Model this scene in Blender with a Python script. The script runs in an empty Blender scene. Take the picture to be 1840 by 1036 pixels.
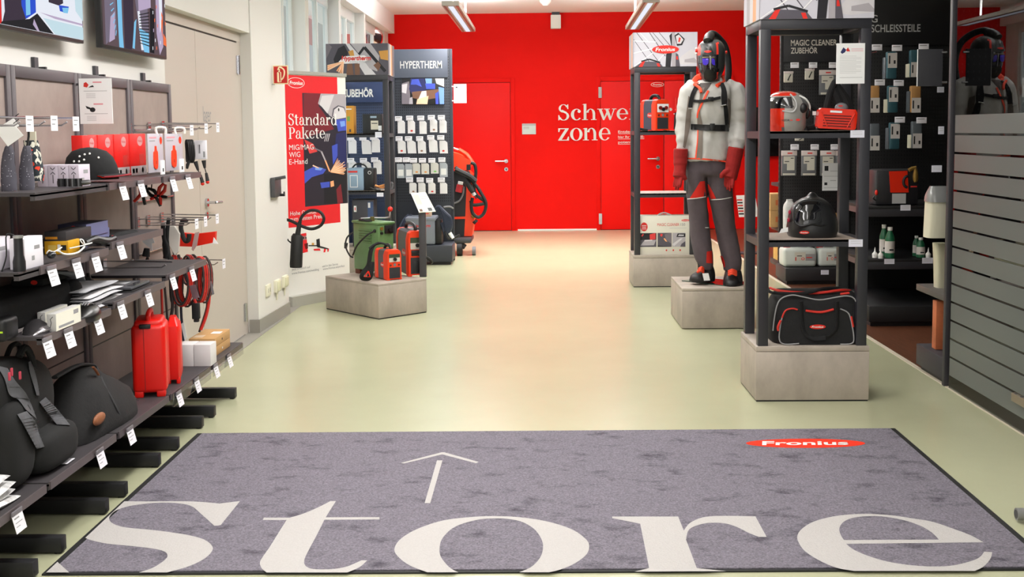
import bpy, bmesh, math, random
from mathutils import Vector as V, Matrix
random.seed(7)
C = bpy.context.scene.collection
S = bpy.context.scene

# ---------------------------------------------------------------- camera
F_PX, CX, CY, EYE = 2000.0, 920.0, 404.0, 1.42
_d = V(((962-CX)/F_PX, -(233-CY)/F_PX, -1)).normalized()
_x = V((1, 0.010, 0)); _x = (_x - _d*_x.dot(_d)).normalized()
_z = _x.cross(_d)
ROT = Matrix((_x, _d, _z))                 # camera space -> world space
CAM = V((0, 0, EYE))
cd = bpy.data.cameras.new('camera'); co = bpy.data.objects.new('camera', cd); C.objects.link(co)
cd.sensor_width = 36; cd.lens = F_PX/1840*36; cd.clip_start = 0.05; cd.clip_end = 200
cd.shift_y = -(518-CY)/1840
co.matrix_world = Matrix.Translation(CAM) @ ROT.to_4x4()
S.camera = co
def _ray(px, py): return ROT @ V(((px-CX)/F_PX, -(py-CY)/F_PX, -1))
def AY(px, py, y): r = _ray(px, py); return CAM + r*(y/r.y)        # point of a sight line at depth y
def AX(px, py, x): r = _ray(px, py); return CAM + r*(x/r.x)        # ... on the plane x
def AZ(px, py, z): r = _ray(px, py); return CAM + r*((z-EYE)/r.z)  # ... on the plane z
def AP(px, py, o, n): r = _ray(px, py); return CAM + r*((o-CAM).dot(n)/r.dot(n))

# ---------------------------------------------------------------- view, sky, lights
S.view_settings.view_transform = 'Standard'; S.view_settings.look = 'None'
S.view_settings.gamma = 1; S.view_settings.use_curve_mapping = False
S.view_settings.exposure = 0.0
w = bpy.data.worlds.new('world'); S.world = w; w.use_nodes = True
bg = w.node_tree.nodes['Background']; bg.inputs[0].default_value = (1.0, 0.97, 0.93, 1); bg.inputs[1].default_value = .5
def area(name, loc, rot, sx, sy, power, col=(1, .972, .94), spread=180):
    l = bpy.data.lights.new(name, 'AREA'); l.shape = 'RECTANGLE'; l.size = sx; l.size_y = sy; l.energy = power; l.color = col
    l.spread = math.radians(spread); o = bpy.data.objects.new(name, l); C.objects.link(o); o.location = loc; o.rotation_euler = rot; return o
LIGHTS = [  # pendant rows along the hall: x, y, watts down, watts up
    (-0.6, 1.2, 46, 20), (1.1, 1.2, 16, 8), (-0.6, 4.4, 62, 24), (1.1, 4.4, 14, 8), (-0.35, 8.2, 42, 30), (1.0, 8.2, 27, 18), (-0.8, 12.5, 56, 104), (1.18, 12.5, 62, 104)]
for i, (lx, ly, p, u) in enumerate(LIGHTS):
    area('pendant_light_down', (lx, ly, 2.62), (0, 0, 0), .3, 2.6, p, spread=180 if ly < 12 else 132)
    area('pendant_light_up', (lx, ly, 2.72), (math.pi, 0, 0), .15, 2.6, u, (.97, .98, 1))
area('daylight_window', (-3.6, 13.0, 2.2), (0, math.radians(-90), 0), 3.4, 14, 185, (.93, .97, 1))
area('daylight_shopfront', (0, -2.6, 1.9), (math.radians(84), 0, 0), 4.2, 2.0, 36, (1, .97, .94))

# ---------------------------------------------------------------- materials
def lin(c): return tuple(((v/255)/12.92 if v/255 <= .04045 else ((v/255+.055)/1.055)**2.4) for v in c[:3]) + (1,)
_mats = {}
def M(name, col=(200, 200, 200), rough=.5, metal=0, spec=.5, var=0, scale=8, bump=0, emit=0, stretch=None, coat=0):
    if name in _mats: return _mats[name]
    m = bpy.data.materials.new(name); m.use_nodes = True; nt = m.node_tree; b = nt.nodes['Principled BSDF']
    b.inputs['Base Color'].default_value = lin(col); b.inputs['Roughness'].default_value = rough
    b.inputs['Metallic'].default_value = metal; b.inputs['Specular IOR Level'].default_value = spec
    b.inputs['Coat Weight'].default_value = coat
    if emit: b.inputs['Base Color'].default_value = (.01, .01, .01, 1); b.inputs['Specular IOR Level'].default_value = 0; b.inputs['Emission Color'].default_value = lin(col); b.inputs['Emission Strength'].default_value = emit
    if var or bump:
        tc = nt.nodes.new('ShaderNodeTexCoord'); mp = nt.nodes.new('ShaderNodeMapping'); n = nt.nodes.new('ShaderNodeTexNoise')
        nt.links.new(tc.outputs['Object'], mp.inputs[0]); nt.links.new(mp.outputs[0], n.inputs['Vector'])
        if stretch: mp.inputs['Scale'].default_value = stretch
        n.inputs['Scale'].default_value = scale; n.inputs['Detail'].default_value = 6; n.inputs['Roughness'].default_value = .62
        if var:
            r = nt.nodes.new('ShaderNodeValToRGB'); r.color_ramp.elements[0].position = .3; r.color_ramp.elements[1].position = .7
            L = lin(col); r.color_ramp.elements[0].color = tuple(v*(1-var) for v in L[:3])+(1,); r.color_ramp.elements[1].color = tuple(min(1, v*(1+var)) for v in L[:3])+(1,)
            nt.links.new(n.outputs['Fac'], r.inputs[0]); nt.links.new(r.outputs[0], b.inputs['Base Color'])
        if bump:
            bp = nt.nodes.new('ShaderNodeBump'); bp.inputs['Strength'].default_value = bump; bp.inputs['Distance'].default_value = .01
            nt.links.new(n.outputs['Fac'], bp.inputs['Height']); nt.links.new(bp.outputs[0], b.inputs['Normal'])
    _mats[name] = m; return m
def noise_ramp(name, stops, scale, rough=.9, voronoi=False):
    "procedural fabric pattern: hard colour steps over a noise (camouflage) or dots over a Voronoi field"
    m = bpy.data.materials.new(name); m.use_nodes = True; nt = m.node_tree; b = nt.nodes['Principled BSDF']; b.inputs['Roughness'].default_value = rough
    tc = nt.nodes.new('ShaderNodeTexCoord'); n = nt.nodes.new('ShaderNodeTexVoronoi' if voronoi else 'ShaderNodeTexNoise'); n.inputs['Scale'].default_value = scale
    r = nt.nodes.new('ShaderNodeValToRGB'); r.color_ramp.interpolation = 'CONSTANT'; e = r.color_ramp.elements
    for i, (p, c) in enumerate(stops):
        q = e[i] if i < 2 else e.new(p); q.position = p; q.color = lin(c)
    nt.links.new(tc.outputs['Object'], n.inputs['Vector']); nt.links.new(n.outputs[0], r.inputs[0]); nt.links.new(r.outputs[0], b.inputs['Base Color']); _mats[name] = m; return m
def glass_mat(name, tint=(255, 255, 255), ior=1.5, rough=0, film=0):
    if name in _mats: return _mats[name]
    m = bpy.data.materials.new(name); m.use_nodes = True; nt = m.node_tree; nt.nodes.remove(nt.nodes['Principled BSDF'])
    t = nt.nodes.new('ShaderNodeBsdfTransparent'); t.inputs[0].default_value = lin(tint)
    g = nt.nodes.new('ShaderNodeBsdfGlossy'); g.inputs['Roughness'].default_value = rough
    f = nt.nodes.new('ShaderNodeFresnel'); f.inputs[0].default_value = ior; x = nt.nodes.new('ShaderNodeMixShader')
    ge = nt.nodes.new('ShaderNodeNewGeometry'); mu = nt.nodes.new('ShaderNodeMath'); mu.operation = 'MULTIPLY'; su = nt.nodes.new('ShaderNodeMath'); su.operation = 'SUBTRACT'; su.inputs[0].default_value = 1
    nt.links.new(ge.outputs['Backfacing'], su.inputs[1]); nt.links.new(f.outputs[0], mu.inputs[0]); nt.links.new(su.outputs[0], mu.inputs[1])   # one reflection per pane, from its outer face
    nt.links.new(mu.outputs[0], x.inputs[0]); nt.links.new(t.outputs[0], x.inputs[1]); nt.links.new(g.outputs[0], x.inputs[2])
    nt.links.new(x.outputs[0], nt.nodes['Material Output'].inputs[0]); _mats[name] = m; return m
WHITE = M('white_plastic', (236, 236, 232), .45); PAPER = M('paper_white', (240, 240, 240), .7); CARD = M('price_card', (238, 236, 244), .6)
BLACK = M('black_plastic', (22, 22, 24), .45); RUBBER = M('black_rubber', (26, 26, 27), .6); CLOTHB = M('black_cloth', (20, 20, 22), .9, var=.3, scale=60)
DARK = M('dark_metal', (62, 61, 66), .45); FRAME = M('shelf_metal', (78, 70, 74), .5); PERF = M('dark_gondola', (30, 29, 32), .5)
RED = M('red_plastic', (226, 34, 14), .4); ORANGE = M('orange_red_plastic', (240, 62, 20), .4); CHROME = M('chrome', (200, 200, 205), .22, 1)
GREY = M('grey_plastic', (120, 120, 124), .5); LGREY = M('light_grey', (190, 190, 190), .5); INK = M('black_ink', (28, 28, 30), .7)
LOGO = M('logo_red', (226, 40, 28), .5); CREAM = M('cream_plastic', (232, 228, 205), .5); GREYINK = M('grey_ink', (150, 150, 152), .7)
CONC = M('concrete_laminate', (172, 161, 150), .55, var=.2, scale=5, stretch=(1, 1, .6)); BROWN = M('kraft_cardboard', (196, 152, 98), .75, var=.05, scale=20)
CLEAR = glass_mat('clear_plastic', (232, 234, 236)); REDINK = M('red_ink', (214, 50, 42), .7); SILVER = M('silver_paint', (168, 168, 166), .35, .5)

# ---------------------------------------------------------------- mesh builder
def fr(o, u, v): return (V(o), V(u).normalized(), V(v).normalized())
FRONT = lambda x, y, z: fr((x, y, z), (1, 0, 0), (0, 0, 1))       # faces -y (towards the camera)
SIDE = lambda x, y, z: fr((x, y, z), (0, 1, 0), (0, 0, 1))        # faces +x (a left wall looking into the room); u runs along +y
TOP = lambda x, y, z: fr((x, y, z), (1, 0, 0), (0, 1, 0))
def root_of(o):
    while o.parent: o = o.parent
    return o
def catmull(pts, n=8, closed=True):
    "points; a third value 1 marks a corner"
    P = [(V((p[0], p[1])), len(p) > 2) for p in pts]; N = len(P); out = []
    for i in range(N if closed else N-1):
        a, ca = P[i]; b, cb = P[(i+1) % N]
        p0 = P[i-1][0] if (closed or i) else a; p3 = P[(i+2) % N][0] if (closed or i+2 < N) else b
        if ca: p0 = a
        if cb: p3 = b
        if ca and cb: out.append(a); continue
        for k in range(n):
            t = k/n; t2 = t*t; t3 = t2*t
            out.append(.5*((2*a)+(b-p0)*t+(2*p0-5*a+4*b-p3)*t2+(3*a-p0-3*b+p3)*t3))
    if not closed: out.append(P[-1][0])
    return out
_fills = {}
def fill(loops):
    "triangulated flat shape with holes from 2-D loops -> verts, faces"
    c = bpy.data.curves.new('tmp', 'CURVE'); c.dimensions = '2D'; c.fill_mode = 'BOTH'
    for lp in loops:
        s = c.splines.new('POLY'); s.points.add(len(lp)-1); s.use_cyclic_u = True
        for q, p in zip(s.points, lp): q.co = (p[0], p[1], 0, 1)
    o = bpy.data.objects.new('tmp', c); me = o.to_mesh()
    r = ([V((v.co.x, v.co.y)) for v in me.vertices], [tuple(p.vertices) for p in me.polygons])
    o.to_mesh_clear(); bpy.data.objects.remove(o); bpy.data.curves.remove(c); return r
_texts = {}
def text_shape(t, bold):
    k = (t, bold)
    if k not in _texts:
        c = bpy.data.curves.new('tmp', 'FONT'); c.body = t; c.offset = bold; c.resolution_u = 4
        o = bpy.data.objects.new('tmp', c); me = o.to_mesh()
        _texts[k] = ([V((v.co.x, v.co.y)) for v in me.vertices], [tuple(p.vertices) for p in me.polygons])
        o.to_mesh_clear(); bpy.data.objects.remove(o); bpy.data.curves.remove(c)
    return _texts[k]
class MB:
    def __init__(s, T=None): s.bm = bmesh.new(); s.mats = []; s.T = T or Matrix()
    def mi(s, m):
        if m not in s.mats: s.mats.append(m)
        return s.mats.index(m)
    def v(s, p): return s.bm.verts.new(s.T @ V(p))
    def face(s, vs, m):
        try: f = s.bm.faces.new(vs); f.material_index = s.mi(m); return f
        except ValueError: return None
    def bx(s, x0, x1, y0, y1, z0, z1, m, bev=0, R=None, seg=2):
        x0, x1 = sorted((x0, x1)); y0, y1 = sorted((y0, y1)); z0, z1 = sorted((z0, z1))
        b = bmesh.new(); r = bmesh.ops.create_cube(b, size=1)
        c = V(((x0+x1)/2, (y0+y1)/2, (z0+z1)/2))
        mt = Matrix.Translation(c) @ (R.to_4x4() if R else Matrix()) @ Matrix.Diagonal((x1-x0, y1-y0, z1-z0, 1))
        bmesh.ops.transform(b, matrix=Matrix.Diagonal((x1-x0, y1-y0, z1-z0, 1)), verts=b.verts)
        if bev: bmesh.ops.bevel(b, geom=b.edges[:], offset=min(bev, .49*min(x1-x0, y1-y0, z1-z0)), segments=seg, affect='EDGES', profile=.5)
        bmesh.ops.transform(b, matrix=Matrix.Translation(c) @ (R.to_4x4() if R else Matrix()), verts=b.verts)
        s.merge(b, m); return s
    def merge(s, b, m):
        mp = {v: s.v(v.co) for v in b.verts}
        for f in b.faces: s.face([mp[v] for v in f.verts], m)
        b.free()
    def loft(s, rings, m, cap=True, closed=True):
        vs = [[s.v(p) for p in r] for r in rings]; n = len(vs[0])
        for a, b in zip(vs, vs[1:]):
            for i in range(n if closed else n-1):
                j = (i+1) % n; s.face((a[i], a[j], b[j], b[i]), m)
        if cap: s.face(vs[0][::-1], m); s.face(vs[-1], m)
        return s
    def tube(s, pts, r, m, n=8, closed=False, smooth=0, flat=1):
        P = [V(p) for p in pts]
        if smooth and len(P) > 2:
            Q = []; N = len(P)
            for i in range(N if closed else N-1):
                a, b = P[i], P[(i+1) % N]; p0 = P[i-1] if (i or closed) else a; p3 = P[(i+2) % N] if (closed or i+2 < N) else b
                for k in range(smooth):
                    t = k/smooth; Q.append(.5*((2*a)+(b-p0)*t+(2*p0-5*a+4*b-p3)*t*t+(3*a-p0-3*b+p3)*t**3))
            if not closed: Q.append(P[-1])
            P = Q
        N = len(P); R = r if isinstance(r, (list, tuple)) else [r]*N
        if len(R) != N: R = [R[0]+(R[-1]-R[0])*i/(N-1) for i in range(N)] if len(R) == 2 else [R[min(len(R)-1, int(i*len(R)/N))] for i in range(N)]
        rings = []; up = None
        for i in range(N):
            a = P[i-1] if (i or closed) else P[0]; b = P[(i+1) % N] if (closed or i < N-1) else P[-1]
            d = (b-a).normalized() if (b-a).length > 1e-9 else V((0, 0, 1))
            if up is None: up = d.orthogonal().normalized() if abs(d.z) > .9 else V((0, 0, 1))
            up = (up-d*up.dot(d)); up = up.normalized() if up.length > 1e-6 else d.orthogonal().normalized()
            w = d.cross(up)
            rings.append([P[i]+(up*math.cos(2*math.pi*k/n)*flat+w*math.sin(2*math.pi*k/n))*R[i] for k in range(n)])
        if closed: rings.append(rings[0])
        return s.loft(rings, m, cap=not closed)
    def cyl(s, p0, p1, r0, m, r1=None, n=16): return s.tube([p0, p1], [r0, r0 if r1 is None else r1], m, n)
    def lathe(s, prof, o, m, n=20, ax=(0, 0, 1)):
        q = V((0, 0, 1)).rotation_difference(V(ax).normalized()); o = V(o)
        return s.loft([[o+q @ V((max(r, 1e-4)*math.cos(2*math.pi*k/n), max(r, 1e-4)*math.sin(2*math.pi*k/n), z)) for k in range(n)] for r, z in prof], m)
    def ell(s, c, r, m, n=20, k=12, R=None, p=2.0):
        c = V(c); sg = lambda a: math.copysign(abs(a)**(2/p), a); rings = []
        for i in range(k+1):
            t = -math.pi/2+math.pi*i/k; ct, st = sg(math.cos(t)), sg(math.sin(t)); ct = max(ct, 1e-3)
            rings.append([c+((R or Matrix.Identity(3)) @ V((r[0]*ct*sg(math.cos(2*math.pi*j/n)), r[1]*ct*sg(math.sin(2*math.pi*j/n)), r[2]*st))) for j in range(n)])
        return s.loft(rings, m)
    # ---- flat shapes on a frame
    def at(s, f, u, v, off=0): return f[0]+f[1]*u+f[2]*v+f[1].cross(f[2])*off
    def flat(s, f, verts, faces, m, off=.0005):
        vs = [s.v(s.at(f, p[0], p[1], off)) for p in verts]
        for q in faces: s.face([vs[i] for i in q], m)
        return s
    def poly(s, f, pts, m, off=.0005, th=0):
        if th:
            N = len(pts); a = [s.v(s.at(f, p[0], p[1], off)) for p in pts]; b = [s.v(s.at(f, p[0], p[1], off-th)) for p in pts]
            s.face(a, m); s.face(b[::-1], m)
            for i in range(N): j = (i+1) % N; s.face((a[i], b[i], b[j], a[j]), m)
            return s
        if len(pts) > 4:
            vs, fs = fill([pts]); return s.flat(f, vs, fs, m, off)
        return s.flat(f, pts, [tuple(range(len(pts)))], m, off)
    def rect(s, f, u0, v0, u1, v1, m, off=.0005): return s.flat(f, [(u0, v0), (u1, v0), (u1, v1), (u0, v1)], [(0, 1, 2, 3)], m, off)
    def oval(s, f, u, v, ru, rv, m, off=.0005, n=28):
        return s.flat(f, [(u+ru*math.cos(2*math.pi*i/n), v+rv*math.sin(2*math.pi*i/n)) for i in range(n)], [tuple(range(n))], m, off)
    def text(s, f, t, u, v, h, m, w=None, bold=0, shear=0, align='L', off=.001, full=False):
        "t set with its lower left at (u, v), capital height h; w squeezes it to a width"
        vs, fs = text_shape(t, bold)
        if not vs: return s
        x0 = min(p.x for p in vs); x1 = max(p.x for p in vs); y0 = min(p.y for p in vs) if full else 0; y1 = max(p.y for p in vs)
        if not full: y1 = max(p.y for p in text_shape('H', bold)[0])
        k = h/(y1-y0); kx = k if w is None else w/(x1-x0); W = (x1-x0)*kx
        u -= {'L': 0, 'C': W/2, 'R': W}[align]
        return s.flat(f, [(u+(p.x-x0)*kx+(p.y-y0)*k*shear, v+(p.y-y0)*k) for p in vs], fs, m, off)
    def logo(s, f, u, v, w, h, off=.0006, oval=True, m=None, ring=None):
        if ring: s.oval(f, u, v, w/2, h/2, ring, off)
        if oval: s.oval(f, u, v, w/2*(.93 if ring else 1), h/2*(.86 if ring else 1), m or LOGO, off+(.0004 if ring else 0))
        return s.text(f, 'Fronius', u-w*.375, v-h*.2, h*.42, WHITE, w=w*.72, bold=.025, shear=.22, off=off+.001)
    def build(s, name, parent=None, loc=None, sharp=35, label=None):
        bmesh.ops.recalc_face_normals(s.bm, faces=[f for f in s.bm.faces]) if False else None
        me = bpy.data.meshes.new(name); base = V(loc) if loc is not None else (root_of(parent).location if parent else V((0, 0, 0)))
        bmesh.ops.translate(s.bm, vec=-base, verts=s.bm.verts); s.bm.to_mesh(me); s.bm.free()
        for m in s.mats: me.materials.append(m)
        me.polygons.foreach_set('use_smooth', [True]*len(me.polygons)); me.set_sharp_from_angle(angle=math.radians(sharp))
        o = bpy.data.objects.new(name, me); C.objects.link(o)
        if parent: o.parent = parent
        else: o.location = base
        if label: o['label'] = label
        return o
def thing(name, label, cat, loc=(0, 0, 0), group=None):
    o = bpy.data.objects.new(name, None); o.empty_display_size = .05; C.objects.link(o); o.location = loc
    return tag(o, label, cat, group)
def tag(o, label, cat, group=None):
    o['label'] = label; o['category'] = cat
    if group: o['group'] = group
    return o
def dup(o, loc, label, rot=None, group=None):
    r = o.copy(); C.objects.link(r); r.location = loc
    if rot is not None: r.rotation_euler = (0, 0, rot)
    r['label'] = label
    for ch in list(o.children):
        c = ch.copy(); C.objects.link(c); c.parent = r
        for g in ch.children: d = g.copy(); C.objects.link(d); d.parent = c
    return r
from mathutils.bvhtree import BVHTree
def surf(ob): return BVHTree.FromPolygons([v.co+root_of(ob).location for v in ob.data.vertices], [p.vertices for p in ob.data.polygons])
def drape(ob, left, right, mat, name, off=.003, th=.003, n=14, k=5, label=None, parent=None, dep=8, relax=0):
    "cloth panel between two edge lines, laid on the surface of another part"
    bv = surf(ob)
    def res(L): L = catmull(L, 8, closed=False); return [L[round(i*(len(L)-1)/n)] for i in range(n+1)]
    A, B_ = res(left), res(right); G = []; last = dep
    for a, b in zip(A, B_):
        row = []
        for j in range(k+1):
            q = a.lerp(b, j/k); d = (AY(q.x, q.y, 8)-CAM).normalized(); h = bv.ray_cast(CAM, d)
            dist = h[3] if h[0] is not None else (CAM-AY(q.x, q.y, last)).length
            row.append((d, dist))
            if h[0] is not None: last = h[0].y
        G.append(row)
    if relax:
        for _ in range(relax):
            D = [[min(G[a][j][1] for a in range(max(0, i-1), min(n, i+1)+1)) for j in range(k+1)] for i in range(n+1)]
            G = [[(G[i][j][0], (D[i][j]+D[i][max(0, j-1)]+D[i][min(k, j+1)]+D[max(0, i-1)][j]+D[min(n, i+1)][j])/5) for j in range(k+1)] for i in range(n+1)]
    m = MB(); f = [[m.v(CAM+d*(r-off)) for d, r in row] for row in G]; g = [[m.v(CAM+d*(r-off+th)) for d, r in row] for row in G]
    for i in range(n):
        for j in range(k): m.face((f[i][j], f[i+1][j], f[i+1][j+1], f[i][j+1]), mat)
        for e, j in ((0, 0), (1, k)): m.face((f[i][j], g[i][j], g[i+1][j], f[i+1][j]) if not e else (f[i][j], f[i+1][j], g[i+1][j], g[i][j]), mat)
    m.face(f[0]+g[0][::-1], mat); m.face(f[n][::-1]+g[n], mat)
    return m.build(name, parent or root_of(ob), sharp=50, label=label)
def struct(o): o['kind'] = 'structure'; return o
ORD = ['first', 'second', 'third', 'fourth', 'fifth', 'sixth', 'seventh', 'eighth', 'ninth', 'tenth', 'eleventh', 'twelfth']
# ================================================================ the room
FLOOR = M('resin_floor', (180, 181, 150), .25, spec=.38, var=.04, scale=1.2); WOOD = M('dark_wood_floor', (96, 58, 40), .35, var=.35, scale=6, stretch=(12, 1, 1))
WALLW = M('white_wall', (224, 221, 216), .8); REDW = M('red_wall', (222, 9, 1), .65, spec=.15, var=.03, scale=2); CEIL = M('ceiling_white', (240, 238, 236), .85)
DOORC = M('cream_door', (196, 186, 176), .5); REDD = M('red_door', (230, 5, 0), .5, spec=.2); TRIMG = M('grey_trim', (150, 146, 138), .5); GAP = M('gap_dark', (60, 48, 44), .8)
YB = 15.7
m = MB(); m.bx(-2.06, 2.225, -3, YB, -.1, 0, FLOOR); struct(m.build('floor'))
m = MB(); m.bx(2.255, 5.2, -3, YB, -.1, 0, WOOD); struct(m.build('floor_wood'))
m = MB(); m.bx(2.225, 2.255, -3, YB, -.1, .003, M('edge_strip', (206, 196, 176), .5)); struct(m.build('trim_1'))
m = MB(); m.bx(-2.06, -1.935, 5.95, 9.4, 0, .003, TRIMG); m.bx(-2.06, -1.915, 7.0, 8.62, .003, .006, M('dark_groove', (96, 90, 84), .6)) if False else None; struct(m.build('trim_2'))
m = MB(); m.bx(-3, 5.2, -3, YB+.2, 3.04, 3.2, CEIL); struct(m.build('ceiling'))
m = MB(); m.bx(-2.7, -1.96, 8.62, YB, 2.78, 3.04, CEIL); struct(m.build('trim_3'))
# left wall: shelf stretch, header over the double door, pier with a small skew
m = MB(); m.bx(-2.35, -1.985, -3, 5.98, 0, 3.04, WALLW); m.bx(-2.35, -1.985, 5.98, 7.79, 2.11, 3.04, WALLW)
m.loft([[(-2.35, 7.79, z), (-1.976, 7.79, z), (-1.945, 8.62, z), (-2.35, 8.62, z)] for z in (0, 3.04)], WALLW)
m.bx(-2.35, -2.08, 8.62, YB, 0, .9, WALLW); struct(m.build('wall_left'))
m = MB(); m.loft([[(-1.99, 7.782, z), (-1.968, 7.782, z), (-1.937, 8.628, z), (-1.96, 8.628, z)] for z in (.003, .095)], TRIMG)
m.loft([[(-2.04, 7.778, z), (-1.968, 7.778, z), (-1.968, 7.79, z), (-2.04, 7.79, z)] for z in (.003, .095)], TRIMG); struct(m.build('baseboard_left'))
# storeroom double door
d = bpy.data.objects.new('door_1', None); C.objects.link(d); d.location = (-2.05, 6.9, 0); struct(d)
m = MB(); m.bx(-2.12, -2.05, 5.98, 7.79, 2.046, 2.11, DOORC); m.bx(-2.1, -2.056, 5.98, 7.79, 2.03, 2.047, GAP); m.bx(-2.12, -2.052, 7.70, 7.79, 0, 2.05, DOORC); m.build('door_frame', d)
m = MB(); m.bx(-2.1, -2.05, 5.985, 6.742, .012, 2.034, DOORC); m.build('leaf', d)
m = MB(); m.bx(-2.1, -2.05, 6.748, 7.70, .012, 2.034, DOORC)
f = SIDE(-2.05, 6.86, 1.49); m.text(f, 'lager', 0, 0, .095, GREYINK, w=.17); lf = m.build('leaf', d)
m = MB(); m.cyl((-2.05, 6.86, .99), (-2.035, 6.86, .99), .026, CHROME); m.cyl((-2.05, 6.86, .99), (-1.99, 6.86, .99), .009, CHROME); m.tube([(-1.99, 6.86, .99), (-1.985, 6.88, .99), (-1.985, 6.98, .985)], .009, CHROME, smooth=3)
m.cyl((-2.05, 6.86, .91), (-2.042, 6.86, .91), .022, CHROME); m.build('door_handle', lf)
for z in (.165, 1.885):
    m = MB(); m.cyl((-2.042, 7.69, z-.065), (-2.042, 7.69, z+.065), .012, CHROME); m.bx(-2.05, -2.044, 7.66, 7.72, z-.06, z+.06, CHROME); m.build('hinge', lf)
# windows between white columns
WF = M('window_frame', (222, 224, 222), .5); PANE = glass_mat('window_pane', (244, 250, 250), 1.5)
cols = [(9.62, 9.76), (11.28, 11.40), (12.94, 13.06)]
for i, (a, b) in enumerate(cols):
    m = MB(); m.bx(-2.13, -1.965, a, b, .0, 2.78, WALLW); struct(m.build('trim_%d' % (4+i)))
for i, (a, b) in enumerate([(8.63, 9.62), (9.76, 11.28), (11.40, 12.94), (13.06, 15.3)]):
    wn = bpy.data.objects.new('window_%d' % (i+1), None); C.objects.link(wn); wn.location = (-2.1, (a+b)/2, .9); struct(wn)
    m = MB(); t = .035
    for y0, y1 in ((a, a+t), (b-t, b), (a+(b-a)*.62, a+(b-a)*.62+.05)): m.bx(-2.12, -2.075, y0, y1, .9, 2.78, WF, .006)
    for z0, z1 in ((.9, .97), (1.82, 1.93), (2.66, 2.78)): m.bx(-2.13, -2.072, a, b, z0, z1, WF, .006)
    fm = m.build('window_frame', wn)
    m = MB(); m.bx(-2.106, -2.1, a, b, .95, 2.7, PANE); m.build('pane', wn)
    m = MB(); yy = a+(b-a)*.62+.025; m.bx(-2.07, -2.055, yy-.012, yy+.012, 1.70, 1.78, CHROME); m.cyl((-2.05, yy, 1.745), (-2.05, yy-.1, 1.745), .009, CHROME); m.build('window_handle', wn)
m = MB(); m.bx(-2.35, -2.05, 15.3, YB, 0, 2.78, WALLW); struct(m.build('wall_corner'))
m = MB(); m.lathe([(.001, .03), (.07, .026), (.13, .012), (.15, 0), (.16, -.02), (.001, -.03)], AY(668, 69, 14.6), M('mirror', (230, 200, 200), .05, 1), ax=(.5, -1, -.25)); m.cyl(AY(668, 69, 14.66), AY(668, 69, 15.69), .015, GREY)
tag(m.build('convex_mirror', loc=AY(668, 75, 14.66)), 'round convex mirror under the soffit in the far left corner', 'mirror')
# red back wall and its doors
m = MB(); m.bx(-2.7, 5.2, YB, YB+.2, 0, 3.2, REDW); f = FRONT(0, YB, 0)
m.bx(-.26, .90, YB-.008, YB, .0, .02, WHITE)
struct(m.build('wall_back'))
def back_door(n, x0, x1, split, top=2.085):
    d = bpy.data.objects.new('door_%d' % n, None); C.objects.link(d); d.location = ((x0+x1)/2, YB, 0); struct(d)
    m = MB(); fw = .06
    for a, b, c, e in ((x0-fw, x0, 0, top+fw), (x1, x1+fw, 0, top+fw), (x0, x1, top, top+fw)): m.bx(a, b, YB-.018, YB, c, e, REDW, .004)
    m.bx(x0, x1, YB-.003, YB, 0, top, GAP); m.build('door_frame', d); out = []
    for a, b in ([(x0, x1)] if not split else [(x0, split), (split, x1)]):
        m = MB(); m.bx(a+.005, b-.005, YB-.02, YB-.003, .008, top-.006, REDD, .003); out.append(m.build('leaf', d))
    return d, out
def lever(x, z, parent):
    m = MB(); y = YB-.02
    m.cyl((x, y, z), (x, y-.012, z), .028, CHROME); m.cyl((x, y, z), (x, y-.055, z), .009, CHROME); m.tube([(x, y-.055, z), (x-.02, y-.06, z), (x-.15, y-.06, z)], .011, CHROME, smooth=3)
    m.cyl((x, y, z-.115), (x, y-.012, z-.115), .028, CHROME); m.cyl((x, y-.012, z-.115), (x, y-.016, z-.115), .012, DARK); m.build('door_handle', parent)
d2, l2 = back_door(2, -1.22, -.345, None); lever(-.415, .985, l2[0])
d3, l3 = back_door(3, .915, 2.72, 1.80); lever(1.715, 1.0, l3[0])
for z in (1.93, .16):
    m = MB(); m.bx(.885, .93, YB-.045, YB-.02, z-.075, z+.075, LGREY, .004); m.build('hinge', l3[0])
m = MB(); f = FRONT(0, YB-.0205, 0); p = AY(1181, 152, YB); u, v = p.x, p.z
m.oval(f, u, v, .092, .033, WHITE); m.logo(f, u, v, .17, .056, off=.001, m=REDD); m.build('logo_decal', l3[0])
# exhaust box under the ceiling, smoke detector
m = MB(); m.bx(.225, .365, YB-.12, YB-.001, 2.815, 3.0, WHITE, .006); m.bx(.24, .35, YB-.10, YB-.02, 3.0, 3.04, DARK)
tag(m.build('wall_box', loc=(.295, YB-.06, 2.815)), 'small white box high on the red wall under the ceiling', 'box')
p = AZ(980, 1, 3.04); m = MB(); m.lathe([(.001, -.07), (.03, -.065), (.05, -.04), (.07, -.02), (.075, 0)], p, WHITE)
tag(m.build('smoke_detector', loc=p), 'round white smoke detector on the ceiling above the middle of the hall', 'detector')
p = AY(938, 222, YB); q = AY(963, 241, YB)
m = MB(); m.bx(p.x, q.x, YB-.015, YB-.001, q.z, p.z, M('plaque', (214, 226, 224), .4), .003); f = FRONT(0, YB-.015, 0); m.rect(f, p.x+.002, p.z-.03, q.x-.002, p.z-.003, LGREY)
for k in range(3): m.rect(f, p.x+.02, p.z-.05-.012*k, p.x+.1, p.z-.046-.012*k, GREYINK)
tag(m.build('door_plaque', loc=(p.x, YB, q.z)), 'small pale plaque on the red wall between the two red doors', 'sign')
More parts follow.
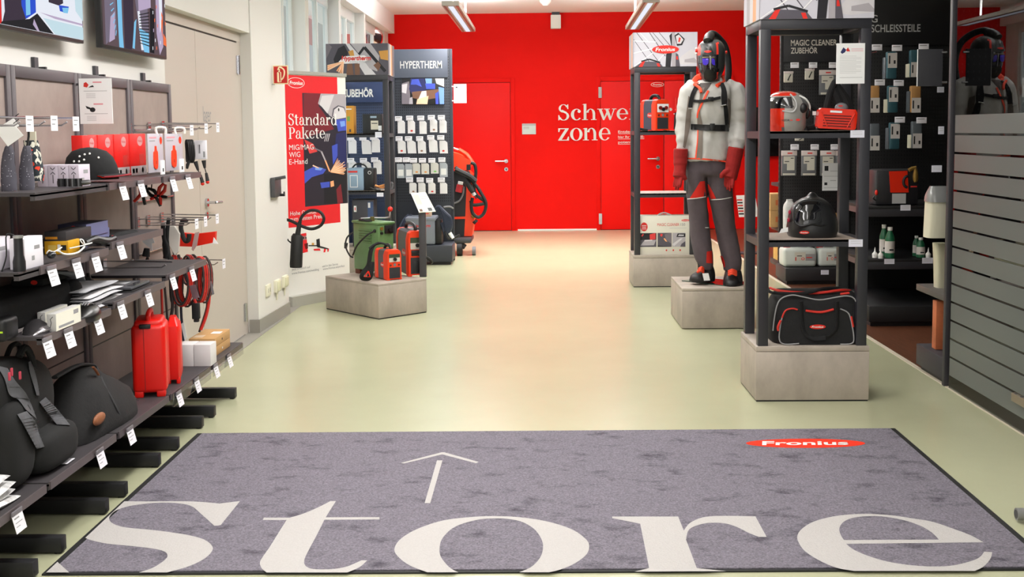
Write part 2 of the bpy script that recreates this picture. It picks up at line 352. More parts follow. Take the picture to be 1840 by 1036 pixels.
# hanging luminaires
LUMI = M('luminaire_grey', (176, 168, 158), .45); DIFF = M('diffuser', (236, 240, 255), .4, emit=1.0)
def luminaire(x0, x1, y0, y1, z, w, label):
    t = thing('pendant_luminaire', label, 'lamp', ((x0+x1)/2, (y0+y1)/2, z), 'pendant luminaires')
    m = MB(); h = .045
    def ring(x, y): return [(x-w/2, y, z), (x+w/2, y, z), (x+w/2, y, z+h), (x-w/2, y, z+h)]
    m.loft([ring(x0, y0), ring(x1, y1)], LUMI); m.build('housing', t)
    m = MB(); a = .3*w
    k = lambda x, y: [(x-a/2, y, z-.006), (x+a/2, y, z-.006), (x+a/2, y, z+.002), (x-a/2, y, z+.002)]
    m.loft([k(x0, y0+.08), k(x1, y1-.08)], DIFF); m.build('diffuser', t)
    for s in (-1, 1):
        m = MB(); b = .36*w*s
        k = lambda x, y: [(x+b-.05*w, y, z-.004), (x+b+.05*w, y, z-.004), (x+b+.05*w, y, z+.002), (x+b-.05*w, y, z+.002)]
        m.loft([k(x0, y0+.02), k(x1, y1-.02)], M('louvre', (150, 110, 104), .35, .6)); m.build('side_louvre', t)
    for k in (.12, .8):
        x = x0+(x1-x0)*k; y = y0+(y1-y0)*k
        m = MB(); m.cyl((x, y, z+h), (x, y, 3.02), .012, WHITE); m.cyl((x, y, 3.0), (x, y, 3.04), .055, WHITE); m.build('suspension_rod', t)
a, b = AZ(809, 10, 2.65), AZ(842, 57, 2.65); luminaire(a.x, b.x, a.y, b.y, 2.65, .17, 'grey pendant luminaire hanging left of the white ceiling box')
a, b = AZ(1170, 4, 2.65), AZ(1136, 53, 2.65); luminaire(a.x, b.x, a.y, b.y, 2.65, .17, 'grey pendant luminaire hanging right of the white ceiling box')
# glass partition with frosted bands
GL = glass_mat('partition_glass', (168, 170, 170), 1.42, .0)
FR = M('frosted_film', (97, 102, 100), .32, spec=.5)
m = MB(); m.bx(2.234, 2.246, -3, 6.0, .0, 3.04, GL); struct(m.build('wall_right'))
m = MB(); zs = [1.475-.1*i for i in range(15)]
for i in range(14): m.bx(2.230, 2.2335, -3, 5.985, zs[i+1]+(.006 if i < 13 else 0), zs[i]-.006*(i > 0), FR)
o = m.build('frosted_bands'); o.parent = bpy.data.objects['wall_right']
m = MB(); m.bx(2.215, 2.26, 4.6, 5.17, .135, .175, M('brushed_steel', (176, 168, 150), .35, .8), .003); f = TOP(0, 0, .175)
for y in (5.14, 5.08, 5.0): m.oval(f, 2.225, y, .006, .012, DARK)
tag(m.build('glass_door_fitting', loc=(2.23, 4.9, .135)), 'brushed steel clamp at the foot of the frosted glass wall', 'fitting')
p = AZ(1836, 923, .03); m = MB(); m.tube([(p.x-.02, p.y, .03), (p.x+.42, p.y-.02, .03)], .022, M('grey_tube', (128, 128, 126), .5), 16)
m.tube([(p.x-.021, p.y, .03), (p.x-.0195, p.y, .03)], .016, DARK, 16)
tag(m.build('floor_tube', loc=(p.x+.3, p.y, .008)), 'grey round tube lying on the floor beside the mat', 'tube')
m = MB(); m.bx(4.9, 5.1, -3, YB, 0, 3.04, M('dark_side_wall', (70, 66, 70), .7)); struct(m.build('wall_side'))
# ---------------------------------------------------------------- serif lettering: simple outline glyphs, x-height 1
def ringarc(cx, cy, rx, ry, ix, iy, a0, a1, n=20, dx=0):
    A = [math.radians(a0+(a1-a0)*i/n) for i in range(n+1)]
    return [(cx+rx*math.cos(t), cy+ry*math.sin(t)) for t in A]+[(cx+dx+ix*math.cos(t), cy+iy*math.sin(t)) for t in A[::-1]]
def rc(x0, y0, x1, y1): return [(x0, y0), (x1, y0), (x1, y1), (x0, y1)]
def bowl(x0, x1, t=.2): c = (x0+x1)/2; r = (x1-x0)/2; return [ringarc(c, .5, r, .52, r-t, .47, 0, 180), ringarc(c, .5, r, .52, r-t, .47, 180, 360)]
def stem(x, y1, t=.2, s=.12, flag=True): return [rc(x, 0, x+t, y1), rc(x-s, 0, x+t+s, .06)]+([[(x-s, y1-.07), (x+t*.6, y1-.09), (x+t, y1), (x, y1)]] if flag else [])
GLY = {
 'S': (.95, [ringarc(.44, 1.06, .36, .37, .2, .32, 20, 262), ringarc(.45, .37, .41, .40, .22, .34, -160, 80), [(.74, 1.0), (.80, 1.0), (.80, 1.42), (.74, 1.42), (.66, 1.22)], [(.05, .46), (.12, .46), (.2, .2), (.12, .0), (.05, 0)], [(.2, .82), (.62, .58), (.7, .72), (.34, .95)]]),
 'c': (.9, [ringarc(.46, .5, .42, .52, .22, .46, 48, 320, dx=.03), ringarc(.66, .78, .12, .13, .01, .01, 0, 360)]),
 'h': (1.12, stem(.1, 1.45)+[ringarc(.62, .55, .34, .46, .15, .40, 0, 165, dx=-.01), rc(.77, 0, .96, .56), rc(.65, 0, 1.07, .06)]),
 'w': (1.4, [[(.0, 1), (.42, 1), (.42, .94), (.31, .94), (.53, .25), (.72, .85), (.8, .62), (.52, -.02), (.42, -.02), (.1, .94), (0, .94)], [(.5, 1), (.93, 1), (.93, .94), (.82, .94), (1.02, .25), (1.2, .94), (1.1, .94), (1.1, 1), (1.42, 1), (1.42, .94), (1.29, .94), (1.0, -.02), (.9, -.02), (.6, .94), (.5, .94)]]),
 'e': (.95, [ringarc(.47, .5, .43, .52, .24, .46, 0, 325, dx=.02), rc(.2, .48, .9, .55)]),
 'i': (.5, stem(.14, 1.0)+[ringarc(.24, 1.28, .12, .12, .01, .01, 0, 360)]),
 'ß': (1.05, [rc(.12, 0, .32, 1.1), rc(0, 0, .42, .06), ringarc(.45, 1.1, .33, .36, .13, .31, 0, 180), ringarc(.55, 1.05, .25, .3, .06, .24, -90, 60), ringarc(.6, .4, .36, .42, .16, .36, -140, 95), [(.44, .76), (.62, .76), (.62, .82), (.44, .82)]]),
 '-': (.6, [rc(.05, .42, .55, .52)]),
 'z': (.88, [rc(.05, .93, .82, 1.0), rc(.04, 0, .84, .07), [(.04, .05), (.28, .05), (.82, .95), (.58, .95)], [(.05, .7), (.12, .7), (.2, .95), (.05, 1)], [(.84, .32), (.77, .32), (.66, .05), (.84, 0)]]),
 'o': (1.0, bowl(.04, .96, .22)), 'n': (1.12, stem(.1, 1.0)+[ringarc(.62, .55, .34, .46, .15, .40, 0, 165, dx=-.01), rc(.77, 0, .96, .56), rc(.65, 0, 1.07, .06)]),
 't': (.66, [rc(.17, .15, .37, 1.3), rc(0, .93, .6, 1.0), ringarc(.42, .22, .25, .24, .05, .18, 180, 320), [(.17, 1.3), (.37, 1.3), (.17, .98), (.02, .98)]]),
 'a': (.98, [ringarc(.42, .68, .32, .34, .14, .28, 0, 170), rc(.55, .1, .74, .72), ringarc(.34, .27, .30, .29, .12, .22, 60, 330), ringarc(.82, .13, .16, .15, .05, .09, 180, 340), ringarc(.2, .72, .11, .11, .01, .01, 0, 360)]),
 'd': (1.08, [ringarc(.44, .5, .4, .52, .2, .46, 30, 330), rc(.68, .0, .88, 1.45), rc(.68, 0, 1.02, .06), rc(.55, 1.39, .88, 1.45)]),
 'r': (.78, stem(.1, 1.0)+[ringarc(.56, .62, .3, .4, .14, .32, 60, 170), ringarc(.62, .86, .12, .13, .01, .01, 0, 360)]),
 'P': (1.02, [rc(.14, 0, .36, 1.42), rc(0, 0, .5, .06), rc(0, 1.36, .6, 1.42), ringarc(.52, 1.03, .44, .39, .22, .33, -90, 90), rc(.3, .64, .54, .70), rc(.3, 1.36, .54, 1.42)]),
 'k': (1.08, stem(.1, 1.45)+[[(.3, .42), (.72, .94), (.84, .94), (.48, .52)], rc(.6, .94, 1.0, 1.0), [(.44, .56), (.58, .66), (1.0, .06), (.74, .06)], rc(.64, 0, 1.08, .06)])}
def serif(m, f, t, u, v, xh, mat, w=None, off=.001):
    W = sum(GLY[c][0] for c in t); k = xh if w is None else w/W; n = 0
    for c in t:
        for lp in GLY[c][1]:
            vs, fs = fill([lp]); n += 1
            m.flat(f, [(u+p.x*k, v+p.y*xh) for p in vs], fs, mat, off+(n % 5)*.00015)
        u += GLY[c][0]*k
m = MB(); f = FRONT(0, YB-.0215, 0)
p = AY(1002, 216, YB); serif(m, f, 'Schweißer-', p.x, p.z, .155, WHITE, w=AY(1223, 216, YB).x-p.x)
p = AY(1002, 252.5, YB); serif(m, f, 'zone', p.x, p.z, .172, WHITE, w=AY(1098, 252, YB).x-p.x)
for i, t in enumerate(('Entdecken Sie', 'hier Ihr Schweiß-', 'potential.')):
    p = AY(1110.5, 238.5+9.3*i, YB); ww = (.40, .365, .26)[i]; m.text(f, t, p.x, p.z, .032, WHITE, w=ww, bold=.012); m.rect(f, p.x, p.z-.017, p.x+ww, p.z-.011, WHITE)
struct(m.build('wall_lettering')); bpy.data.objects['wall_lettering'].parent = bpy.data.objects['wall_back']
# ================================================================ mat
def mat_material():
    m = M('mat_pile', (126, 121, 131), .95, spec=.1, var=.42, scale=150, bump=.6); nt = m.node_tree
    tc = [n for n in nt.nodes if n.type == 'TEX_COORD'][0]; ramp = [n for n in nt.nodes if n.type == 'VALTORGB'][0]; b = nt.nodes['Principled BSDF']
    mp = nt.nodes.new('ShaderNodeMapping'); mp.inputs['Scale'].default_value = (1.6, 2.6, 1); n2 = nt.nodes.new('ShaderNodeTexNoise'); n2.inputs['Scale'].default_value = 3.2; n2.inputs['Detail'].default_value = 7; n2.inputs['Roughness'].default_value = .65
    r2 = nt.nodes.new('ShaderNodeValToRGB'); r2.color_ramp.elements[0].position = .30; r2.color_ramp.elements[0].color = (.42, .42, .44, 1); r2.color_ramp.elements[1].position = .46; r2.color_ramp.elements[1].color = (1, 1, 1, 1)
    x = nt.nodes.new('ShaderNodeMix'); x.data_type = 'RGBA'; x.blend_type = 'MULTIPLY'; x.inputs['Factor'].default_value = 1
    nt.links.new(tc.outputs['Object'], mp.inputs[0]); nt.links.new(mp.outputs[0], n2.inputs['Vector']); nt.links.new(n2.outputs['Fac'], r2.inputs[0])
    nt.links.new(ramp.outputs[0], x.inputs[6]); nt.links.new(r2.outputs[0], x.inputs[7]); nt.links.new(x.outputs[2], b.inputs['Base Color']); return m
MATW = M('mat_white_pile', (188, 184, 182), .95, spec=.1, var=.05, scale=150, bump=.4); PILE = mat_material()
mc = [AZ(75, 1034, 0), AZ(1905, 1025, 0), AZ(1608, 771, 0), AZ(355, 780, 0)]
t = thing('entrance_mat', 'large grey entrance mat with white lettering, arrow and red oval logo', 'mat', ((mc[0].x+mc[1].x)/2, 4.3, 0))
cen = sum(mc, V())/4; ins = [p+(cen-p).normalized()*.03 for p in mc]
m = MB(); m.loft([[tuple(V((p.x, p.y, z))) for p in mc] for z in (.0005, .006)], RUBBER); m.build('rubber_edge', t)
m = MB(); m.loft([[tuple(V((p.x, p.y, z))) for p in ins] for z in (.003, .010)], PILE); m.build('pile', t)
def onmat(pts, ox, oy, k): return [(lambda q: (q.x, q.y)+tuple(p[2:]))(AZ(ox+p[0]*k, oy+p[1]*k, .010)) for p in pts]
c6 = lambda P: catmull(onmat(P, 60, 760, .34783)); c7 = lambda P: catmull(onmat(P, 660, 760, .34783)); c8 = lambda P: catmull(onmat(P, 1100, 760, .40217))
K = 1
letters = {'letter_s': [c6([(470, 403, K), (600, 404), (750, 403), (860, 406), (960, 415, K), (1068, 402, K), (967, 527, K), (935, 530, K), (870, 472), (815, 428), (740, 413), (650, 411), (560, 418), (480, 432), (420, 455), (393, 485), (400, 510), (440, 530), (500, 541), (600, 550), (700, 562), (800, 578), (880, 600), (922, 632), (922, 662), (880, 702), (800, 740), (690, 771, K), (545, 771, K), (620, 745), (680, 705), (692, 680), (670, 660), (600, 645), (480, 632), (380, 622), (300, 605), (268, 592, K)])],
 'letter_s_foot': [c6([(124, 716, K), (186, 771, K), (66, 771, K)])],
 'letter_t': [c6([(1563, 402, K), (1510, 486, K), (1788, 485, K), (1788, 497, K), (1503, 499, K), (1468, 570), (1420, 660), (1400, 705), (1405, 735), (1440, 752), (1500, 755), (1560, 752), (1620, 740), (1665, 722), (1695, 708, K), (1725, 708, K), (1690, 740), (1650, 760), (1620, 771, K), (1205, 771, K), (1180, 750), (1170, 720), (1185, 690), (1220, 640), (1270, 560), (1308, 500, K), (1185, 500, K), (1190, 488, K), (1325, 488, K), (1400, 465), (1470, 435), (1533, 403, K)])],
 'letter_o': [c7([(140, 650), (170, 600), (250, 550), (380, 505), (520, 486), (660, 480), (800, 487), (940, 510), (1060, 550), (1130, 600), (1146, 637), (1130, 680), (1070, 725), (1000, 755), (940, 770, K), (785, 770, K), (850, 740), (895, 690), (908, 635), (895, 590), (860, 545), (800, 510), (730, 495), (660, 492), (580, 497), (490, 520), (430, 550), (385, 600), (373, 650), (380, 690), (410, 730), (435, 752), (470, 770, K), (310, 770, K), (220, 735), (160, 690)])],
 'letter_r': [c8([(0, 417, K), (295, 417, K), (320, 480, K), (345, 448), (390, 425), (440, 416), (520, 414), (640, 416, K), (690, 508, K), (655, 508, K), (610, 490), (560, 465), (515, 450), (470, 445), (420, 447), (370, 460), (340, 480), (330, 520, K), (378, 647, K), (510, 661, K), (100, 663, K), (165, 647, K), (125, 449, K), (0, 424, K)])],
 'letter_e': [c8([(828, 500), (850, 470), (900, 440), (980, 418), (1060, 408), (1150, 405), (1250, 412), (1340, 425), (1430, 440), (1520, 470), (1600, 500), (1660, 532, K), (1045, 539, K), (1080, 565), (1150, 595), (1250, 622), (1380, 638), (1500, 638), (1590, 620), (1640, 600), (1662, 574, K), (1698, 576, K), (1690, 605), (1660, 640), (1620, 660, K), (1080, 660, K), (1000, 645), (920, 610), (860, 570), (832, 530)]), c8([(1015, 470), (1022, 500), (1036, 522, K), (1460, 520, K), (1430, 490), (1380, 460), (1310, 435), (1220, 418), (1150, 415), (1080, 422), (1035, 440)])],
 'arrow_head': [c7([(173, 205, K), (385, 150, K), (397, 150, K), (575, 200, K), (562, 207, K), (388, 161, K), (190, 208, K)])], 'arrow_shaft': [c7([(360, 192, K), (388, 192, K), (325, 413, K), (296, 413, K)])]}
f = TOP(0, 0, .010)
for k, lp in letters.items():
    m = MB(); vs, fs = fill(lp); m.flat(f, vs, fs, MATW, .0006); m.build('lettering' if 'letter' in k else 'arrow', t)
a, b = AZ(1340, 796, .01), AZ(1555, 796, .01); h = AZ(1447, 787.5, .01).y-AZ(1447, 804, .01).y
m = MB(); m.logo(f, (a.x+b.x)/2, (a.y+b.y)/2, b.x-a.x, h, m=M('mat_red_pile', (232, 60, 40), .95, spec=.1)); m.build('logo', t)
# ================================================================ left wall: screens and shelving
def sidepts(f, x, pts): return [(AX(px, py, x).y-f[0].y, AX(px, py, x).z-f[0].z) for px, py in pts]
def emis(n, c, e=.95): return M('screen_'+n, c, .4, emit=e)
SCR = {'w': emis('white', (236, 240, 250)), 'b': emis('blue', (40, 80, 210)), 'd': emis('dark', (58, 46, 62)), 'k': emis('black', (28, 26, 32)), 'r': emis('red', (220, 40, 40)), 'c': emis('cyan', (130, 200, 240)), 'g': emis('grey', (120, 110, 128)), 'l': emis('lilac', (188, 170, 200)), 'o': emis('orange', (250, 120, 70)), 'p': emis('pale', (200, 226, 236)), 't': emis('taupe', (96, 78, 84))}
def screen(y0, y1, z0, z1, label, base, polys):
    t = thing('wall_screen', label, 'screen', (-1.93, (y0+y1)/2, z0), 'wall screens over the shelving')
    m = MB(); m.bx(-1.93, -1.9, y0, y1, z0, z1, BLACK, .004); m.build('bezel', t)
    m = MB(); m.bx(-1.984, -1.93, (y0+y1)/2-.2, (y0+y1)/2+.2, z0+.15, z0+.45, DARK); m.build('wall_mount', t)
    m = MB(); f = SIDE(-1.9, 0, 0); m.rect(f, y0+.012, z0+.014, y1-.012, z1-.014, SCR[base], .0005)
    for i, (c, pts) in enumerate(polys):
        q = sidepts(f, -1.9, pts); q = [(min(max(a, y0+.013), y1-.013), max(b, z0+.015) if py >= 0 else z1-.015) for (a, b), (_, py) in zip(q, pts)]
        vs, fs = fill([q]); m.flat(f, vs, fs, SCR[c], .001+.0003*i)
    m.build('picture', t)
screen(3.45, 4.705, 1.80, 2.42, 'nearer wall screen showing a bright blue-white welding scene', 'w', [
    ('r', [(-40, -30), (6, -30), (3, 44), (-40, 60)]), ('d', [(4, -20), (50, -20), (64, 20), (30, 46), (3, 44), (8, 20)]), ('b', [(34, -20), (64, -20), (64, 22), (46, 34), (38, 10)]), ('c', [(48, -10), (56, -10), (54, 26), (46, 28)]),
    ('k', [(3, 38), (52, 34), (66, 24), (96, 66), (60, 60), (0, 50)]), ('l', [(60, 34), (70, 58), (66, 60), (58, 44)]), ('l', [(70, 22), (150, 44), (150, 47), (98, 34)]), ('p', [(76, 32), (150, 50), (151, 74), (98, 64)]),
    ('d', [(74, -10), (100, -10), (112, 6), (104, 10), (86, 4)]), ('b', [(104, 9), (122, 12), (120, 24), (106, 20)]), ('c', [(110, 14), (122, 14), (120, 24), (112, 23)]), ('p', [(126, -10), (152, -10), (152, 40), (134, 20)])])
screen(4.905, 5.765, 1.80, 2.42, 'farther wall screen beside the door showing a dark scene with sparks', 't', [
    ('g', [(187, -10), (206, -10), (210, 60), (190, 82)]), ('l', [(198, 30), (206, 20), (206, 70), (196, 76)]), ('c', [(208, -10), (217, -10), (220, 60), (222, 88), (214, 86), (212, 50)]), ('d', [(220, -10), (240, -10), (240, 60), (236, 90), (224, 88)]),
    ('g', [(242, 0), (262, -10), (268, 94), (254, 92), (246, 30)]), ('l', [(246, -10), (270, -10), (270, 14), (248, 20)]), ('w', [(246, 20), (250, 20), (258, 90), (253, 90)]), ('c', [(240, 40), (244, 34), (241, 88), (237, 86)]),
    ('c', [(248, 50), (266, 60), (267, 95), (258, 94)]), ('k', [(268, 14), (276, 18), (276, 96), (268, 94)]), ('l', [(278, -10), (291, -10), (292, 84), (286, 99), (280, 60)]), ('w', [(283, -10), (290, -10), (290, 40), (286, 60)]), ('o', [(292, 60), (297, 70), (298, 84), (292, 80)]), ('o', [(288, 20), (291, 30), (290, 70), (288, 50)])]
    + [('k', [(248, 26+5*i), (266, 22+6*i), (266, 24+6*i), (248, 27.5+5*i)]) for i in range(11)] + [(('w', 'o', 'l')[i % 3], [(a, b), (a+1.2, b-1), (a+1.4, b+5), (a+.3, b+6)]) for i, (a, b) in enumerate([(271, 20), (274, 34), (272, 52), (275, 70), (279, 44), (281, 22), (284, 74), (277, 84), (286, 30), (270, 84), (276, 10), (280, 62), (291, 8), (292, 40)])] + [('c', [(192+2*i, 8+11*i), (198+i, 4+10*i), (199+i, 5+10*i), (193+2*i, 10+11*i)]) for i in range(6)])
# ---------------------------------------------------------------- shelving bays
JY = [5.95, 5.345, 4.735, 4.125, 3.52, 2.91]; XF = -1.60
SHELF = M('shelf_board', (62, 58, 61), .55, var=.05); PANEL = M('bay_panel', (154, 138, 131), .6, var=.16, scale=4, stretch=(1, 1, .7)); RAIL = M('label_rail', (92, 83, 85), .4)
TIERS = {0: (.285, [0, 1, 2, 3, 4]), 1: (.785, [1, 2, 3]), 2: (1.012, [2, 3]), 3: (1.235, [1, 2, 3])}
BAYZ = {(1, 1): .81, (1, 3): .768, (2, 3): .995}     # the second lowest shelf sits a little differently in each bay
names = ['bay next to the storeroom door', 'second bay from the storeroom door', 'middle bay', 'second bay from the near end', 'nearest bay']
FEET = [[5.84, 5.45], [5.245, 4.875], [4.625, 4.235], [4.04, 3.655], [3.44, 3.05]]
for i in range(5):
    y1, y0 = JY[i], JY[i+1]
    t = thing('shelving_bay', 'dark metal wall shelving with grey concrete-look back, the '+names[i], 'shelving', (-1.95, (y0+y1)/2, 0), 'wall shelving bays')
    for y in (y0+.002, y1-.037):
        m = MB(); m.bx(-1.983, -1.945, y, y+.035, .05, 1.68, FRAME, .002); m.build('upright', t)
    m = MB(); m.bx(-1.983, -1.945, y0+.037, y1-.037, 1.635, 1.68, FRAME, .002); m.build('top_rail', t)
    m = MB(); m.bx(-1.978, -1.955, y0+.037, y1-.037, .49, 1.635, PANEL); m.bx(-1.978, -1.957, y0+.037, y1-.037, .483, .49, BLACK); m.bx(-1.978, -1.955, y0+.037, y1-.037, .10, .483, PANEL); m.build('back_panel', t)
    m = MB(); ym = (y0+y1)/2-.03; m.bx(-1.984, -1.97, ym-.017, ym+.017, 1.68, 1.725, DARK); m.build('wall_bracket', t); m = MB(); m.bx(-1.984, -1.955, ym+.045, ym+.06, 1.68, 1.69, BLACK); m.build('screw', t)
    for y in FEET[i]:
        m = MB(); m.bx(-1.95, -1.618, y-.018, y+.022, .006, .058, M('foot_metal', (27, 27, 30), .45), .003); m.cyl((-1.64, y, .0), (-1.64, y, .01), .012, BLACK); m.build('base_foot', t)
    for k, (z, bays) in TIERS.items():
        if i in bays:
            z = BAYZ.get((k, i), z); m = MB(); e0 = .04 if k == 3 and i == 1 else 0; ys = y0-.13 if (k, i) == (2, 3) else y0+.006
            m.bx(-1.945, XF-.004, ys, y1-.006-e0, z-.012, z, SHELF); m.bx(XF-.02, XF-.004, ys, y1-.006-e0, z-.026, z-.006, SHELF); sh = m.build('shelf', t)
            if k < 3 or i < 3:
                m = MB(); m.bx(XF-.004, XF+.002, y0+.012, y1-.02-e0, z-.025, z+.002, RAIL if k or i > 2 else FRAME); m.build('label_rail', sh)
    if i < 2:
        m = MB(); m.bx(XF+.004, XF+.006, y0+.02, y1-.02, .225, .285, CLEAR); m.build('clear_strip', t)
# price tags on the shelf edges
tn = {0: 'bottom', 1: 'second lowest', 2: 'third lowest', 3: 'topmost'}
TAGS = {3: [(221, 337), (254, 331), (311, 329), (339, 325)], 2: [(94, 482), (138, 468), (172, 457), (217, 444)],
        1: [(86, 611), (124, 597), (176, 572), (218, 552), (267, 532), (311, 511), (346, 503)], 0: [(31, 907), (180, 800), (234, 763), (322, 706), (354, 678), (388, 652), (412, 633)]}
def make_tag(label, w=.066, h=.058):
    t = thing('price_tag', label, 'price tag', (0, 0, 0), 'price tags on the left shelving')
    R = Matrix.Rotation(math.radians(12), 3, 'Y')
    m = MB(); m.bx(-.001, .004, -w/2, w/2, -.004, .010, M('tag_clip', (120, 116, 122), .4), .001); m.build('clip', t)
    m = MB(Matrix.Rotation(math.radians(-14), 4, 'Y')); m.bx(0, .0015, -w/2, w/2, -h, 0, CARD); f = SIDE(.0015, -w/2, -h)
    m.rect(f, .008, h*.72, w*.6, h*.80, GREYINK, .0003); m.rect(f, .008, h*.5, w*.8, h*.54, GREYINK, .0003); m.rect(f, .008, h*.3, w*.5, h*.34, GREYINK, .0003); m.build('card', t); return t
proto = None
for k, L in TAGS.items():
    for i, (px, py) in enumerate(L):
        p = AX(px, py, XF+.012); z = TIERS[k][0]-.012
        if k == 2 and p.y < 4.125: z = .983
        if k == 1: z = (.768 if p.y < 4.125 else .785 if p.y < 4.735 else .81)-.012
        lab = '%s price tag from the left on the %s shelf of the left wall' % (ORD[i], tn[k])
        if proto is None: proto = make_tag(lab); proto.location = (XF+.008, p.y, z)
        else: dup(proto, (XF+.008, p.y, z), lab)
o = dup(proto, (AX(98, 830, -1.68).x, AX(98, 830, -1.68).y, .2895), 'price tag lying flat on the bottom shelf in front of the backpack'); o.rotation_euler = (0, math.radians(-76), 0)
# wire hooks
def hook(y, z, xt, label, x0=-1.945, tagc=True, w=.05, h=.04, group='wire hooks on the left shelving'):
    t = thing('wire_hook', label, 'hook', (x0, y, z), group)
    m = MB(); m.tube([(x0, y, z+.03), (x0+.03, y, z+.03), (xt, y, z+.024)], .003, CHROME, 6); m.tube([(x0, y, z), (xt-.05, y, z), (xt-.03, y, z+.012)], .003, CHROME, 6); m.bx(x0-.004, x0, y-.02, y+.02, z-.01, z+.04, CHROME); m.build('prong', t)
    if tagc:
        m = MB(); m.bx(xt, xt+.002, y-w/2, y+w/2, z-.02, z+.03, CARD); f = SIDE(xt+.002, y-w/2, z-.02); m.rect(f, .005, .035, w*.8, .039, GREYINK, .0003); m.rect(f, .005, .02, w*.6, .024, GREYINK, .0003); m.build('tag', t)
for i, (px, py) in enumerate([(53, 225), (97, 224), (136, 225)]):
    p = AX(px, py, XF); hook(p.y, p.z, XF, '%s wire hook from the left above the gloves and cap' % ORD[i])
for i, (px, py) in enumerate([(344, 232), (370, 229), (391, 227)]):
    p = AX(px, py, -1.66); hook(p.y, p.z-.01, -1.66, '%s wire hook in the upper row beside the storeroom door' % ORD[i])
for i, (px, py) in enumerate([(353, 400), (369, 396), (390, 391)]):
    p = AX(px, py, -1.66); hook(p.y, p.z-.01, -1.66, '%s wire hook in the middle row beside the storeroom door' % ORD[i])
for i, (px, py) in enumerate([(310, 480), (352, 478), (402, 475)]):
    p = AX(px, py, -1.64); hook(p.y, p.z, -1.64, '%s wire hook in the lower row carrying red and black cables' % ORD[i], tagc=i == 2)
for i, z in enumerate((1.45, 1.10, .84)):
    m = MB(); m.tube([(-1.944, 5.38, z-.012), (-1.944, 5.915, z-.012)], .005, CHROME, 6)
    tag(m.build('hook_bar', loc=(-1.944, 5.65, z)), 'chrome hook bar across the bay by the door, %s of three' % ('top', 'middle', 'lowest')[i], 'bar')
# notice sheet on the upright
m = MB(); p, q = AY(141, 141, 4.71), AY(203, 222, 4.71); m.bx(p.x, q.x, 4.71, 4.714, q.z, p.z, PAPER); f = FRONT(p.x, 4.71, q.z); W, H = q.x-p.x, p.z-q.z
m.rect(f, .02, H*.72, W-.02, H*.728, GREYINK); m.rect(f, .02, H*.22, W-.02, H*.228, GREYINK)
m.poly(f, [(.02, H*.82), (.035, H*.8), (.042, H*.86), (.032, H*.92), (.022, H*.9)], REDINK); m.poly(f, [(.04, H*.8), (.065, H*.81), (.06, H*.85), (.05, H*.83)], INK)
m.rect(f, .06, H*.9, W*.7, H*.93, M('pink_print', (226, 150, 160), .7)); m.rect(f, .06, H*.42, W*.72, H*.45, M('pink_print', (226, 150, 160), .7)); m.poly(f, [(.025, H*.4), (.045, H*.36), (.055, H*.3), (.03, H*.34)], INK); m.oval(f, .055, H*.31, .012, .01, INK)
for k in range(4): m.rect(f, .03, H*(.66-.03*k), W*.5, H*(.668-.03*k), LGREY); m.rect(f, .03, H*(.16-.03*k), W*.5, H*(.168-.03*k), LGREY)
m.bx(p.x-.04, p.x, 4.712, 4.718, p.z-.03, p.z-.02, DARK)
tag(m.build('notice_sheet', loc=(p.x, 4.712, q.z)), 'white printed notice sheet standing out from the shelving above the red packs', 'notice')
# ---------------------------------------------------------------- goods helpers
def sidebox(px0, px1, pyT, pyB, x, depth, z0=None):
    "a box whose face towards the room spans these picture columns on the plane x"
    a, b = AX(px0, pyB, x), AX(px1, pyB, x); z = a.z if z0 is None else z0; zt = AX((px0+px1)/2, pyT, x).z
    return x-depth, x, a.y, b.y, z, zt
def vring(pl, pr, py, y, d, n=24, p=2.6):
    a, b = AY(pl, py, y), AY(pr, py, y); c = (a+b)/2; rx = (b.x-a.x)/2; out = []
    sg = lambda t: math.copysign(abs(t)**(2/p), t)
    for k in range(n): t = 2*math.pi*k/n; out.append(c+V((rx*sg(math.cos(t)), d/2*sg(math.sin(t)), 0)))
    return out
def vloft(m, L, mat, n=24, p=2.6, noise=0, sub=3):
    L = [tuple(map(float, l)) for l in L]; R = []
    for i in range(len(L)-1):
        p0 = L[max(0, i-1)]; a, b = L[i], L[i+1]; p3 = L[min(len(L)-1, i+2)]
        for k in range(sub):
            t = k/sub; R.append([.5*(2*a[j]+(b[j]-p0[j])*t+(2*p0[j]-5*a[j]+4*b[j]-p3[j])*t*t+(3*a[j]-p0[j]-3*b[j]+p3[j])*t**3) for j in range(5)])
    R.append(L[-1]); rings = []
    for r in R:
        g = vring(*r, n=n, p=p)
        if noise: g = [q+V((random.uniform(-1, 1), random.uniform(-1, 1), random.uniform(-.5, .5)))*noise for q in g]
        rings.append(g)
    return m.loft(rings, mat)
LAV = M('lavender_box', (206, 196, 210), .6); GG = noise_ramp('glove_dotted', [(0, (196, 194, 204)), (.16, (84, 82, 92))], 110, voronoi=True); CAMO = noise_ramp('scarf_camouflage', [(0, (226, 66, 40)), (.42, (44, 52, 58)), (.53, (216, 214, 200)), (.60, (60, 66, 70))], 26)
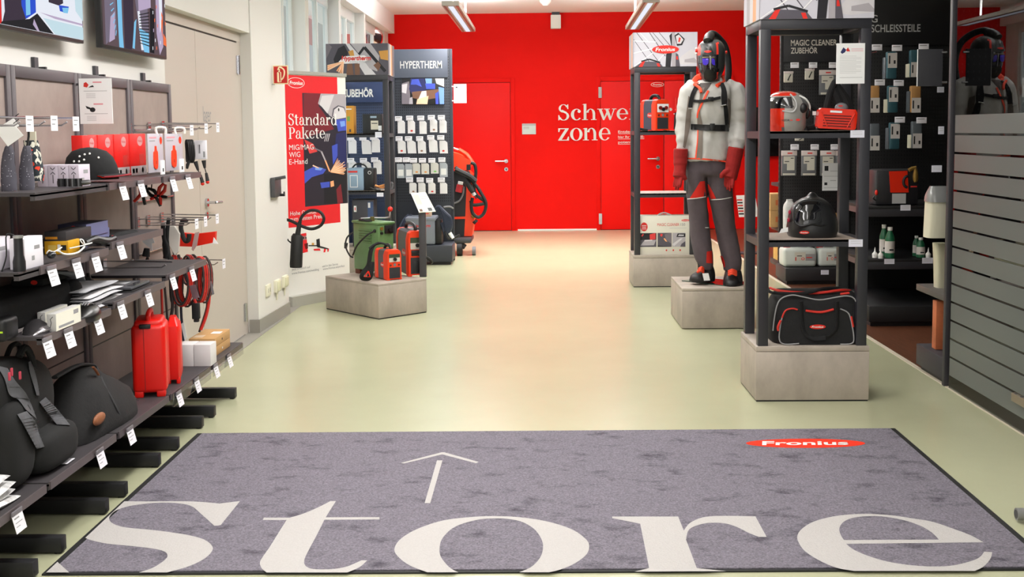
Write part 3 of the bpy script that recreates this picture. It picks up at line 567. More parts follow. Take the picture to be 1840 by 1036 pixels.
# ---------------------------------------------------------------- topmost shelf
z3 = 1.235
for i in range(4):
    x0 = -1.775+.0375*i; last = i == 3
    m = MB(); m.bx(x0, x0+.0365, 3.93, 4.03, z3, z3+.077, LAV, .001); f = FRONT(x0, 3.93, z3)
    for s in (-1, 1): m.tube([m.at(f, .010, .056+.007*s+.005*s, .0005), m.at(f, .018, .056+.004*s, .0005), m.at(f, .026, .056+.012*s, .0005)], .0012, INK, 4)
    m.rect(f, .017, .012, .0195, .042, INK)
    if last: f = SIDE(x0+.0365, 3.93, z3); m.rect(f, .04, .045, .08, .058, GREYINK); m.rect(f, .02, .01, .045, .03, GREYINK)
    tag(m.build('small_box', loc=(x0+.018, 3.98, z3)), 'small lavender box beside the black cap, %s of four from the left' % ORD[i], 'box', 'small lavender boxes on the top shelf')
t = thing('headlamp', 'black and silver headlamp with strap before the small lavender boxes', 'headlamp', AY(124, 336, 3.84))
for i, px in enumerate((110, 120, 131, 140)):
    a = AY(px, 336, 3.84); m = MB(); m.cyl((a.x, 3.84+.01*(i % 2), z3+.004), (a.x, 3.84+.01*(i % 2), z3+.032), .0115, M('gunmetal', (96, 96, 98), .25, .9) if i else BLACK); m.build('lamp_barrel', t)
m = MB(); m.tube([(AY(103, 330, 3.85).x, 3.85, z3+.016), (AY(124, 330, 3.85).x, 3.87, z3+.016), (AY(145, 330, 3.85).x, 3.85, z3+.016), (AY(165, 329, 3.95).x+.005, 3.91, z3+.016)], .009, BLACK, 8, smooth=3); m.build('strap', t)
# cap
t = thing('cap', 'black baseball cap with white specks and red-edged brim on the top shelf', 'cap', (-1.70, 4.26, z3))
m = MB(); c = AY(160, 320, 4.26); rings = []
for k, (s, h) in enumerate([(1.0, 0), (1.03, .02), (1.0, .05), (.88, .085), (.66, .108), (.3, .12), (.02, .123)]):
    rings.append([V((c.x+.014-.09*h+.098*s*math.cos(2*math.pi*j/28), 4.26+.085*s*math.sin(2*math.pi*j/28), z3+.012+h)) for j in range(28)])
m.loft(rings, CLOTHB); crown = m.build('crown', t)
m = MB(); br = []
for u in range(9):
    a = math.radians(-62+15.5*u); br.append((math.cos(a), math.sin(a)))
A = [V((c.x+.003+.098*a, 4.26+.085*b, z3+.034)) for a, b in br]; B = [V((c.x+.02+.098*a*1.5, 4.26+.075*b*1.0-.012, z3+.022+.010*(1-abs(b)))) for a, b in br]
for a, b, a2, b2 in zip(A, B, A[1:], B[1:]):
    m.face([m.v(a), m.v(b), m.v(b2), m.v(a2)], CLOTHB); m.face([m.v(a-V((0, 0, .004))), m.v(a2-V((0, 0, .004))), m.v(b2-V((0, 0, .004))), m.v(b-V((0, 0, .004)))], RED)
m.tube(B, .003, M('brim_edge', (150, 40, 50), .8), 6); m.build('brim', t)
m = MB(); bv = surf(crown)
for px, py in [(124, 301), (133, 290), (143, 281), (152, 277.5), (161, 276), (142, 290), (151, 287), (177, 283), (119, 308)]:
    h = bv.ray_cast(CAM, (AY(px, py, 4)-CAM).normalized())
    if h[0] is not None: m.ell(h[0], (.0045, .0045, .0045), WHITE, 8, 6)
m.build('eyelet', t)
# red retail packs
for i, (a, b, tp) in enumerate([(151, 177, 243), (179, 206, 242), (208, 234, 241), (236, 264, 240)]):
    x0, x1, y0, y1, z0, z1 = sidebox(a, b, tp, 322, -1.80, .045, z3); dy = y1-y0; h = z1-z0
    m = MB(); m.bx(x0, x1, y0, y1, z0, z1, M('pack_red', (224, 22, 14), .45), .002); f = SIDE(x1, y0, z0)
    m.rect(f, 0, 0, dy, h*.22, M('pack_grey', (196, 190, 190), .5)); m.oval(f, dy*.62, h*.82, dy*.17, h*.12, M('pack_badge', (206, 150, 150), .5)); m.text(f, 'Fronius', dy*.5, h*.8, h*.05, REDINK, w=dy*.24)
    for k in range(4): m.rect(f, dy*.15, h*(.72-.04*k), dy*.4, h*(.735-.04*k), REDINK)
    m.rect(f, dy*.55, h*.25, dy*.85, h*.5, M('pack_dark_red', (196, 44, 36), .5)); m.rect(f, dy*.1, h*.05, dy*.24, h*.16, INK); m.rect(f, dy*.3, h*.05, dy*.42, h*.16, DARK); m.oval(f, dy*.75, h*.11, dy*.06, h*.07, DARK)
    tag(m.build('retail_pack', loc=((x0+x1)/2, (y0+y1)/2, z0)), 'red upright retail pack behind the cap, %s of four from the left' % ORD[i], 'pack', 'red retail packs on the top shelf')
for i, (a, b) in enumerate([(268, 295), (299, 330)]):
    x0, x1, y0, y1, z0, z1 = sidebox(a, b, 240, 316, -1.67, .004, z3+.015); dy = y1-y0; h = z1-z0
    t = thing('blister_pack', 'grey hanging card with a red bottle picture, %s of the pair' % ('left', 'right')[i], 'pack', (x1, (y0+y1)/2, z0), 'grey bottle cards')
    m = MB(); m.bx(x0, x1, y0, y1, z0, z1, M('blister_grey', (186, 180, 190), .45), .001); f = SIDE(x1, y0, z0)
    m.oval(f, dy*.85, h*.82, dy*.08, h*.1, ORANGE); m.rect(f, dy*.08, h*.88, dy*.55, h*.92, M('pink_print', (226, 150, 160), .7)); m.rect(f, dy*.08, h*.8, dy*.45, h*.83, GREYINK); m.build('card', t)
    m = MB(); f = SIDE(x1, y0, z0); m.poly(f, catmull([(dy*.32, h*.14), (dy*.55, h*.12), (dy*.58, h*.5), (dy*.52, h*.56), (dy*.5, h*.68, 1), (dy*.42, h*.68, 1), (dy*.40, h*.56), (dy*.32, h*.5)], 4), ORANGE, .004, .004); m.text(f, 'X', dy*.4, h*.22, .014, INK, off=.005); m.build('bottle', t)
    m = MB(); m.bx(x1, x1+.006, y1-dy*.26, y1-dy*.02, z0-.012, z0+h*.3, PAPER); f = SIDE(x1+.006, y1-dy*.26, z0-.012); m.rect(f, dy*.08, .012, dy*.16, .028, INK); m.build('price_label', t)
    m = MB(); m.tube([(x0, y0+dy*.7, z1-.01), (x0-.005, y0+dy*.7, z1+.025), (x0+.03, y0+dy*.78, z1+.025), (x0+.03, y0+dy*.8, z1)], .006, WHITE, 8, smooth=3); m.build('hanger', t)
# things on the hooks of the first row
for i, (pl, pr, y) in enumerate([(3, 29, 3.66), (36, 61, 3.72)]):
    t = thing('work_glove', '%s grey dotted work glove hanging at the near end of the shelving' % ('left', 'right')[i], 'glove', AY((pl+pr)/2, 352, y), 'dotted gloves')
    m = MB(); vloft(m, [(pl+8, pr-8, 262, y, .03), (pl+4, pr-5, 274, y, .035), (pl, pr-3, 300, y, .04), (pl, pr, 325, y, .045), (pl+1, pr, 343, y, .04), (pl+4, pr-3, 349, y, .02)], GG, noise=.0012, p=2.3); m.build('glove_body', t)
    m = MB(); m.tube([AY((pl+pr)/2, 266, y), AY((pl+pr)/2+3, 245, y+.01), AY((pl+pr)/2+3, 217, y+.01)], .004, BLACK, 6); m.build('hanging_loop', t)
    m = MB(); m.ell(AY(pr-2, 345, y-.012), (.004, .004, .004), RED, 8, 6); m.build('cuff_tab', t)
t = thing('neck_gaiter', 'red, white and dark camouflage tube scarf hanging beside the gloves', 'scarf', AY(62, 330, 3.79))
m = MB(); vloft(m, [(44, 66, 252, 3.79, .05), (46, 69, 265, 3.79, .055), (52, 73, 290, 3.79, .06), (56, 77, 310, 3.79, .06), (57, 76, 325, 3.79, .05)], CAMO); o = m.build('scarf_body', t)
m = MB(); m.bx(AY(53, 240, 3.78).x, AY(65, 240, 3.78).x, 3.775, 3.78, AY(55, 262, 3.78).z, AY(55, 236, 3.78).z, M('card_beige', (226, 220, 200), .7)); m.build('header_card', t)
for i, (pts, y, nm) in enumerate([([(-14, 226), (24, 222), (42, 243), (14, 263)], 3.56, 'large white swing tag tilted over the left grey glove'), ([(5, 224), (24, 212), (34, 226), (24, 232), (8, 230)], 3.62, 'small white swing tag behind the tilted one by the left glove')]):
    m = MB(); f = FRONT(0, y, 0); m.poly(f, [(AY(a, b, y).x, AY(a, b, y).z) for a, b in pts], PAPER, 0, .002); m.tube([AY(pts[1][0], pts[1][1], y-.002), AY(pts[1][0]+10, pts[1][1]-8, y)], .0015, BLACK, 5)
    tag(m.build('swing_tag', loc=AY(20, 240, y)), nm, 'tag')
# clamps and cables in the bay by the door
def clamp(m, px, py, y, s, a, c1, c2):
    o = AY(px, py, y); R = Matrix.Rotation(a, 3, 'Y')
    for sg, c in ((-1, c1), (1, c2)): m.tube([o+R @ V((sg*.004*s, 0, .02*s)), o+R @ V((sg*.012*s, 0, -.005*s)), o+R @ V((sg*.006*s, 0, -.03*s)), o+R @ V((sg*.024*s, 0, -.065*s))], [.006*s, .008*s, .007*s, .006*s], c, 8, smooth=2)
for i, (px, py, a, nm) in enumerate([(258, 338, .3, 'black and red earth clamp hanging under the top shelf, left of two'), (272, 345, -.9, 'black clamp hanging under the top shelf, crossing the left red one'), (292, 338, .5, 'red clamp hanging under the top shelf, right of two')]):
    m = MB(); clamp(m, px, py, 5.05, 1.1, a, RED if i != 1 else BLACK, BLACK if i != 2 else RED); m.tube([AY(px, py-6, 5.05), AY(px+2, 318, 5.06)], .003, BLACK, 6)
    tag(m.build('earth_clamp', loc=AY(px, py, 5.05)), nm, 'clamp', 'clamps under the top shelf')
t = thing('cable_bundle', 'bundle of black cable with plug hanging left of the white carded clamp', 'cable', AY(340, 300, 5.55))
m = MB()
for k in range(4): m.tube([AY(334+3*k, 257, 5.55), AY(335+3*k, 252, 5.56), AY(338+3*k, 256, 5.54), AY(340+3*k, 275, 5.54), AY(342+2*k, 288, 5.55), AY(336+3*k, 290, 5.56), AY(335+3*k, 272, 5.56)], .0055, RUBBER, 7, closed=True, smooth=3)
m.build('cable', t); m = MB(); m.tube([AY(341, 288, 5.55), AY(337, 296, 5.55), AY(336, 303, 5.55)], [.006, .009, .006], RUBBER, 8); m.build('plug', t)
t = thing('carded_clamp', 'white carded pack with two black clamps with red tips by the door', 'pack', AY(360, 285, 5.66))
m = MB(); p, q = AY(349, 252, 5.66), AY(371, 286, 5.66); m.bx(p.x, q.x, 5.655, 5.68, q.z, p.z, M('card_white', (228, 226, 232), .5), .002); f = FRONT(p.x, 5.655, q.z); m.rect(f, .02, .03, .024, .075, GREYINK); m.rect(f, .026, .03, .030, .075, INK); m.rect(f, .045, .01, .055, .04, GREYINK); m.build('card', t)
for a, b, c in [((351, 290), (356, 306), (364, 330)), ((366, 288), (368, 302), (373, 327))]:
    m = MB(); m.tube([AY(*a, 5.65), AY(*b, 5.65)], [.012, .006], RUBBER, 8); m.tube([AY(*b, 5.65), AY((b[0]+c[0])/2, (b[1]+c[1])/2-4, 5.65)], .003, RUBBER, 6); m.tube([AY((b[0]+c[0])/2, (b[1]+c[1])/2-4, 5.65), AY(c[0], c[1]-2, 5.65)], [.007, .010], RUBBER, 8); m.ell(AY(*c, 5.65), (.010, .010, .009), RED, 10, 6); m.build('clamp', t)
t = thing('strap_holder', 'black helmet strap and sleeve hanging from the middle hook row', 'strap', AY(300, 440, 5.5))
m = MB(); m.tube([AY(293, 402, 5.5), AY(294, 425, 5.5), AY(298, 446, 5.5), AY(297, 464, 5.5)], [.016, .014, .022, .016], CLOTHB, 10, smooth=3, flat=.6); m.tube([AY(303, 392, 5.52), AY(300, 430, 5.52), AY(306, 470, 5.5), AY(312, 478, 5.5)], .010, CLOTHB, 8, smooth=3); m.build('strap', t)
for i, (pts, y, nm) in enumerate([([(257, 418), (272, 420), (274, 450), (256, 434)], 5.42, 'white cable tag hanging at the left of the middle hook row'), ([(263, 422), (273, 421), (278, 436), (266, 438)], 5.41, 'square white label over the left cable tag of the middle row')]):
    m = MB(); f = FRONT(0, y, 0); m.poly(f, [(AY(a, b, y).x, AY(a, b, y).z) for a, b in pts], PAPER, 0, .002); tag(m.build('swing_tag', loc=AY(266, 436, y)), nm, 'tag')
m = MB(); f = FRONT(0, 5.57, 0); m.poly(f, [(AY(a, b, 5.57).x, AY(a, b, 5.57).z) for a, b in [(300, 406), (313, 406), (322, 420), (320, 452), (314, 458), (304, 440), (299, 424)]], M('sleeve_white', (222, 218, 210), .6), 0, .02)
m.tube([AY(297, 435, 5.55), AY(297, 405, 5.55), AY(301, 396, 5.56), AY(304, 405, 5.56)], .004, WHITE, 6, smooth=3)
tag(m.build('sleeve_card', loc=AY(310, 450, 5.57)), 'white sleeve card hanging behind the black curved handle', 'card')
m = MB(); m.tube([AY(328, 398, 5.6), AY(325, 408, 5.6), AY(329, 425, 5.6), AY(334, 433, 5.6), AY(339, 430, 5.6), AY(340, 420, 5.6)], .012, RUBBER, 10, smooth=4); m.ell(AY(331, 396, 5.6), (.022, .015, .012), RUBBER, 10, 8)
tag(m.build('curved_handle', loc=AY(332, 425, 5.6)), 'black curved handle hanging before the red sleeve', 'handle')
t = thing('carded_tool', 'red plastic sleeve with white card hanging from the middle hook row', 'pack', AY(350, 430, 5.66))
m = MB(); f = FRONT(0, 5.66, 0); m.poly(f, [(AY(a, b, 5.66).x, AY(a, b, 5.66).z) for a, b in [(316, 417), (352, 420), (387, 416), (386, 435), (358, 441), (345, 443), (314, 442)]], RED, 0, .03); m.build('sleeve', t)
m = MB(); f = FRONT(0, 5.64, 0); m.poly(f, [(AY(a, b, 5.64).x, AY(a, b, 5.64).z) for a, b in [(350, 418), (358, 416), (354, 440), (347, 451), (344, 448)]], M('card_pinkgrey', (190, 160, 156), .6), 0, .004); m.poly(f, [(AY(a, b, 5.67).x, AY(a, b, 5.67).z) for a, b in [(387, 425), (395, 437), (385, 436)]], PAPER, 0, .004); m.build('card', t)
t = thing('test_lead', 'black test lead pair with red and black plugs hanging left of the straps', 'cable', AY(265, 480, 5.4))
m = MB(); m.tube([AY(264, 446, 5.4), AY(262, 460, 5.4)], [.014, .02], CLOTHB, 8); m.tube([AY(265, 462, 5.4), AY(261, 476, 5.4)], [.006, .008], RUBBER, 8); m.tube([AY(266, 462, 5.4), AY(265, 486, 5.4)], .0022, REDINK, 6); m.tube([AY(266, 460, 5.39), AY(269, 475, 5.39), AY(272, 488, 5.39)], .0022, RUBBER, 6); m.build('lead', t)
m = MB(); m.tube([AY(265, 486, 5.4), AY(264, 494, 5.4)], [.004, .010], RED, 8); m.build('red_plug', t, label='red plug'); m = MB(); m.tube([AY(272, 486, 5.39), AY(272, 494, 5.39)], [.004, .010], BLACK, 8); m.build('black_plug', t)
CR = M('cable_red', (206, 44, 34), .5); CK = M('cable_dark', (58, 50, 50), .5)
for name, cx, cy, rx, ry, y, lab in [('cable_coil', 332, 513, 19, 37, 5.5, 'red and black cable coil hanging lower left beside the shelving end'), ('cable_coil', 364, 502, 15, 41, 5.62, 'red and black cable coil hanging beside the door, right one'), ('cable_coil', 317, 502, 8, 44, 5.62, 'narrow red and black cable coil half hidden behind the shelf end'), ('cable_coil', 343, 485, 13, 27, 5.74, 'red and black cable coil hanging behind the two front coils')]:
    t = thing(name, lab, 'cable', AY(cx, cy+ry, y), 'cable coils beside the door'); a = MB(); b = MB()
    for k in range(9):
        yy = y+(k-4)*.011; s = .93+.09*math.sin(k*2.3); (a if k % 2 else b).tube([AY(cx-8+2*k+(rx-4)*s*math.cos(2*math.pi*j/22), cy+ry*s*math.sin(2*math.pi*j/22), yy) for j in range(22)], (.0052), CR if k % 2 else CK, 7, closed=True)
    a.build('red_strand', t, label='red strand'); b.build('black_strand', t, label='dark strand')
for pts, y, r, c, nm, mat in [([(345, 520), (350, 540), (353, 548)], 5.52, .008, 1, 'black cable connector hanging under the left cable coil', CR), ([(373, 515), (376, 535), (371, 565), (361, 592)], 5.66, .008, 0, 'red cable tail hanging from the right coil to the boxes', CR), ([(369, 525), (372, 550), (358, 596)], 5.68, .006, 0, 'black cable tail hanging from the right coil to the boxes', CK), ([(290, 515), (291, 545), (292, 578)], 5.42, .006, 0, 'thin red cable hanging behind the tall red case', CR), ([(296, 515), (299, 550), (301, 575)], 5.44, .006, 0, 'thin black cable hanging behind the tall red case', CK), ([(308, 518), (310, 550), (306, 575)], 5.46, .008, 0, 'black cable running up from the slim red case', CK), ([(325, 540), (326, 570), (330, 612)], 5.55, .007, 0, 'dark blue cable hanging behind the white boxes', M('cable_blue', (36, 40, 66), .5))]:
    m = MB(); m.tube([AY(a, b, y) for a, b in pts], r, mat, 8, smooth=4)
    if c: e = AY(*pts[-1], y); m.bx(e.x-.022, e.x+.016, y-.014, y+.014, e.z-.07, e.z+.012, RUBBER, .005); m.bx(e.x-.014, e.x+.010, y-.012, y+.012, e.z-.085, e.z-.07, RUBBER, .003)
    tag(m.build('hanging_cable', loc=AY(*pts[-1], y)), nm, 'cable')
for i, (pts, y, nm) in enumerate([([(340, 513), (351, 511), (358, 534), (347, 538)], 5.46, 'mauve label hanging inside the left cable coil'), ([(377, 505), (380, 505), (385, 528), (381, 530)], 5.6, 'grey tag hanging on the right cable coil'), ([(325, 582), (330, 578), (336, 606), (332, 612)], 5.5, 'white printed tag hanging beside the slim red case')]):
    m = MB(); f = FRONT(0, y, 0); m.poly(f, [(AY(a, b, y).x, AY(a, b, y).z) for a, b in pts], (M('tag_mauve', (140, 110, 118), .6), GREY, PAPER)[i], 0, .002); tag(m.build('swing_tag', loc=AY(pts[0][0], pts[0][1], y)), nm, 'tag')
# ---------------------------------------------------------------- third lowest shelf
z2 = .995
for a, b, tp, nm in [(-24, 21, 427, 'white carton left of the black torch'), (46, 79, 425, 'white carton right of the black torch')]:
    x0, x1, y0, y1, z0, z1 = sidebox(a, b, tp, 478, -1.69 if a < 0 else -1.615, .10 if a < 0 else .05, z2); m = MB(); m.bx(x0, x1, y0, y1, z0, z1, M('carton_white', (232, 228, 236), .6), .002); f = SIDE(x1, y0, z0); dy = y1-y0; h = z1-z0
    m.rect(f, dy*.5, h*.6, dy*.8, h*.72, GREYINK); m.rect(f, dy*.35, h*.25, dy*.5, h*.4, GREYINK); f = FRONT(x0, y0, z0)
    tag(m.build('carton', loc=((x0+x1)/2, (y0+y1)/2, z0)), nm, 'box', 'white cartons by the torch')
t = thing('torch', 'black torch standing upright between white cartons', 'torch', AY(35, 480, 3.43)); c = AY(35, 480, 3.43)
m = MB(); m.lathe([(.001, 0), (.019, 0), (.019, .03), (.0145, .05), (.0135, .104), (.001, .105)], (c.x, c.y, z2), BLACK, 18); m.build('body', t)
m = MB(); m.lathe([(.001, .104), (.0155, .104), (.0155, .112), (.001, .113)], (c.x, c.y, z2), SILVER, 18); m.build('bezel_ring', t); m = MB(); m.tube([(c.x+.008, c.y, z2+.1), (c.x-.03, c.y-.01, z2+.118), (c.x-.035, c.y-.01, z2+.05), (c.x-.052, c.y-.01, z2)], .0022, BLACK, 6, smooth=4); m.build('lanyard', t)
NAVY = M('navy_box', (36, 36, 60), .5); CHAR = M('charcoal_box', (52, 48, 50), .55); YEL = M('yellow_pack', (222, 164, 20), .5); PBL = M('pale_blue', (120, 126, 170), .5)
def front_side_box(pl, pc, pr, tp, bt, y, mf, ms, nm, cat='box', z=None, txt=None, name='carton', dec=None, grp=None):
    "box with its near face spanning pl..pc at depth y and its room-side face running back to column pr"
    a, b = AY(pl, bt, y), AY(pc, bt, y); y1 = b.x*F_PX/(pr-962) if pr else y+.1; z0 = (z if z is not None else b.z); z1 = AY(pc, tp, y).z
    m = MB(); m.bx(a.x, b.x, y, y1, z0, z1, mf, .0015); f = FRONT(a.x, y, z0); W = b.x-a.x; H = z1-z0
    if ms: m.rect(SIDE(b.x, y, z0), .001, .001, y1-y-.001, H-.001, ms, .0004)
    if txt: m.text(f, txt[0], W*txt[1], H*txt[2], H*txt[3], txt[4], w=W*txt[5], bold=.02)
    if dec: dec(m, f, W, H, SIDE(b.x, y, z0), y1-y)
    o = m.build(name, loc=((a.x+b.x)/2, (y+y1)/2, z0)); return tag(o, nm, cat, grp)
front_side_box(80, 119, 153, 416, 434, 3.905, CHAR, None, 'charcoal box with orange lettering stacked on the yellow pack', z=1.031, txt=('SOFTTORCH', .05, .42, .22, M('orange_ink', (226, 150, 30), .6), .5) if False else None, dec=lambda m, f, W, H, s, D: m.rect(f, W*.04, H*.4, W*.6, H*.6, M('orange_ink', (226, 150, 30), .6)))
front_side_box(80, 123, None, 433, 450, 3.90, YEL, None, 'yellow pack under the charcoal box beside the white carton', z=z2+.001, dec=lambda m, f, W, H, s, D: (m.rect(f, W*.15, H*.3, W*.5, H*.7, M('yellow_label', (226, 190, 90), .6)), m.rect(f, W*.55, H*.25, W*.68, H*.75, PAPER), m.rect(f, W*.7, H*.3, W*.92, H*.7, INK)))
front_side_box(104, 155, 184, 403, 417, 4.12, NAVY, PBL, 'navy box with red oval logo on top of the pale blue pack', z=1.034, dec=lambda m, f, W, H, s, D: (m.oval(f, W*.55, H*.5, W*.15, H*.4, REDINK), m.poly(f, [(W*.42, H*.5), (W*.55, H*.15), (W*.68, H*.5), (W*.55, H*.9)], REDINK, .0008)))
front_side_box(104, 154, 186, 417, 436, 4.12, CHAR, PBL, 'pale blue pack under the navy box', z=z2)
t = thing('safety_glasses', 'safety glasses with white temples on the edge of the third lowest shelf', 'glasses', AY(130, 455, 3.7))
m = MB(); m.tube([AY(84, 455, 3.62), AY(88, 450, 3.62), AY(97, 452, 3.64), AY(111, 444, 3.7)], .0022, WHITE, 7, smooth=4); m.tube([AY(104, 450, 3.66), AY(115, 456, 3.7), AY(130, 456, 3.74), AY(142, 452, 3.8), AY(152, 443, 3.86)], .0032, WHITE, 7, smooth=4); m.tube([AY(125, 446, 3.8), AY(148, 441, 3.86), AY(165, 436, 3.92), AY(150, 438, 3.95), AY(144, 430, 3.95), AY(149, 431, 3.96), AY(152, 438, 3.94)], .0022, WHITE, 7, smooth=4); m.build('temple', t)
m = MB(); m.ell(AY(93, 458, 3.63), (.014, .02, .012), M('dark_lens', (30, 34, 38), .08), 14, 8); m.build('lens', t)
m = MB(); m.tube([AY(152, 437, 3.97), AY(170, 430, 4.06), AY(188, 434, 4.14), AY(205, 428, 4.24)], [.012, .016, .018, .012], BLACK, 10, smooth=4); m.tube([AY(150, 428, 4.1), AY(160, 425, 4.12), AY(178, 428, 4.2)], .006, BLACK, 8, smooth=3)
tag(m.build('welding_torch', loc=AY(180, 438, 4.1)), 'black hand torch lying on the third lowest shelf beside the glasses', 'torch')
m = MB(); m.tube([AY(197, 428, 4.35), AY(212, 424, 4.44), AY(243, 420, 4.6)], [.012, .017, .017], CLOTHB, 12, smooth=3); m.ell(AY(203, 426, 4.34), (.008, .008, .008), RED, 8, 6)
tag(m.build('rolled_pouch', loc=AY(220, 430, 4.45)), 'black rolled pouch with red end at the right end of that shelf', 'pouch')
# ---------------------------------------------------------------- second lowest shelf
z1_ = .768
m = MB(); m.bx(-1.93, -1.71, 3.45, 4.08, z1_, .885, CLOTHB, .035, seg=4); m.ell((-1.72, 4.06, .845), (.03, .05, .04), CLOTHB, 16, 10); m.bx(-1.86, -1.74, 3.86, 4.10, .885, .915, CLOTHB, .012); f = FRONT(-1.80, 3.858, .886); m.oval(f, .028, .015, .012, .008, RED)
t = tag(m.build('equipment_bag', loc=(-1.82, 3.76, z1_)), 'long black equipment bag with red badge on the second lowest shelf', 'bag')
m = MB(); m.bx(-1.79, -1.675, 3.43, 3.53, z1_, z1_+.075, BLACK, .015, seg=3); f = FRONT(-1.79, 3.43, z1_); m.rect(f, .095, .03, .108, .036, M('lime', (180, 220, 40), .5), .001)
tag(m.build('control_box', loc=(-1.73, 3.47, z1_)), 'black unit with a lime mark at the near end of that shelf', 'unit')
t = thing('face_shield', 'curved face shield with silver respirator on the second lowest shelf', 'visor', AY(45, 602, 3.6))
m = MB(); rim = [AY(30, 600, 3.58), AY(27, 580, 3.6), AY(33, 565, 3.64), AY(45, 557, 3.68), AY(58, 556, 3.72), AY(65, 564, 3.75), AY(65, 575, 3.76), AY(62, 590, 3.74)]
m.tube(rim, .006, BLACK, 8, smooth=4); m.bx(AY(2, 600, 3.6).x, AY(30, 600, 3.6).x, 3.58, 3.7, z1_, z1_+.07, BLACK, .02, seg=3); m.build('rim', t)
m = MB(); c = rim[0]*.5+rim[4]*.5; vs = [m.v(p+V((-.004, .004, 0))) for p in rim]
for a, b in zip(vs, vs[1:]): m.face((a, b, m.v(AY(36, 598, 3.62)+V((0, .03, 0)))), M('visor_pale', (196, 186, 186), .35))
m.build('shield', t)
m = MB(); vloft(m, [(42, 84, 599, 3.60, .10), (43, 90, 592, 3.61, .10), (48, 82, 582, 3.62, .08), (56, 72, 575, 3.63, .05), (61, 65, 573, 3.63, .01)], M('polished', (150, 146, 150), .15, .9), p=2); m.build('respirator', t)
m = MB(); vloft(m, [(30, 88, 606, 3.6, .12), (32, 90, 601, 3.6, .12), (36, 86, 598, 3.6, .1)], BLACK, p=2.2); m.build('base', t)
for i, (pl, pc, pr, tp, y, nm) in enumerate([(68, 82, 103, 561, 3.70, 'small white box behind the other beside the face shield'), (85, 101, 127, 564, 3.62, 'small white box with script print at the shelf edge beside the face shield')]):
    front_side_box(pl, pc, pr, tp, 595, y, M('white_grey_box', (190, 188, 186), .6), M('warm_white', (236, 234, 220), .6), nm, z=z1_, dec=lambda m, f, W, H, s, D: (m.tube([m.at(f, W*.3, H*.15), m.at(f, W*.5, H*.5), m.at(f, W*.4, H*.7), m.at(f, W*.7, H*.85)], .0012, INK, 4), m.rect(s, D*.1, H*.12, D*.7, H*.26, GREYINK), m.rect(s, D*.7, H*.6, D*.9, H*.85, GREYINK)))
t = thing('goggles', 'dark wrap-around goggles with silver edge on the second lowest shelf', 'goggles', AY(152, 576, 3.95))
m = MB(); vloft(m, [(129, 176, 575, 3.93, .14), (128, 178, 566, 3.93, .15), (134, 176, 556, 3.94, .13), (146, 168, 547, 3.95, .08), (154, 160, 545, 3.95, .02)], M('dark_shell', (28, 27, 26), .3), p=2.2); m.build('shell', t)
m = MB(); m.tube([AY(131, 560, 3.86), AY(138, 551, 3.87), AY(147, 545, 3.88)], .0035, SILVER, 6, smooth=3); m.build('silver_edge', t, label='silver edge')
for k in range(3): m = MB(); m.tube([AY(147+5*k, 548, 3.89), AY(152+5*k, 543, 3.92), AY(158+5*k, 546, 3.95)], .0028, GREY, 6, smooth=2); m.build('strap', t)
FOLD = [M('fabric_pale', (186, 186, 190), .85), M('fabric_grey', (130, 130, 134), .85), M('fabric_light', (216, 214, 216), .85), M('fabric_dark', (70, 70, 74), .85)]
for i in range(7):
    y0, y1 = 4.0+.01*(i % 3), 4.36-.015*(i % 4); zz = z1_+.0115*i; t = MB(); x1 = -1.63-.012*(i % 3)-(0.02 if i > 4 else 0)
    rings = []
    for k in range(13):
        u = k/12; yy = y0+(y1-y0)*u; hh = .0055*math.sqrt(max(.02, 1-abs(2*u-1)**4)); wv = .0025*math.sin(7*u+i)
        rings.append([V((-1.9+(x1+1.9)*s, yy, zz+.006+wv*s+hh*w)) for s, w in ((0, -1), (.5, -1), (.95, -1), (1, 0), (.95, 1), (.5, 1), (0, 1))])
    t.loft(rings, FOLD[(i*2) % 3 if i % 3 else 0]); o = t.build('folded_cloth', loc=(-1.76, 4.18, zz)); tag(o, 'pale folded glove pack in the pile on the second lowest shelf, %s from the bottom' % ORD[i], 'glove pack', 'folded glove packs in the pile')
m = MB(); f = None; R = Matrix.Rotation(math.radians(20), 3, 'Z'); m.bx(-1.9, -1.70, 3.98, 4.22, .888, .898, M('fabric_slate', (136, 138, 144), .85), .003, R=Matrix.Rotation(math.radians(-14), 3, 'X') @ R)
tag(m.build('work_apron', loc=(-1.8, 4.1, .885)), 'slate grey folded apron leaning on top of the glove pile', 'apron')
m = MB(); m.tube([AY(141, 505, 4.45), AY(152, 508, 4.42), AY(165, 514, 4.4)], [.012, .026, .014], CLOTHB, 12, smooth=4); m.tube([AY(158, 492, 4.44), AY(163, 506, 4.42), AY(172, 514, 4.42), AY(184, 516, 4.45)], [.008, .016, .018, .008], M('dark_leather', (58, 50, 48), .6), 12, smooth=4)
tag(m.build('leather_glove', loc=AY(160, 515, 4.43)), 'dark leather glove lying on the shelf behind the pale pile', 'glove')
for i in range(3):
    m = MB(); m.bx(-1.86, -1.62-.004*i, 4.40, 4.66-.02*i, z1_+.013*i, z1_+.013*i+.011, FOLD[3] if i != 1 else BLACK, .005); f = TOP(-1.75, 4.5, z1_+.013*i+.011)
    if i == 2: m.rect(f, -.02, 0, .06, .07, FOLD[0], .0008); m.bx(-1.66, -1.63, 4.44, 4.6, z1_+.037, z1_+.0405, CLEAR)
    tag(m.build('glove_pack', loc=(-1.74, 4.53, z1_+.013*i)), 'flat dark glove pack beside the pale pile, %s of three' % ('bottom', 'middle', 'top')[i], 'glove pack', 'flat dark glove packs')
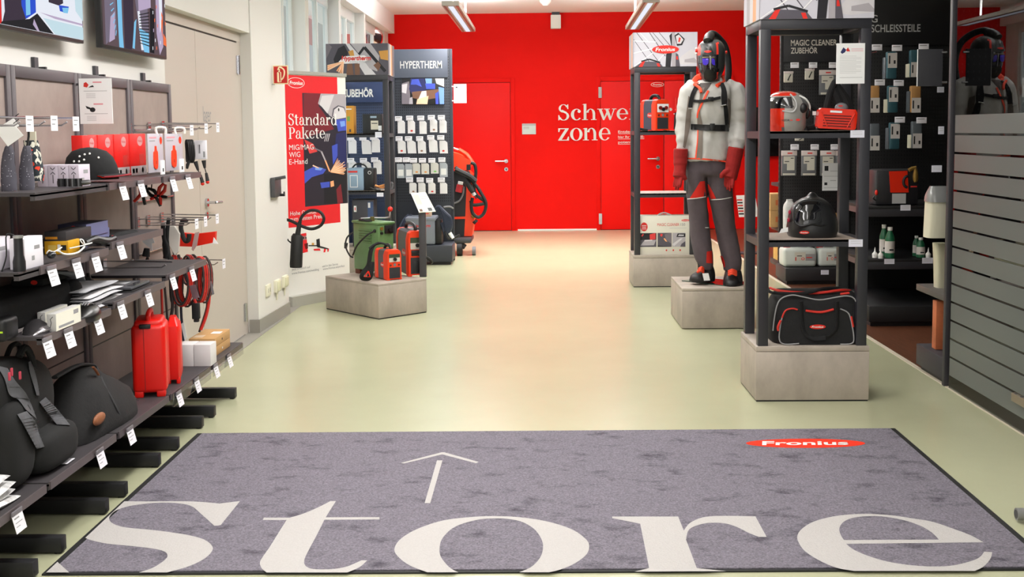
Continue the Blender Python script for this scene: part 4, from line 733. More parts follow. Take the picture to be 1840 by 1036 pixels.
# ---------------------------------------------------------------- bottom shelf
zb = .285
t = thing('backpack', 'large black and grey backpack leaning on the bottom shelf at the near end', 'backpack', (-1.78, 3.6, zb))
BK = M('backpack_black', (13, 13, 14), .85, var=.3, scale=30); GP = M('backpack_grey', (82, 82, 86), .85, var=.1, scale=60)
m = MB(); m.ell((-1.80, 3.58, zb+.195), (.125, .27, .21), BK, 36, 24, R=Matrix.Rotation(math.radians(-10), 3, 'X'), p=3.6); m.ell((-1.70, 3.70, zb+.075), (.09, .16, .075), BK, 28, 16, p=3.2); m.ell((-1.69, 3.46, zb+.15), (.055, .10, .14), BK, 24, 16, p=3); bk = m.build('body', t, sharp=60)
def on_plane(P, x, dx=0): return [AX(a, b, x+dx*i) for i, (a, b) in enumerate(P)]
for nm, L, R_ in [('shoulder_strap', [(-6, 656), (8, 680), (17, 708), (33, 718), (46, 735)], [(14, 661), (28, 684), (46, 705), (57, 728), (66, 752)]), ('shoulder_strap', [(31, 744), (42, 762), (54, 784), (66, 806)], [(48, 738), (64, 758), (70, 778), (80, 802)]), ('side_panel', [(51, 650), (54, 670), (60, 690), (66, 710)], [(55, 648), (63, 668), (68, 690), (71, 710)]), ('side_panel', [(71, 722), (86, 742), (102, 762)], [(82, 713), (105, 737), (126, 763)])]:
    drape(bk, L, R_, GP, nm, .011, .010, n=36, k=8, label='grey padded panel', dep=3.5, relax=5)
m = MB(); m.tube(on_plane([(34, 640), (44, 624), (56, 640), (66, 684), (86, 716)], -1.72, .006), .012, BK, 10, smooth=4); m.build('webbing', t)
m = MB(); m.tube(on_plane([(12, 640), (20, 622), (32, 618), (40, 632)], -1.80), .009, BK, 8, smooth=4); m.build('grab_handle', t)
for a in ((17, 676), (21, 668), (36, 674)): m = MB(); q = AX(*a, -1.655); m.bx(q.x-.003, q.x+.003, q.y-.005, q.y+.005, q.z-.013, q.z+.013, M('pull_pink', (190, 60, 80), .6), .002); m.build('zip_pull', t)
t = thing('tote_bag', 'slumped black tote with brown leather details between the backpack and the red cases', 'bag', (-1.76, 4.25, zb))
TB = M('tote_black', (24, 23, 24), .85, var=.25, scale=14, bump=.3)
m = MB(); rings = []
for k, (hz, sy, sx, cy) in enumerate([(0, .33, .135, 4.24), (.03, .335, .14, 4.24), (.09, .28, .12, 4.24), (.15, .20, .10, 4.2), (.20, .13, .07, 4.17), (.235, .09, .04, 4.17), (.245, .05, .015, 4.17)]):
    rings.append([V((-1.76+sx*math.copysign(abs(math.cos(a))**.7, math.cos(a))*(1+.05*math.sin(5*a+k)), cy+sy*math.copysign(abs(math.sin(a))**.8, math.sin(a))*(1+.04*math.sin(3*a+2*k)), zb+.002+hz)) for a in [2*math.pi*j/28 for j in range(28)]])
m.loft(rings, TB); m.build('body', t, sharp=50)
m = MB(); m.tube([AX(98, 678, -1.75), AX(130, 660, -1.74), AX(152, 654, -1.74), AX(172, 660, -1.73), AX(186, 690, -1.68), AX(205, 726, -1.64), AX(214, 744, -1.63)], .013, M('tote_strap', (46, 46, 48), .8), 8, smooth=4, flat=.5); m.build('handle', t)
LEA = M('brown_leather', (140, 84, 50), .6)
m = MB(); m.tube(on_plane([(167, 659), (172, 665), (177, 673)], -1.69), .006, LEA, 8, flat=.6); m.build('handle_wrap', t, label='brown leather handle wrap')
m = MB(); m.ell(AX(178, 752, -1.635), (.012, .055, .022), LEA, 16, 10); m.build('corner_patch', t, label='brown leather corner patch')
m = MB(); m.tube(on_plane([(215, 690), (222, 696), (231, 707)], -1.7), .0035, CHROME, 6); m.tube(on_plane([(231, 707), (240, 713)], -1.69), .007, LEA, 8); m.tube(on_plane([(240, 713), (249, 719)], -1.68), [.006, .002], CHROME, 8); m.build('carabiner', t)
CASE = M('case_red', (226, 20, 8), .38, spec=.5)
def red_case(loc, w, d, h, yaw, nm, taper):
    t = thing('tool_case', nm, 'case', loc, 'red plastic cases on the bottom shelf'); t.rotation_euler = (0, 0, yaw); L = V(loc); B = lambda mb, n: mb.build(n, t, loc=(0, 0, 0))
    m = MB(); b = .02
    if taper: m.loft([[V((sx*w/2*k, (0 if sy < 0 else d), z)) if 0 else V((sx*w/2*k, d/2+sy*d/2*kk, z)) for sx, sy in ((-1, -.8), (-.7, -1), (.7, -1), (1, -.8), (1, .8), (.7, 1), (-.7, 1), (-1, .8))] for z, k, kk in ((.02, .9, .95), (.035, 1, 1), (h*.78, 1, 1), (h*.88, .9, .95), (h*.95, .55, .6), (h, .4, .4))], CASE)
    else: m.bx(-w/2, w/2, 0, d, .018, h-.02, CASE, .02, seg=4); m.bx(-w/2+.012, w/2-.012, .012, d-.012, h-.04, h, CASE, .016, seg=3)
    B(m, 'shell')
    if not taper:
        m = MB(); m.bx(-.02, -.0165, -.0008, .004, .03, h-.03, M('case_seam', (150, 10, 6), .5)); B(m, 'seam')
        m = MB(); m.tube([(0, .03, h-.01), (0, .04, h+.022), (0, d-.04, h+.022), (0, d-.03, h-.01)], .011, CASE, 10, smooth=3); B(m, 'handle')
        m = MB(); m.bx(-.035, .012, -.004, .05, h-.034, h-.016, BLACK, .003); B(m, 'latch')
    else: m = MB(); m.tube([(0, d/2, h-.06), (0, d/2, h-.038)], w*.44, BLACK, 16); B(m, 'band')
    for x in (-w*.32, w*.32): m = MB(); m.bx(x-w*.13, x+w*.13, .004, .05, 0, .03, CASE, .004); B(m, 'foot')
p = AZ(270, 714, zb); red_case((p.x, p.y, zb), .142, .2, .335, math.radians(14), 'tall wide red plastic tool case on the bottom shelf', 0)
p = AZ(312, 690, zb); red_case((p.x, p.y, zb), .066, .17, .30, math.radians(14), 'slim red plastic case right of the wide red case', 1)
for i, (pl, pc) in enumerate([(321, 348), (349, 379)]):
    front_side_box(pl, pc, None, 619, 655, 5.33, M('ivory_box', (226, 222, 222), .55), None, 'small white square carton on the bottom shelf, %s of the pair' % ('left', 'right')[i], z=zb, grp='white cartons beside the cardboard boxes')
for i in range(2):
    a, b = AY(340, 640, 5.56), AY(387, 640, 5.56); h = .047
    m = MB(); m.bx(a.x, b.x, 5.56, 5.84, zb+i*h+.0005, zb+(i+1)*h-.0008, BROWN, .002); f = SIDE(b.x, 5.56, zb+i*h); m.oval(f, .13, .022, .008, .006, INK if i else WHITE)
    if i: f = TOP(a.x, 5.56, zb+2*h-.0008); m.rect(f, .07, .14, .12, .2, PAPER, .0006); m.rect(f, .01, .03, .06, .1, M('tape', (206, 180, 150), .4), .0006)
    tag(m.build('cardboard_box', loc=((a.x+b.x)/2, 5.7, zb+i*h)), 'flat brown cardboard box by the door, %s of two stacked' % ('lower', 'upper')[i], 'box', 'stacked cardboard boxes')
PAT = M('bag_print', (222, 220, 222), .6, var=.55, scale=26)
for i in range(4):
    m = MB(); rings = []
    for k in range(9):
        u = k/8; yy = 3.12+.26*u; hh = .010*math.sqrt(max(.02, 1-abs(2*u-1)**3))
        rings.append([V((-1.85+(.225-.01*(i % 2))*s, yy+.02*i*(.3-s), zb+.012+.022*i+hh*w+.006*math.sin(5*u+i)*s)) for s, w in ((0, -1), (.5, -1), (.95, -1), (1, 0), (.95, 1), (.5, 1), (0, 1))])
    m.loft(rings, PAT); tag(m.build('folded_shirt', loc=(-1.74, 3.25, zb+.022*i)), 'folded black and white patterned garment at the near end, %s of the pile' % ('bottom', 'second', 'third', 'top')[i], 'garment', 'folded patterned garments')
# ================================================================ pier, banner, pedestal with machines
t = thing('fire_sign', 'red square fire extinguisher sign standing out from the white pier', 'sign', AY(504, 151, 8.3)); y = 8.3
p, q = AY(490, 117.5, y), AY(518, 151, y); W = q.x-p.x; H = p.z-q.z
m = MB(); m.bx(p.x, q.x, y, y+.012, q.z, p.z, M('sign_cream', (232, 214, 170), .5), .001); m.build('panel', t)
m = MB(); f = FRONT(p.x, y, q.z); m.rect(f, W*.06, H*.06, W*.94, H*.94, M('sign_red', (198, 20, 16), .5)); SC = M('sign_print', (250, 232, 190), .5)
P3 = lambda L: [m.at(f, W*a, H*b, .002) for a, b in L]
m.tube(P3([(.32, .12), (.32, .62), (.42, .68), (.52, .62), (.52, .12), (.32, .12)]), .004, SC, 6); m.tube(P3([(.34, .14), (.34, .6)]), .008, SC, 6); m.tube(P3([(.34, .74), (.4, .88), (.55, .88), (.74, .75), (.76, .55), (.68, .35), (.56, .24)]), .0055, SC, 6, smooth=4); m.tube(P3([(.42, .68), (.45, .78), (.36, .8)]), .005, SC, 6); m.build('pictogram', t)
m = MB(); m.bx(p.x-.05, p.x+.01, y+.002, y+.01, q.z-.006, q.z+.004, SILVER); m.build('bracket', t)
t = thing('hose_holder', 'dark grey extinguisher holder with a peg on the white pier', 'holder', AX(492, 340, -1.95))
a = AX(487, 355, -1.955); b = AX(498, 322, -1.955)
m = MB(); m.bx(-1.957, -1.925, a.y, b.y, a.z, b.z+.02, M('holder_grey', (74, 74, 78), .45), .004); m.build('plate', t)
m = MB(); m.tube([(-1.935, a.y+.03, b.z+.01), (-1.935+.085, a.y+.03, b.z+.025)], .012, M('holder_grey', (74, 74, 78), .45), 12); m.build('peg', t)
m = MB(); m.bx(-1.93, -1.895, b.y-.05, b.y-.02, a.z, a.z+.02, BLACK, .003); m.bx(-1.9, -1.893, b.y-.05, b.y-.02, a.z, a.z+.035, BLACK, .002); m.build('hook', t)
for i, (px, py, w, h, nm) in enumerate([(483, 521, .12, .085, 'nearest cream wall socket low on the white pier'), (496, 513, .12, .09, 'middle cream wall socket low on the white pier'), (508, 505, .12, .09, 'farthest cream wall socket low on the white pier')]):
    c = AX(px, py, -1.958); t = thing('wall_socket', nm, 'socket', c, 'cream wall sockets'); xx = -1.974+(c.y-7.8)*.036
    m = MB(); m.bx(xx-.004, xx+.012+.01*(i > 0), c.y-w/2, c.y+w/2, c.z-h/2, c.z+h/2, CREAM, .004); m.build('plate', t)
    if i == 0:
        for s in (-1, 1): m = MB(); m.bx(xx+.012, xx+.0135, c.y+s*.025-.004, c.y+s*.025+.004, c.z-.015, c.z+.015, GREY); m.build('slot', t)
    else:
        m = MB(); m.bx(xx+.022, xx+.03, c.y-w*.4, c.y+w*.4, c.z-h*.4, c.z+h*.4, M('socket_lid', (226, 224, 190), .5), .004); m.build('lid', t)
        m = MB(); m.bx(xx+.002, xx+.008, c.y-.012, c.y+.012, c.z-h/2-.06, c.z-h/2, CREAM); m.build('cable_duct', t)
# extinguisher horn hanging past the corner of the pier
y = 8.75; t = thing('extinguisher_horn', 'black extinguisher horn and looped hose hanging past the white pier corner', 'extinguisher', AY(531, 480, y))
m = MB(); m.tube([AY(532, 480, y), AY(532, 474, y), AY(534, 425, y), AY(535, 421, y)], [.048, .05, .047, .036], RUBBER, 20); m.build('horn', t)
m = MB(); m.tube([AY(535, 421, y), AY(537, 408, y), AY(539, 398, y)], [.022, .018, .015], RUBBER, 12); m.build('neck', t)
m = MB(); m.tube([AY(538, 402, y), AY(543, 388, y), AY(557, 378, y), AY(574, 380, y), AY(582, 392, y), AY(576, 405, y), AY(560, 411, y), AY(542, 406, y), AY(524, 397, y+.02), AY(512, 394, y+.03)], .0125, RUBBER, 10, smooth=6); m.build('hose', t)
m = MB(); m.tube([AY(523, 436, y), AY(518, 432, y), AY(517, 429, y)], .006, RUBBER, 6); m.build('clip', t)
# roll-up banner
bo, be = V((-2.035, 8.95, 0)), V((-1.628, 9.60, 0)); bu = (be-bo).normalized(); BW = (be-bo).length
BF = (V((bo.x, bo.y, 0)), bu, V((0, 0, 1))); bn = bu.cross(BF[2])
def B(px, py): q = AP(px, py, bo, bn)-bo; return (q.dot(bu), q.z)
t = thing('rollup_banner', 'tall red and white roll-up banner with a welding photo and serif headline', 'banner', bo+bu*BW/2)
ztop = B(622, 137)[1]; e0 = B(511, 130)[0]
def bbox(m, u0, u1, v0, v1, th, mat): m.poly(BF, [(u0, v0), (u1, v0), (u1, v1), (u0, v1)], mat, th/2, th)
m = MB(); bbox(m, 0, BW, .0, .085, .12, M('banner_base', (186, 184, 176), .4, .3)); m.build('base', t)
m = MB(); bbox(m, 0, BW, ztop-.005, ztop+.022, .03, M('banner_base', (186, 184, 176), .4, .3)); m.build('top_rail', t)
m = MB(); f = BF; BR = M('banner_red', (232, 30, 38), .55)
m.poly(f, [(0, .08), (BW, .08), (BW, ztop), (0, ztop)], M('banner_white', (240, 238, 232), .6), 0, .003)
def bp(pts, mat, off): vs, fs = fill([[B(*p) for p in pts]]); m.flat(f, vs, fs, mat, off)
u0 = B(511, 130)[0]; ur = B(607, 200)[0]; vt = ztop-.012; vb = (B(610, 400)[1]+B(530, 407)[1])/2
m.rect(f, u0, vb, ur, vt, BR, .001)
ph = B(545, 250)[0]; pt = B(580, 168)[1]; pb = B(585, 368)[1]
m.rect(f, ph, pb, BW-.004, pt, M('photo_dark', (44, 38, 50), .5), .0014)
PH = {k: M('photo_'+k, c, .55) for k, c in dict(maroon=(120, 30, 42), grey=(176, 170, 176), pale=(214, 210, 214), navy=(36, 40, 92), blue=(66, 84, 190), sky=(120, 160, 230), ink=(26, 24, 32), spark=(255, 206, 170), hot=(244, 170, 120), red=(216, 60, 60), steel=(120, 112, 120), brown=(120, 84, 64), gold=(206, 150, 70), slate=(86, 82, 92), cloud=(206, 204, 214), white=(240, 238, 240)).items()}
def bpc(pts, c, off):
    L = [B(*p) for p in pts]; L = [(min(max(a, ph), BW-.005), min(max(b, pb), pt)) for a, b in L]; vs, fs = fill([L]); m.flat(f, vs, fs, PH[c], off)
bpc([(545, 168), (580, 168), (572, 190), (590, 215), (600, 232), (570, 240), (545, 250)], 'maroon', .0018)
bpc([(576, 168), (622, 168), (622, 212), (604, 214), (592, 208), (585, 198), (571, 186)], 'grey', .0022); bpc([(578, 172), (600, 170), (588, 204), (574, 187)], 'pale', .0026)
bpc([(596, 208), (598, 195), (607, 189), (618, 192), (622, 202), (622, 212), (604, 216)], 'slate', .003); bpc([(598, 208), (600, 197), (608, 191), (617, 194), (621, 204), (621, 211), (605, 214)], 'pale', .0033); m.oval(f, *B(608, 197), .009, .014, INK, .0037)
bpc([(603, 215), (622, 213), (622, 234), (607, 236)], 'blue', .003); bpc([(610, 218), (619, 217), (620, 226), (612, 228)], 'sky', .0034)
bpc([(604, 240), (622, 236), (622, 300), (610, 305), (598, 290)], 'navy', .0022); bpc([(596, 262), (606, 258), (606, 280), (598, 296)], 'blue', .0026)
bpc([(546, 250), (562, 258), (570, 272), (556, 276)], 'red', .0026)
for a, b, w, c in [((560, 264), (577, 272), 2.4, 'steel'), ((577, 272), (584, 288), 2.6, 'grey'), ((584, 288), (592, 308), 2.6, 'hot')]:
    d = V((b[0]-a[0], b[1]-a[1])).normalized(); n_ = V((-d.y, d.x))*w/2; bpc([(a[0]+n_.x, a[1]+n_.y), (b[0]+n_.x, b[1]+n_.y), (b[0]-n_.x, b[1]-n_.y), (a[0]-n_.x, a[1]-n_.y)], c, .0032)
bpc([(546, 308), (566, 298), (586, 304), (580, 312), (560, 318), (546, 330)], 'blue', .0024); bpc([(566, 299), (580, 302), (576, 306), (566, 305)], 'sky', .0028)
for i in range(16):
    a = math.radians(-62+5.2*i); r = 26+10*random.random(); o_ = (593, 309); e = (o_[0]+r*math.cos(a)*.9, o_[1]+r*math.sin(a)*.8-2)
    bpc([(o_[0], o_[1]-.6), (e[0], e[1]-.7), (e[0]+.4, e[1]+.5), (o_[0]+.5, o_[1]+.6)], 'spark' if i % 3 else 'hot', .003+.0001*i)
bpc([(562, 296), (573, 301), (572, 302.5), (561, 298)], 'spark', .0036)
bpc([(582, 312), (622, 308), (622, 366), (582, 366)], 'ink', .0025); bpc([(575, 328), (592, 326), (592, 336), (577, 338)], 'blue', .0028); bpc([(593, 326), (599, 324), (600, 334), (594, 336)], 'hot', .003); bpc([(604, 340), (612, 330), (616, 364), (606, 366)], 'maroon', .003)
for i in range(3): bpc([(585+3*i, 240), (586.5+3*i, 240), (583+3*i, 254), (582+3*i, 254)], 'pale', .0036)
a, b = B(516, 148), B(547, 148); lw = b[0]-a[0]; m.oval(f, (a[0]+b[0])/2, a[1], lw/2, lw*.22, WHITE, .0016); m.oval(f, (a[0]+b[0])/2, a[1], lw/2*.94, lw*.20, BR, .002); m.text(f, 'Fronius', a[0]+lw*.12, a[1]-lw*.075, lw*.15, WHITE, w=lw*.76, bold=.03, shear=.2, off=.0024)
for tx, (x0, x1), yb, h in (('Standard', (517, 606), 224, None), ('Pakete', (518, 584), 248.5, None)):
    a, b = B(x0, yb), B(x1, yb); serif(m, f, tx, a[0], a[1]-.004, .066, WHITE, w=b[0]-a[0], off=.004)
for tx, (x0, x1), yb, h in (('MIG/MAG', (519, 563), 269, .042), ('WIG', (519, 539), 282, .042), ('E-Hand', (519, 552), 295, .042), ('Hohe Qualität', (521, 568), 387, .034), ('zum besten Preis', (521, 579), 397, .034)):
    a, b = B(x0, yb), B(x1, yb); m.text(f, tx, a[0], a[1]-.002, h, WHITE, w=b[0]-a[0], off=.004)
for tx, (x0, x1), yb in (('Jetzt erhältlich auf', (524, 557), 486), ('www.fronius.com/welding', (524, 573), 493), ('und in den Stores', (579, 607), 480), ('www.fronius.at/perfect', (580, 619), 485)):
    a, b = B(x0, yb), B(x1, yb); m.text(f, tx, a[0], a[1], .018, GREYINK, w=b[0]-a[0], off=.002)
m.build('print_panel', t)
# the printed welding set at the foot of the banner is part of the print too
m = MB(); f = BF
for pts, mt in [([(540, 420), (550, 418), (553, 452), (541, 455)], BR), ([(543, 424), (551, 423), (551.5, 430), (543.5, 431)], PAPER), ([(546, 438), (553, 436), (553, 446), (549, 448)], INK), ([(554, 440), (572, 440), (572, 442), (554, 442)], INK), ([(568, 430), (574, 428), (575, 442), (569, 443)], INK), ([(570, 440), (590, 446), (590, 448), (570, 444)], INK), ([(563, 447), (574, 446), (576, 450), (564, 450)], BR), ([(582, 447), (586, 446), (584, 453), (581, 453)], BR), ([(588, 447), (591, 446), (590, 452), (588, 452)], BR), ([(560, 436), (564, 436), (564, 440), (560, 440)], PH['gold'])]:
    vs, fs = fill([[B(*p) for p in pts]]); m.flat(f, vs, fs, mt, .002)
for px in (545.2, 549.2): m.oval(f, *B(px, 427), .006, .01, INK, .003)
m.build('print_motif', t)
# ---------------------------------------------------------------- low pedestal with machines
F0 = V((-1.196, 8.314, 0)); e1 = (V((-1.695, 8.834, 0))-F0); e2 = (V((-.819, 8.581, 0))-F0); L1, L2 = e1.length, e2.length; e1.normalize(); e2 = (e2-e1*e2.dot(e1)).normalized(); ZP = .27
# local frame of the pedestal: x along e2 (to the right), y along e1 (to the left rear)
PT = Matrix((( e2.x, e1.x, 0, F0.x), (e2.y, e1.y, 0, F0.y), (0, 0, 1, 0), (0, 0, 0, 1)))
t = thing('pedestal', 'grey concrete-look pedestal set cornerwise carrying the green machine', 'pedestal', F0+e1*L1/2+e2*L2/2)
m = MB(PT); m.bx(0, L2, 0, L1, .008, ZP-.016, CONC, .002); m.build('body', t); m = MB(PT); m.bx(0, L2, 0, L1, ZP-.015, ZP, CONC, .001); m.bx(.003, L2-.003, .003, L1-.003, 0, .008, BLACK); m.build('top_board', t)
def PL(px, py, lx=None, ly=None):
    "sight line met with a plane of the pedestal frame -> local coordinates"
    I = PT.inverted(); o = I @ CAM; d = I.to_3x3() @ _ray(px, py); k = (lx-o.x)/d.x if lx is not None else (ly-o.y)/d.y; return o+d*k
# green antique welding transformer
GRN = M('machine_green', (96, 132, 82), .42, var=.08, scale=12)
gx0, gy0 = .26, .30; q = PL(681, 490, ly=None, lx=gx0); gy0 = q.y
gz = PL(681, 401, lx=gx0).z; gy1 = PL(635, 440, lx=gx0).y; gx1 = PL(708, 440, ly=gy0).x
t = thing('welding_transformer', 'old green welding transformer with a red ball crank on top', 'machine', PT @ V(((gx0+gx1)/2, (gy0+gy1)/2, ZP)))
m = MB(PT); m.bx(gx0, gx1, gy0, gy1, ZP+.035, gz-.012, GRN, .012); m.build('housing', t)
m = MB(PT); m.bx(gx0-.01, gx1+.01, gy0-.01, gy1+.01, gz-.014, gz+.006, GRN, .008); m.build('lid', t)
for x, y in ((gx0+.03, gy1-.04), (gx1-.03, gy1-.04), (gx0+.03, gy0+.04), (gx1-.03, gy0+.04)): m = MB(PT); m.bx(x-.025, x+.025, y-.03, y+.03, ZP, ZP+.036, M('foot_rust', (98, 46, 30), .7), .003); m.build('foot', t)
for k in range(6):
    zz = PL(660, 413+4.4*k, lx=gx0).z; m = MB(PT); m.bx(gx0-.012, gx0+.002, gy0+.09, gy0+.26, zz-.006, zz+.006, GRN, .006); m.build('louvre', t)
c = PT @ V((gx0+.06, gy0+.16, gz+.006))
m = MB(); m.cyl(c, c+V((0, 0, .035)), .018, M('old_brass', (110, 100, 60), .4, .7)); m.tube([c+V((-.09, -.02, .022)), c+V((0, 0, .025)), c+V((.10, .02, .022)), c+V((.135, .03, .028)), c+V((.142, .03, .07))], .007, CHROME, 10); m.build('crank', t)
m = MB(); m.ell(c+V((.142, .03, .092)), (.021, .021, .021), RED, 18, 12); m.build('crank_ball', t, label='red ball on the crank')
m = MB(); m.tube([PT @ V((gx0+.03, gy1-.06, gz+.012)), PT @ V((gx0-.0, gy1-.10, gz+.016)), PT @ V((gx0-.004, gy1-.2, gz+.012)), PT @ V((gx0+.01, gy0+.1, gz+.01))], .009, RUBBER, 8, smooth=4); m.tube([PT @ V((gx0+.03, gy1-.05, gz+.012)), PT @ V((gx0+.06, gy0+.2, gz+.014))], .008, RUBBER, 8); m.build('cable', t)
m = MB(); q = PT @ PL(673, 415, lx=gx0-.005); m.tube([q, AY(660, 422, 8.75), AY(642, 440, 8.8), AY(634, 458, 8.95)], .007, RUBBER, 8, smooth=4); m.ell(q, (.014, .014, .014), BLACK, 10, 8); m.tube([AY(636, 416, 9.15), AY(624, 426, 9.1), AY(621, 442, 9.05), AY(628, 458, 9.0), AY(634, 462, 8.98)], .007, RUBBER, 8, smooth=4); m.tube([AY(622, 436, 9.1), AY(621, 446, 9.1)], [.016, .012], BLACK, 8); m.build('mains_cable', t)
m = MB(PT); q = PL(700, 412, ly=gy0); m.bx(gx0+.06, gx1-.01, gy0-.012, gy0+.002, q.z-.03, q.z+.035, BLACK, .004); m.cyl((gx0+.03, gy0-.012, q.z+.012), (gx0+.03, gy0, q.z+.012), .014, M('brass', (170, 140, 70), .35, .8)); m.cyl((gx0+.03, gy0-.014, q.z-.025), (gx0+.03, gy0, q.z-.025), .011, BLACK); m.cyl(((gx0+gx1)/2+.03, gy0-.03, q.z), ((gx0+gx1)/2+.03, gy0, q.z), .018, BLACK); m.build('socket_panel', t)
# portable orange-red inverter in front
def inverter(name, label, o, yaw, w, d, h, side, strap=False, panel_z=(.52, .82)):
    T = Matrix.Translation(o) @ Matrix.Rotation(yaw, 4, 'Z'); t = thing(name, label, 'machine', o)
    def prof(k=1, e=0): return [(-w/2*k-e, .03*h), (-w/2*k-e, .82*h), (-w/2*k*.86-e*.6, .96*h), (-w/2*k*.6, 1.0*h+e), (w/2*k*.6, 1.0*h+e), (w/2*k*.86+e*.6, .96*h), (w/2*k+e, .82*h), (w/2*k+e, .03*h)]
    sec = lambda y, k=1, e=0: [V((a, y, b)) for a, b in prof(k, e)]
    m = MB(T); m.loft([sec(.03, .94), sec(d-.03, .94)], side); m.build('housing', t)
    m = MB(T); m.loft([sec(-.004, .9), sec(.012, 1.0), sec(.055, 1.0, .003), sec(.062, .95)], ORANGE); m.bx(-w*.5, -w*.28, -.004, .05, 0, .05*h, ORANGE, .006); m.bx(w*.28, w*.5, -.004, .05, 0, .05*h, ORANGE, .006); m.build('front_frame', t)
    m = MB(T); m.loft([sec(d-.06, .95), sec(d-.05, 1.0, .003), sec(d, .95)], ORANGE); m.build('rear_frame', t)
    f = (V((0, 0, 0)), V((1, 0, 0)), V((0, 0, 1))); m = MB(T)
    m.rect(f, -w*.36, h*.06, w*.36, h*.42, M('vent_dark', (44, 44, 48), .6), .006)
    m.rect(f, -w*.36, h*.60, w*.36, h*.74, M('panel_pale', (206, 200, 190), .4), .006); m.rect(f, -w*.36, h*.74, w*.36, h*.86, M('panel_display', (64, 78, 60), .3), .006); m.rect(f, -w*.08, h*.46, w*.08, h*.55, GREY, .006); m.build('control_panel', t)
    m = MB(T); m.cyl((0, -.004, h*.69), (0, -.022, h*.69), w*.1, BLACK, n=18); m.build('knob', t)
    for s in (-1, 1): m = MB(T); m.cyl((s*w*.27, -.004, h*.5), (s*w*.27, -.012, h*.5), w*.055, M('socket_brown', (96, 40, 24), .5)); m.build('socket', t)
    m = MB(T); m.tube([(0, .05, h*.98), (0, .07, h*1.1), (0, d*.5, h*1.14), (0, d-.08, h*1.1), (0, d-.05, h*.98)], w*.09, BLACK, 10, smooth=4); m.build('handle', t)
    m = MB(T); f = (V((-w/2*.94, 0, 0)), V((0, -1, 0)), V((0, 0, 1))); m.logo(f, -d*.36, h*.5, d*.34, h*.17, off=.001); m.build('logo', t)
    return t, T
q = AZ(710, 503, ZP); IT = math.radians(8)
t, T = inverter('portable_inverter', 'small orange and grey portable inverter with shoulder strap in front of the green machine', V((q.x-.005, q.y+.01, ZP)), math.radians(34), .13, .22, .235, M('inverter_grey', (84, 84, 88), .5))
m = MB(); m.tube([AY(684, 437, 8.55), AY(672, 440, 8.5), AY(666, 452, 8.46), AY(662, 476, 8.44), AY(652, 490, 8.42), AY(650, 499, 8.42), AY(662, 500, 8.42), AY(666, 490, 8.42), AY(668, 470, 8.44)], .022, CLOTHB, 8, smooth=5, flat=.3); m.tube([AY(664, 446, 8.47), AY(680, 436, 8.5), AY(696, 440, 8.52)], .02, CLOTHB, 8, smooth=4, flat=.4); m.build('shoulder_strap', t)
m = MB(); m.tube([AY(662, 487, 8.41), AY(665, 497, 8.41), AY(655, 497, 8.41), AY(662, 487, 8.41)], .006, RED, 6); m.build('strap_tab', t, label='red strap tab')
# larger machine behind the post
q = AZ(752, 497, ZP)
t, T = inverter('wire_feed_welder', 'larger orange welder with dark side half hidden by the sign post', V((q.x-.01, q.y+.03, ZP)), math.radians(20), .155, .42, .36, M('welder_grey', (78, 80, 86), .5))
m = MB(T); m.bx(-.05, .05, -.012, 0, .165, .21, BLACK, .004); m.bx(-.035, .03, -.009, .0, .03, .12, BLACK, .003); m.tube([(.0, -.02, .18), (.07, -.05, .15), (.11, -.03, .11), (.09, .0, .10)], .012, RUBBER, 8, smooth=4); m.build('torch_socket', t)
# sign post
q = AZ(760.5, 497, ZP); ang = math.radians(0)
t = thing('sign_post', 'dark post with a tilted white information plate on the pedestal corner', 'sign', V((q.x, q.y, ZP)))
zt = AY(760, 378, q.y).z; m = MB(); m.bx(q.x-.027, q.x+.027, q.y-.02, q.y+.02, ZP, zt, DARK, .002); m.build('post', t)
y0 = q.y-.06; c4 = [AY(738, 347, y0+.1), AY(765, 345, y0+.1), AY(783, 379.5, y0), AY(753, 381.5, y0)]
m = MB(); n_ = (c4[1]-c4[0]).cross(c4[3]-c4[0]).normalized(); n_ = n_ if n_.z > 0 else -n_
m.loft([[p-n_*.006 for p in c4], c4], M('plate_white', (236, 236, 222), .5)); ax = (c4[1]-c4[0]); ay = (c4[3]-c4[0])
def pq(a, b, c, d, mt): m.face([m.v(c4[0]+ax*u+ay*v+n_*.0008) for u, v in ((a, b), (c, b), (c, d), (a, d))], mt)
pq(.1, .1, .45, .6, M('plate_pale', (212, 220, 196), .6)); pq(.1, .84, .28, .96, M('plate_photo', (120, 96, 84), .6)); pq(.66, .8, .92, .96, M('plate_photo2', (92, 96, 98), .6)); pq(.5, .2, .9, .23, LGREY); pq(.5, .3, .9, .33, LGREY); m.build('plate', t)
m = MB(); q2 = AY(778, 515, 8.62); m.cyl((q2.x, q2.y-.02, q2.z), (q2.x, q2.y+.02, q2.z), .034, RUBBER, n=20); tag(m.build('caster_wheel', loc=q2), 'black wheel showing behind the right corner of the low pedestal', 'wheel') if False else m.bm.free()
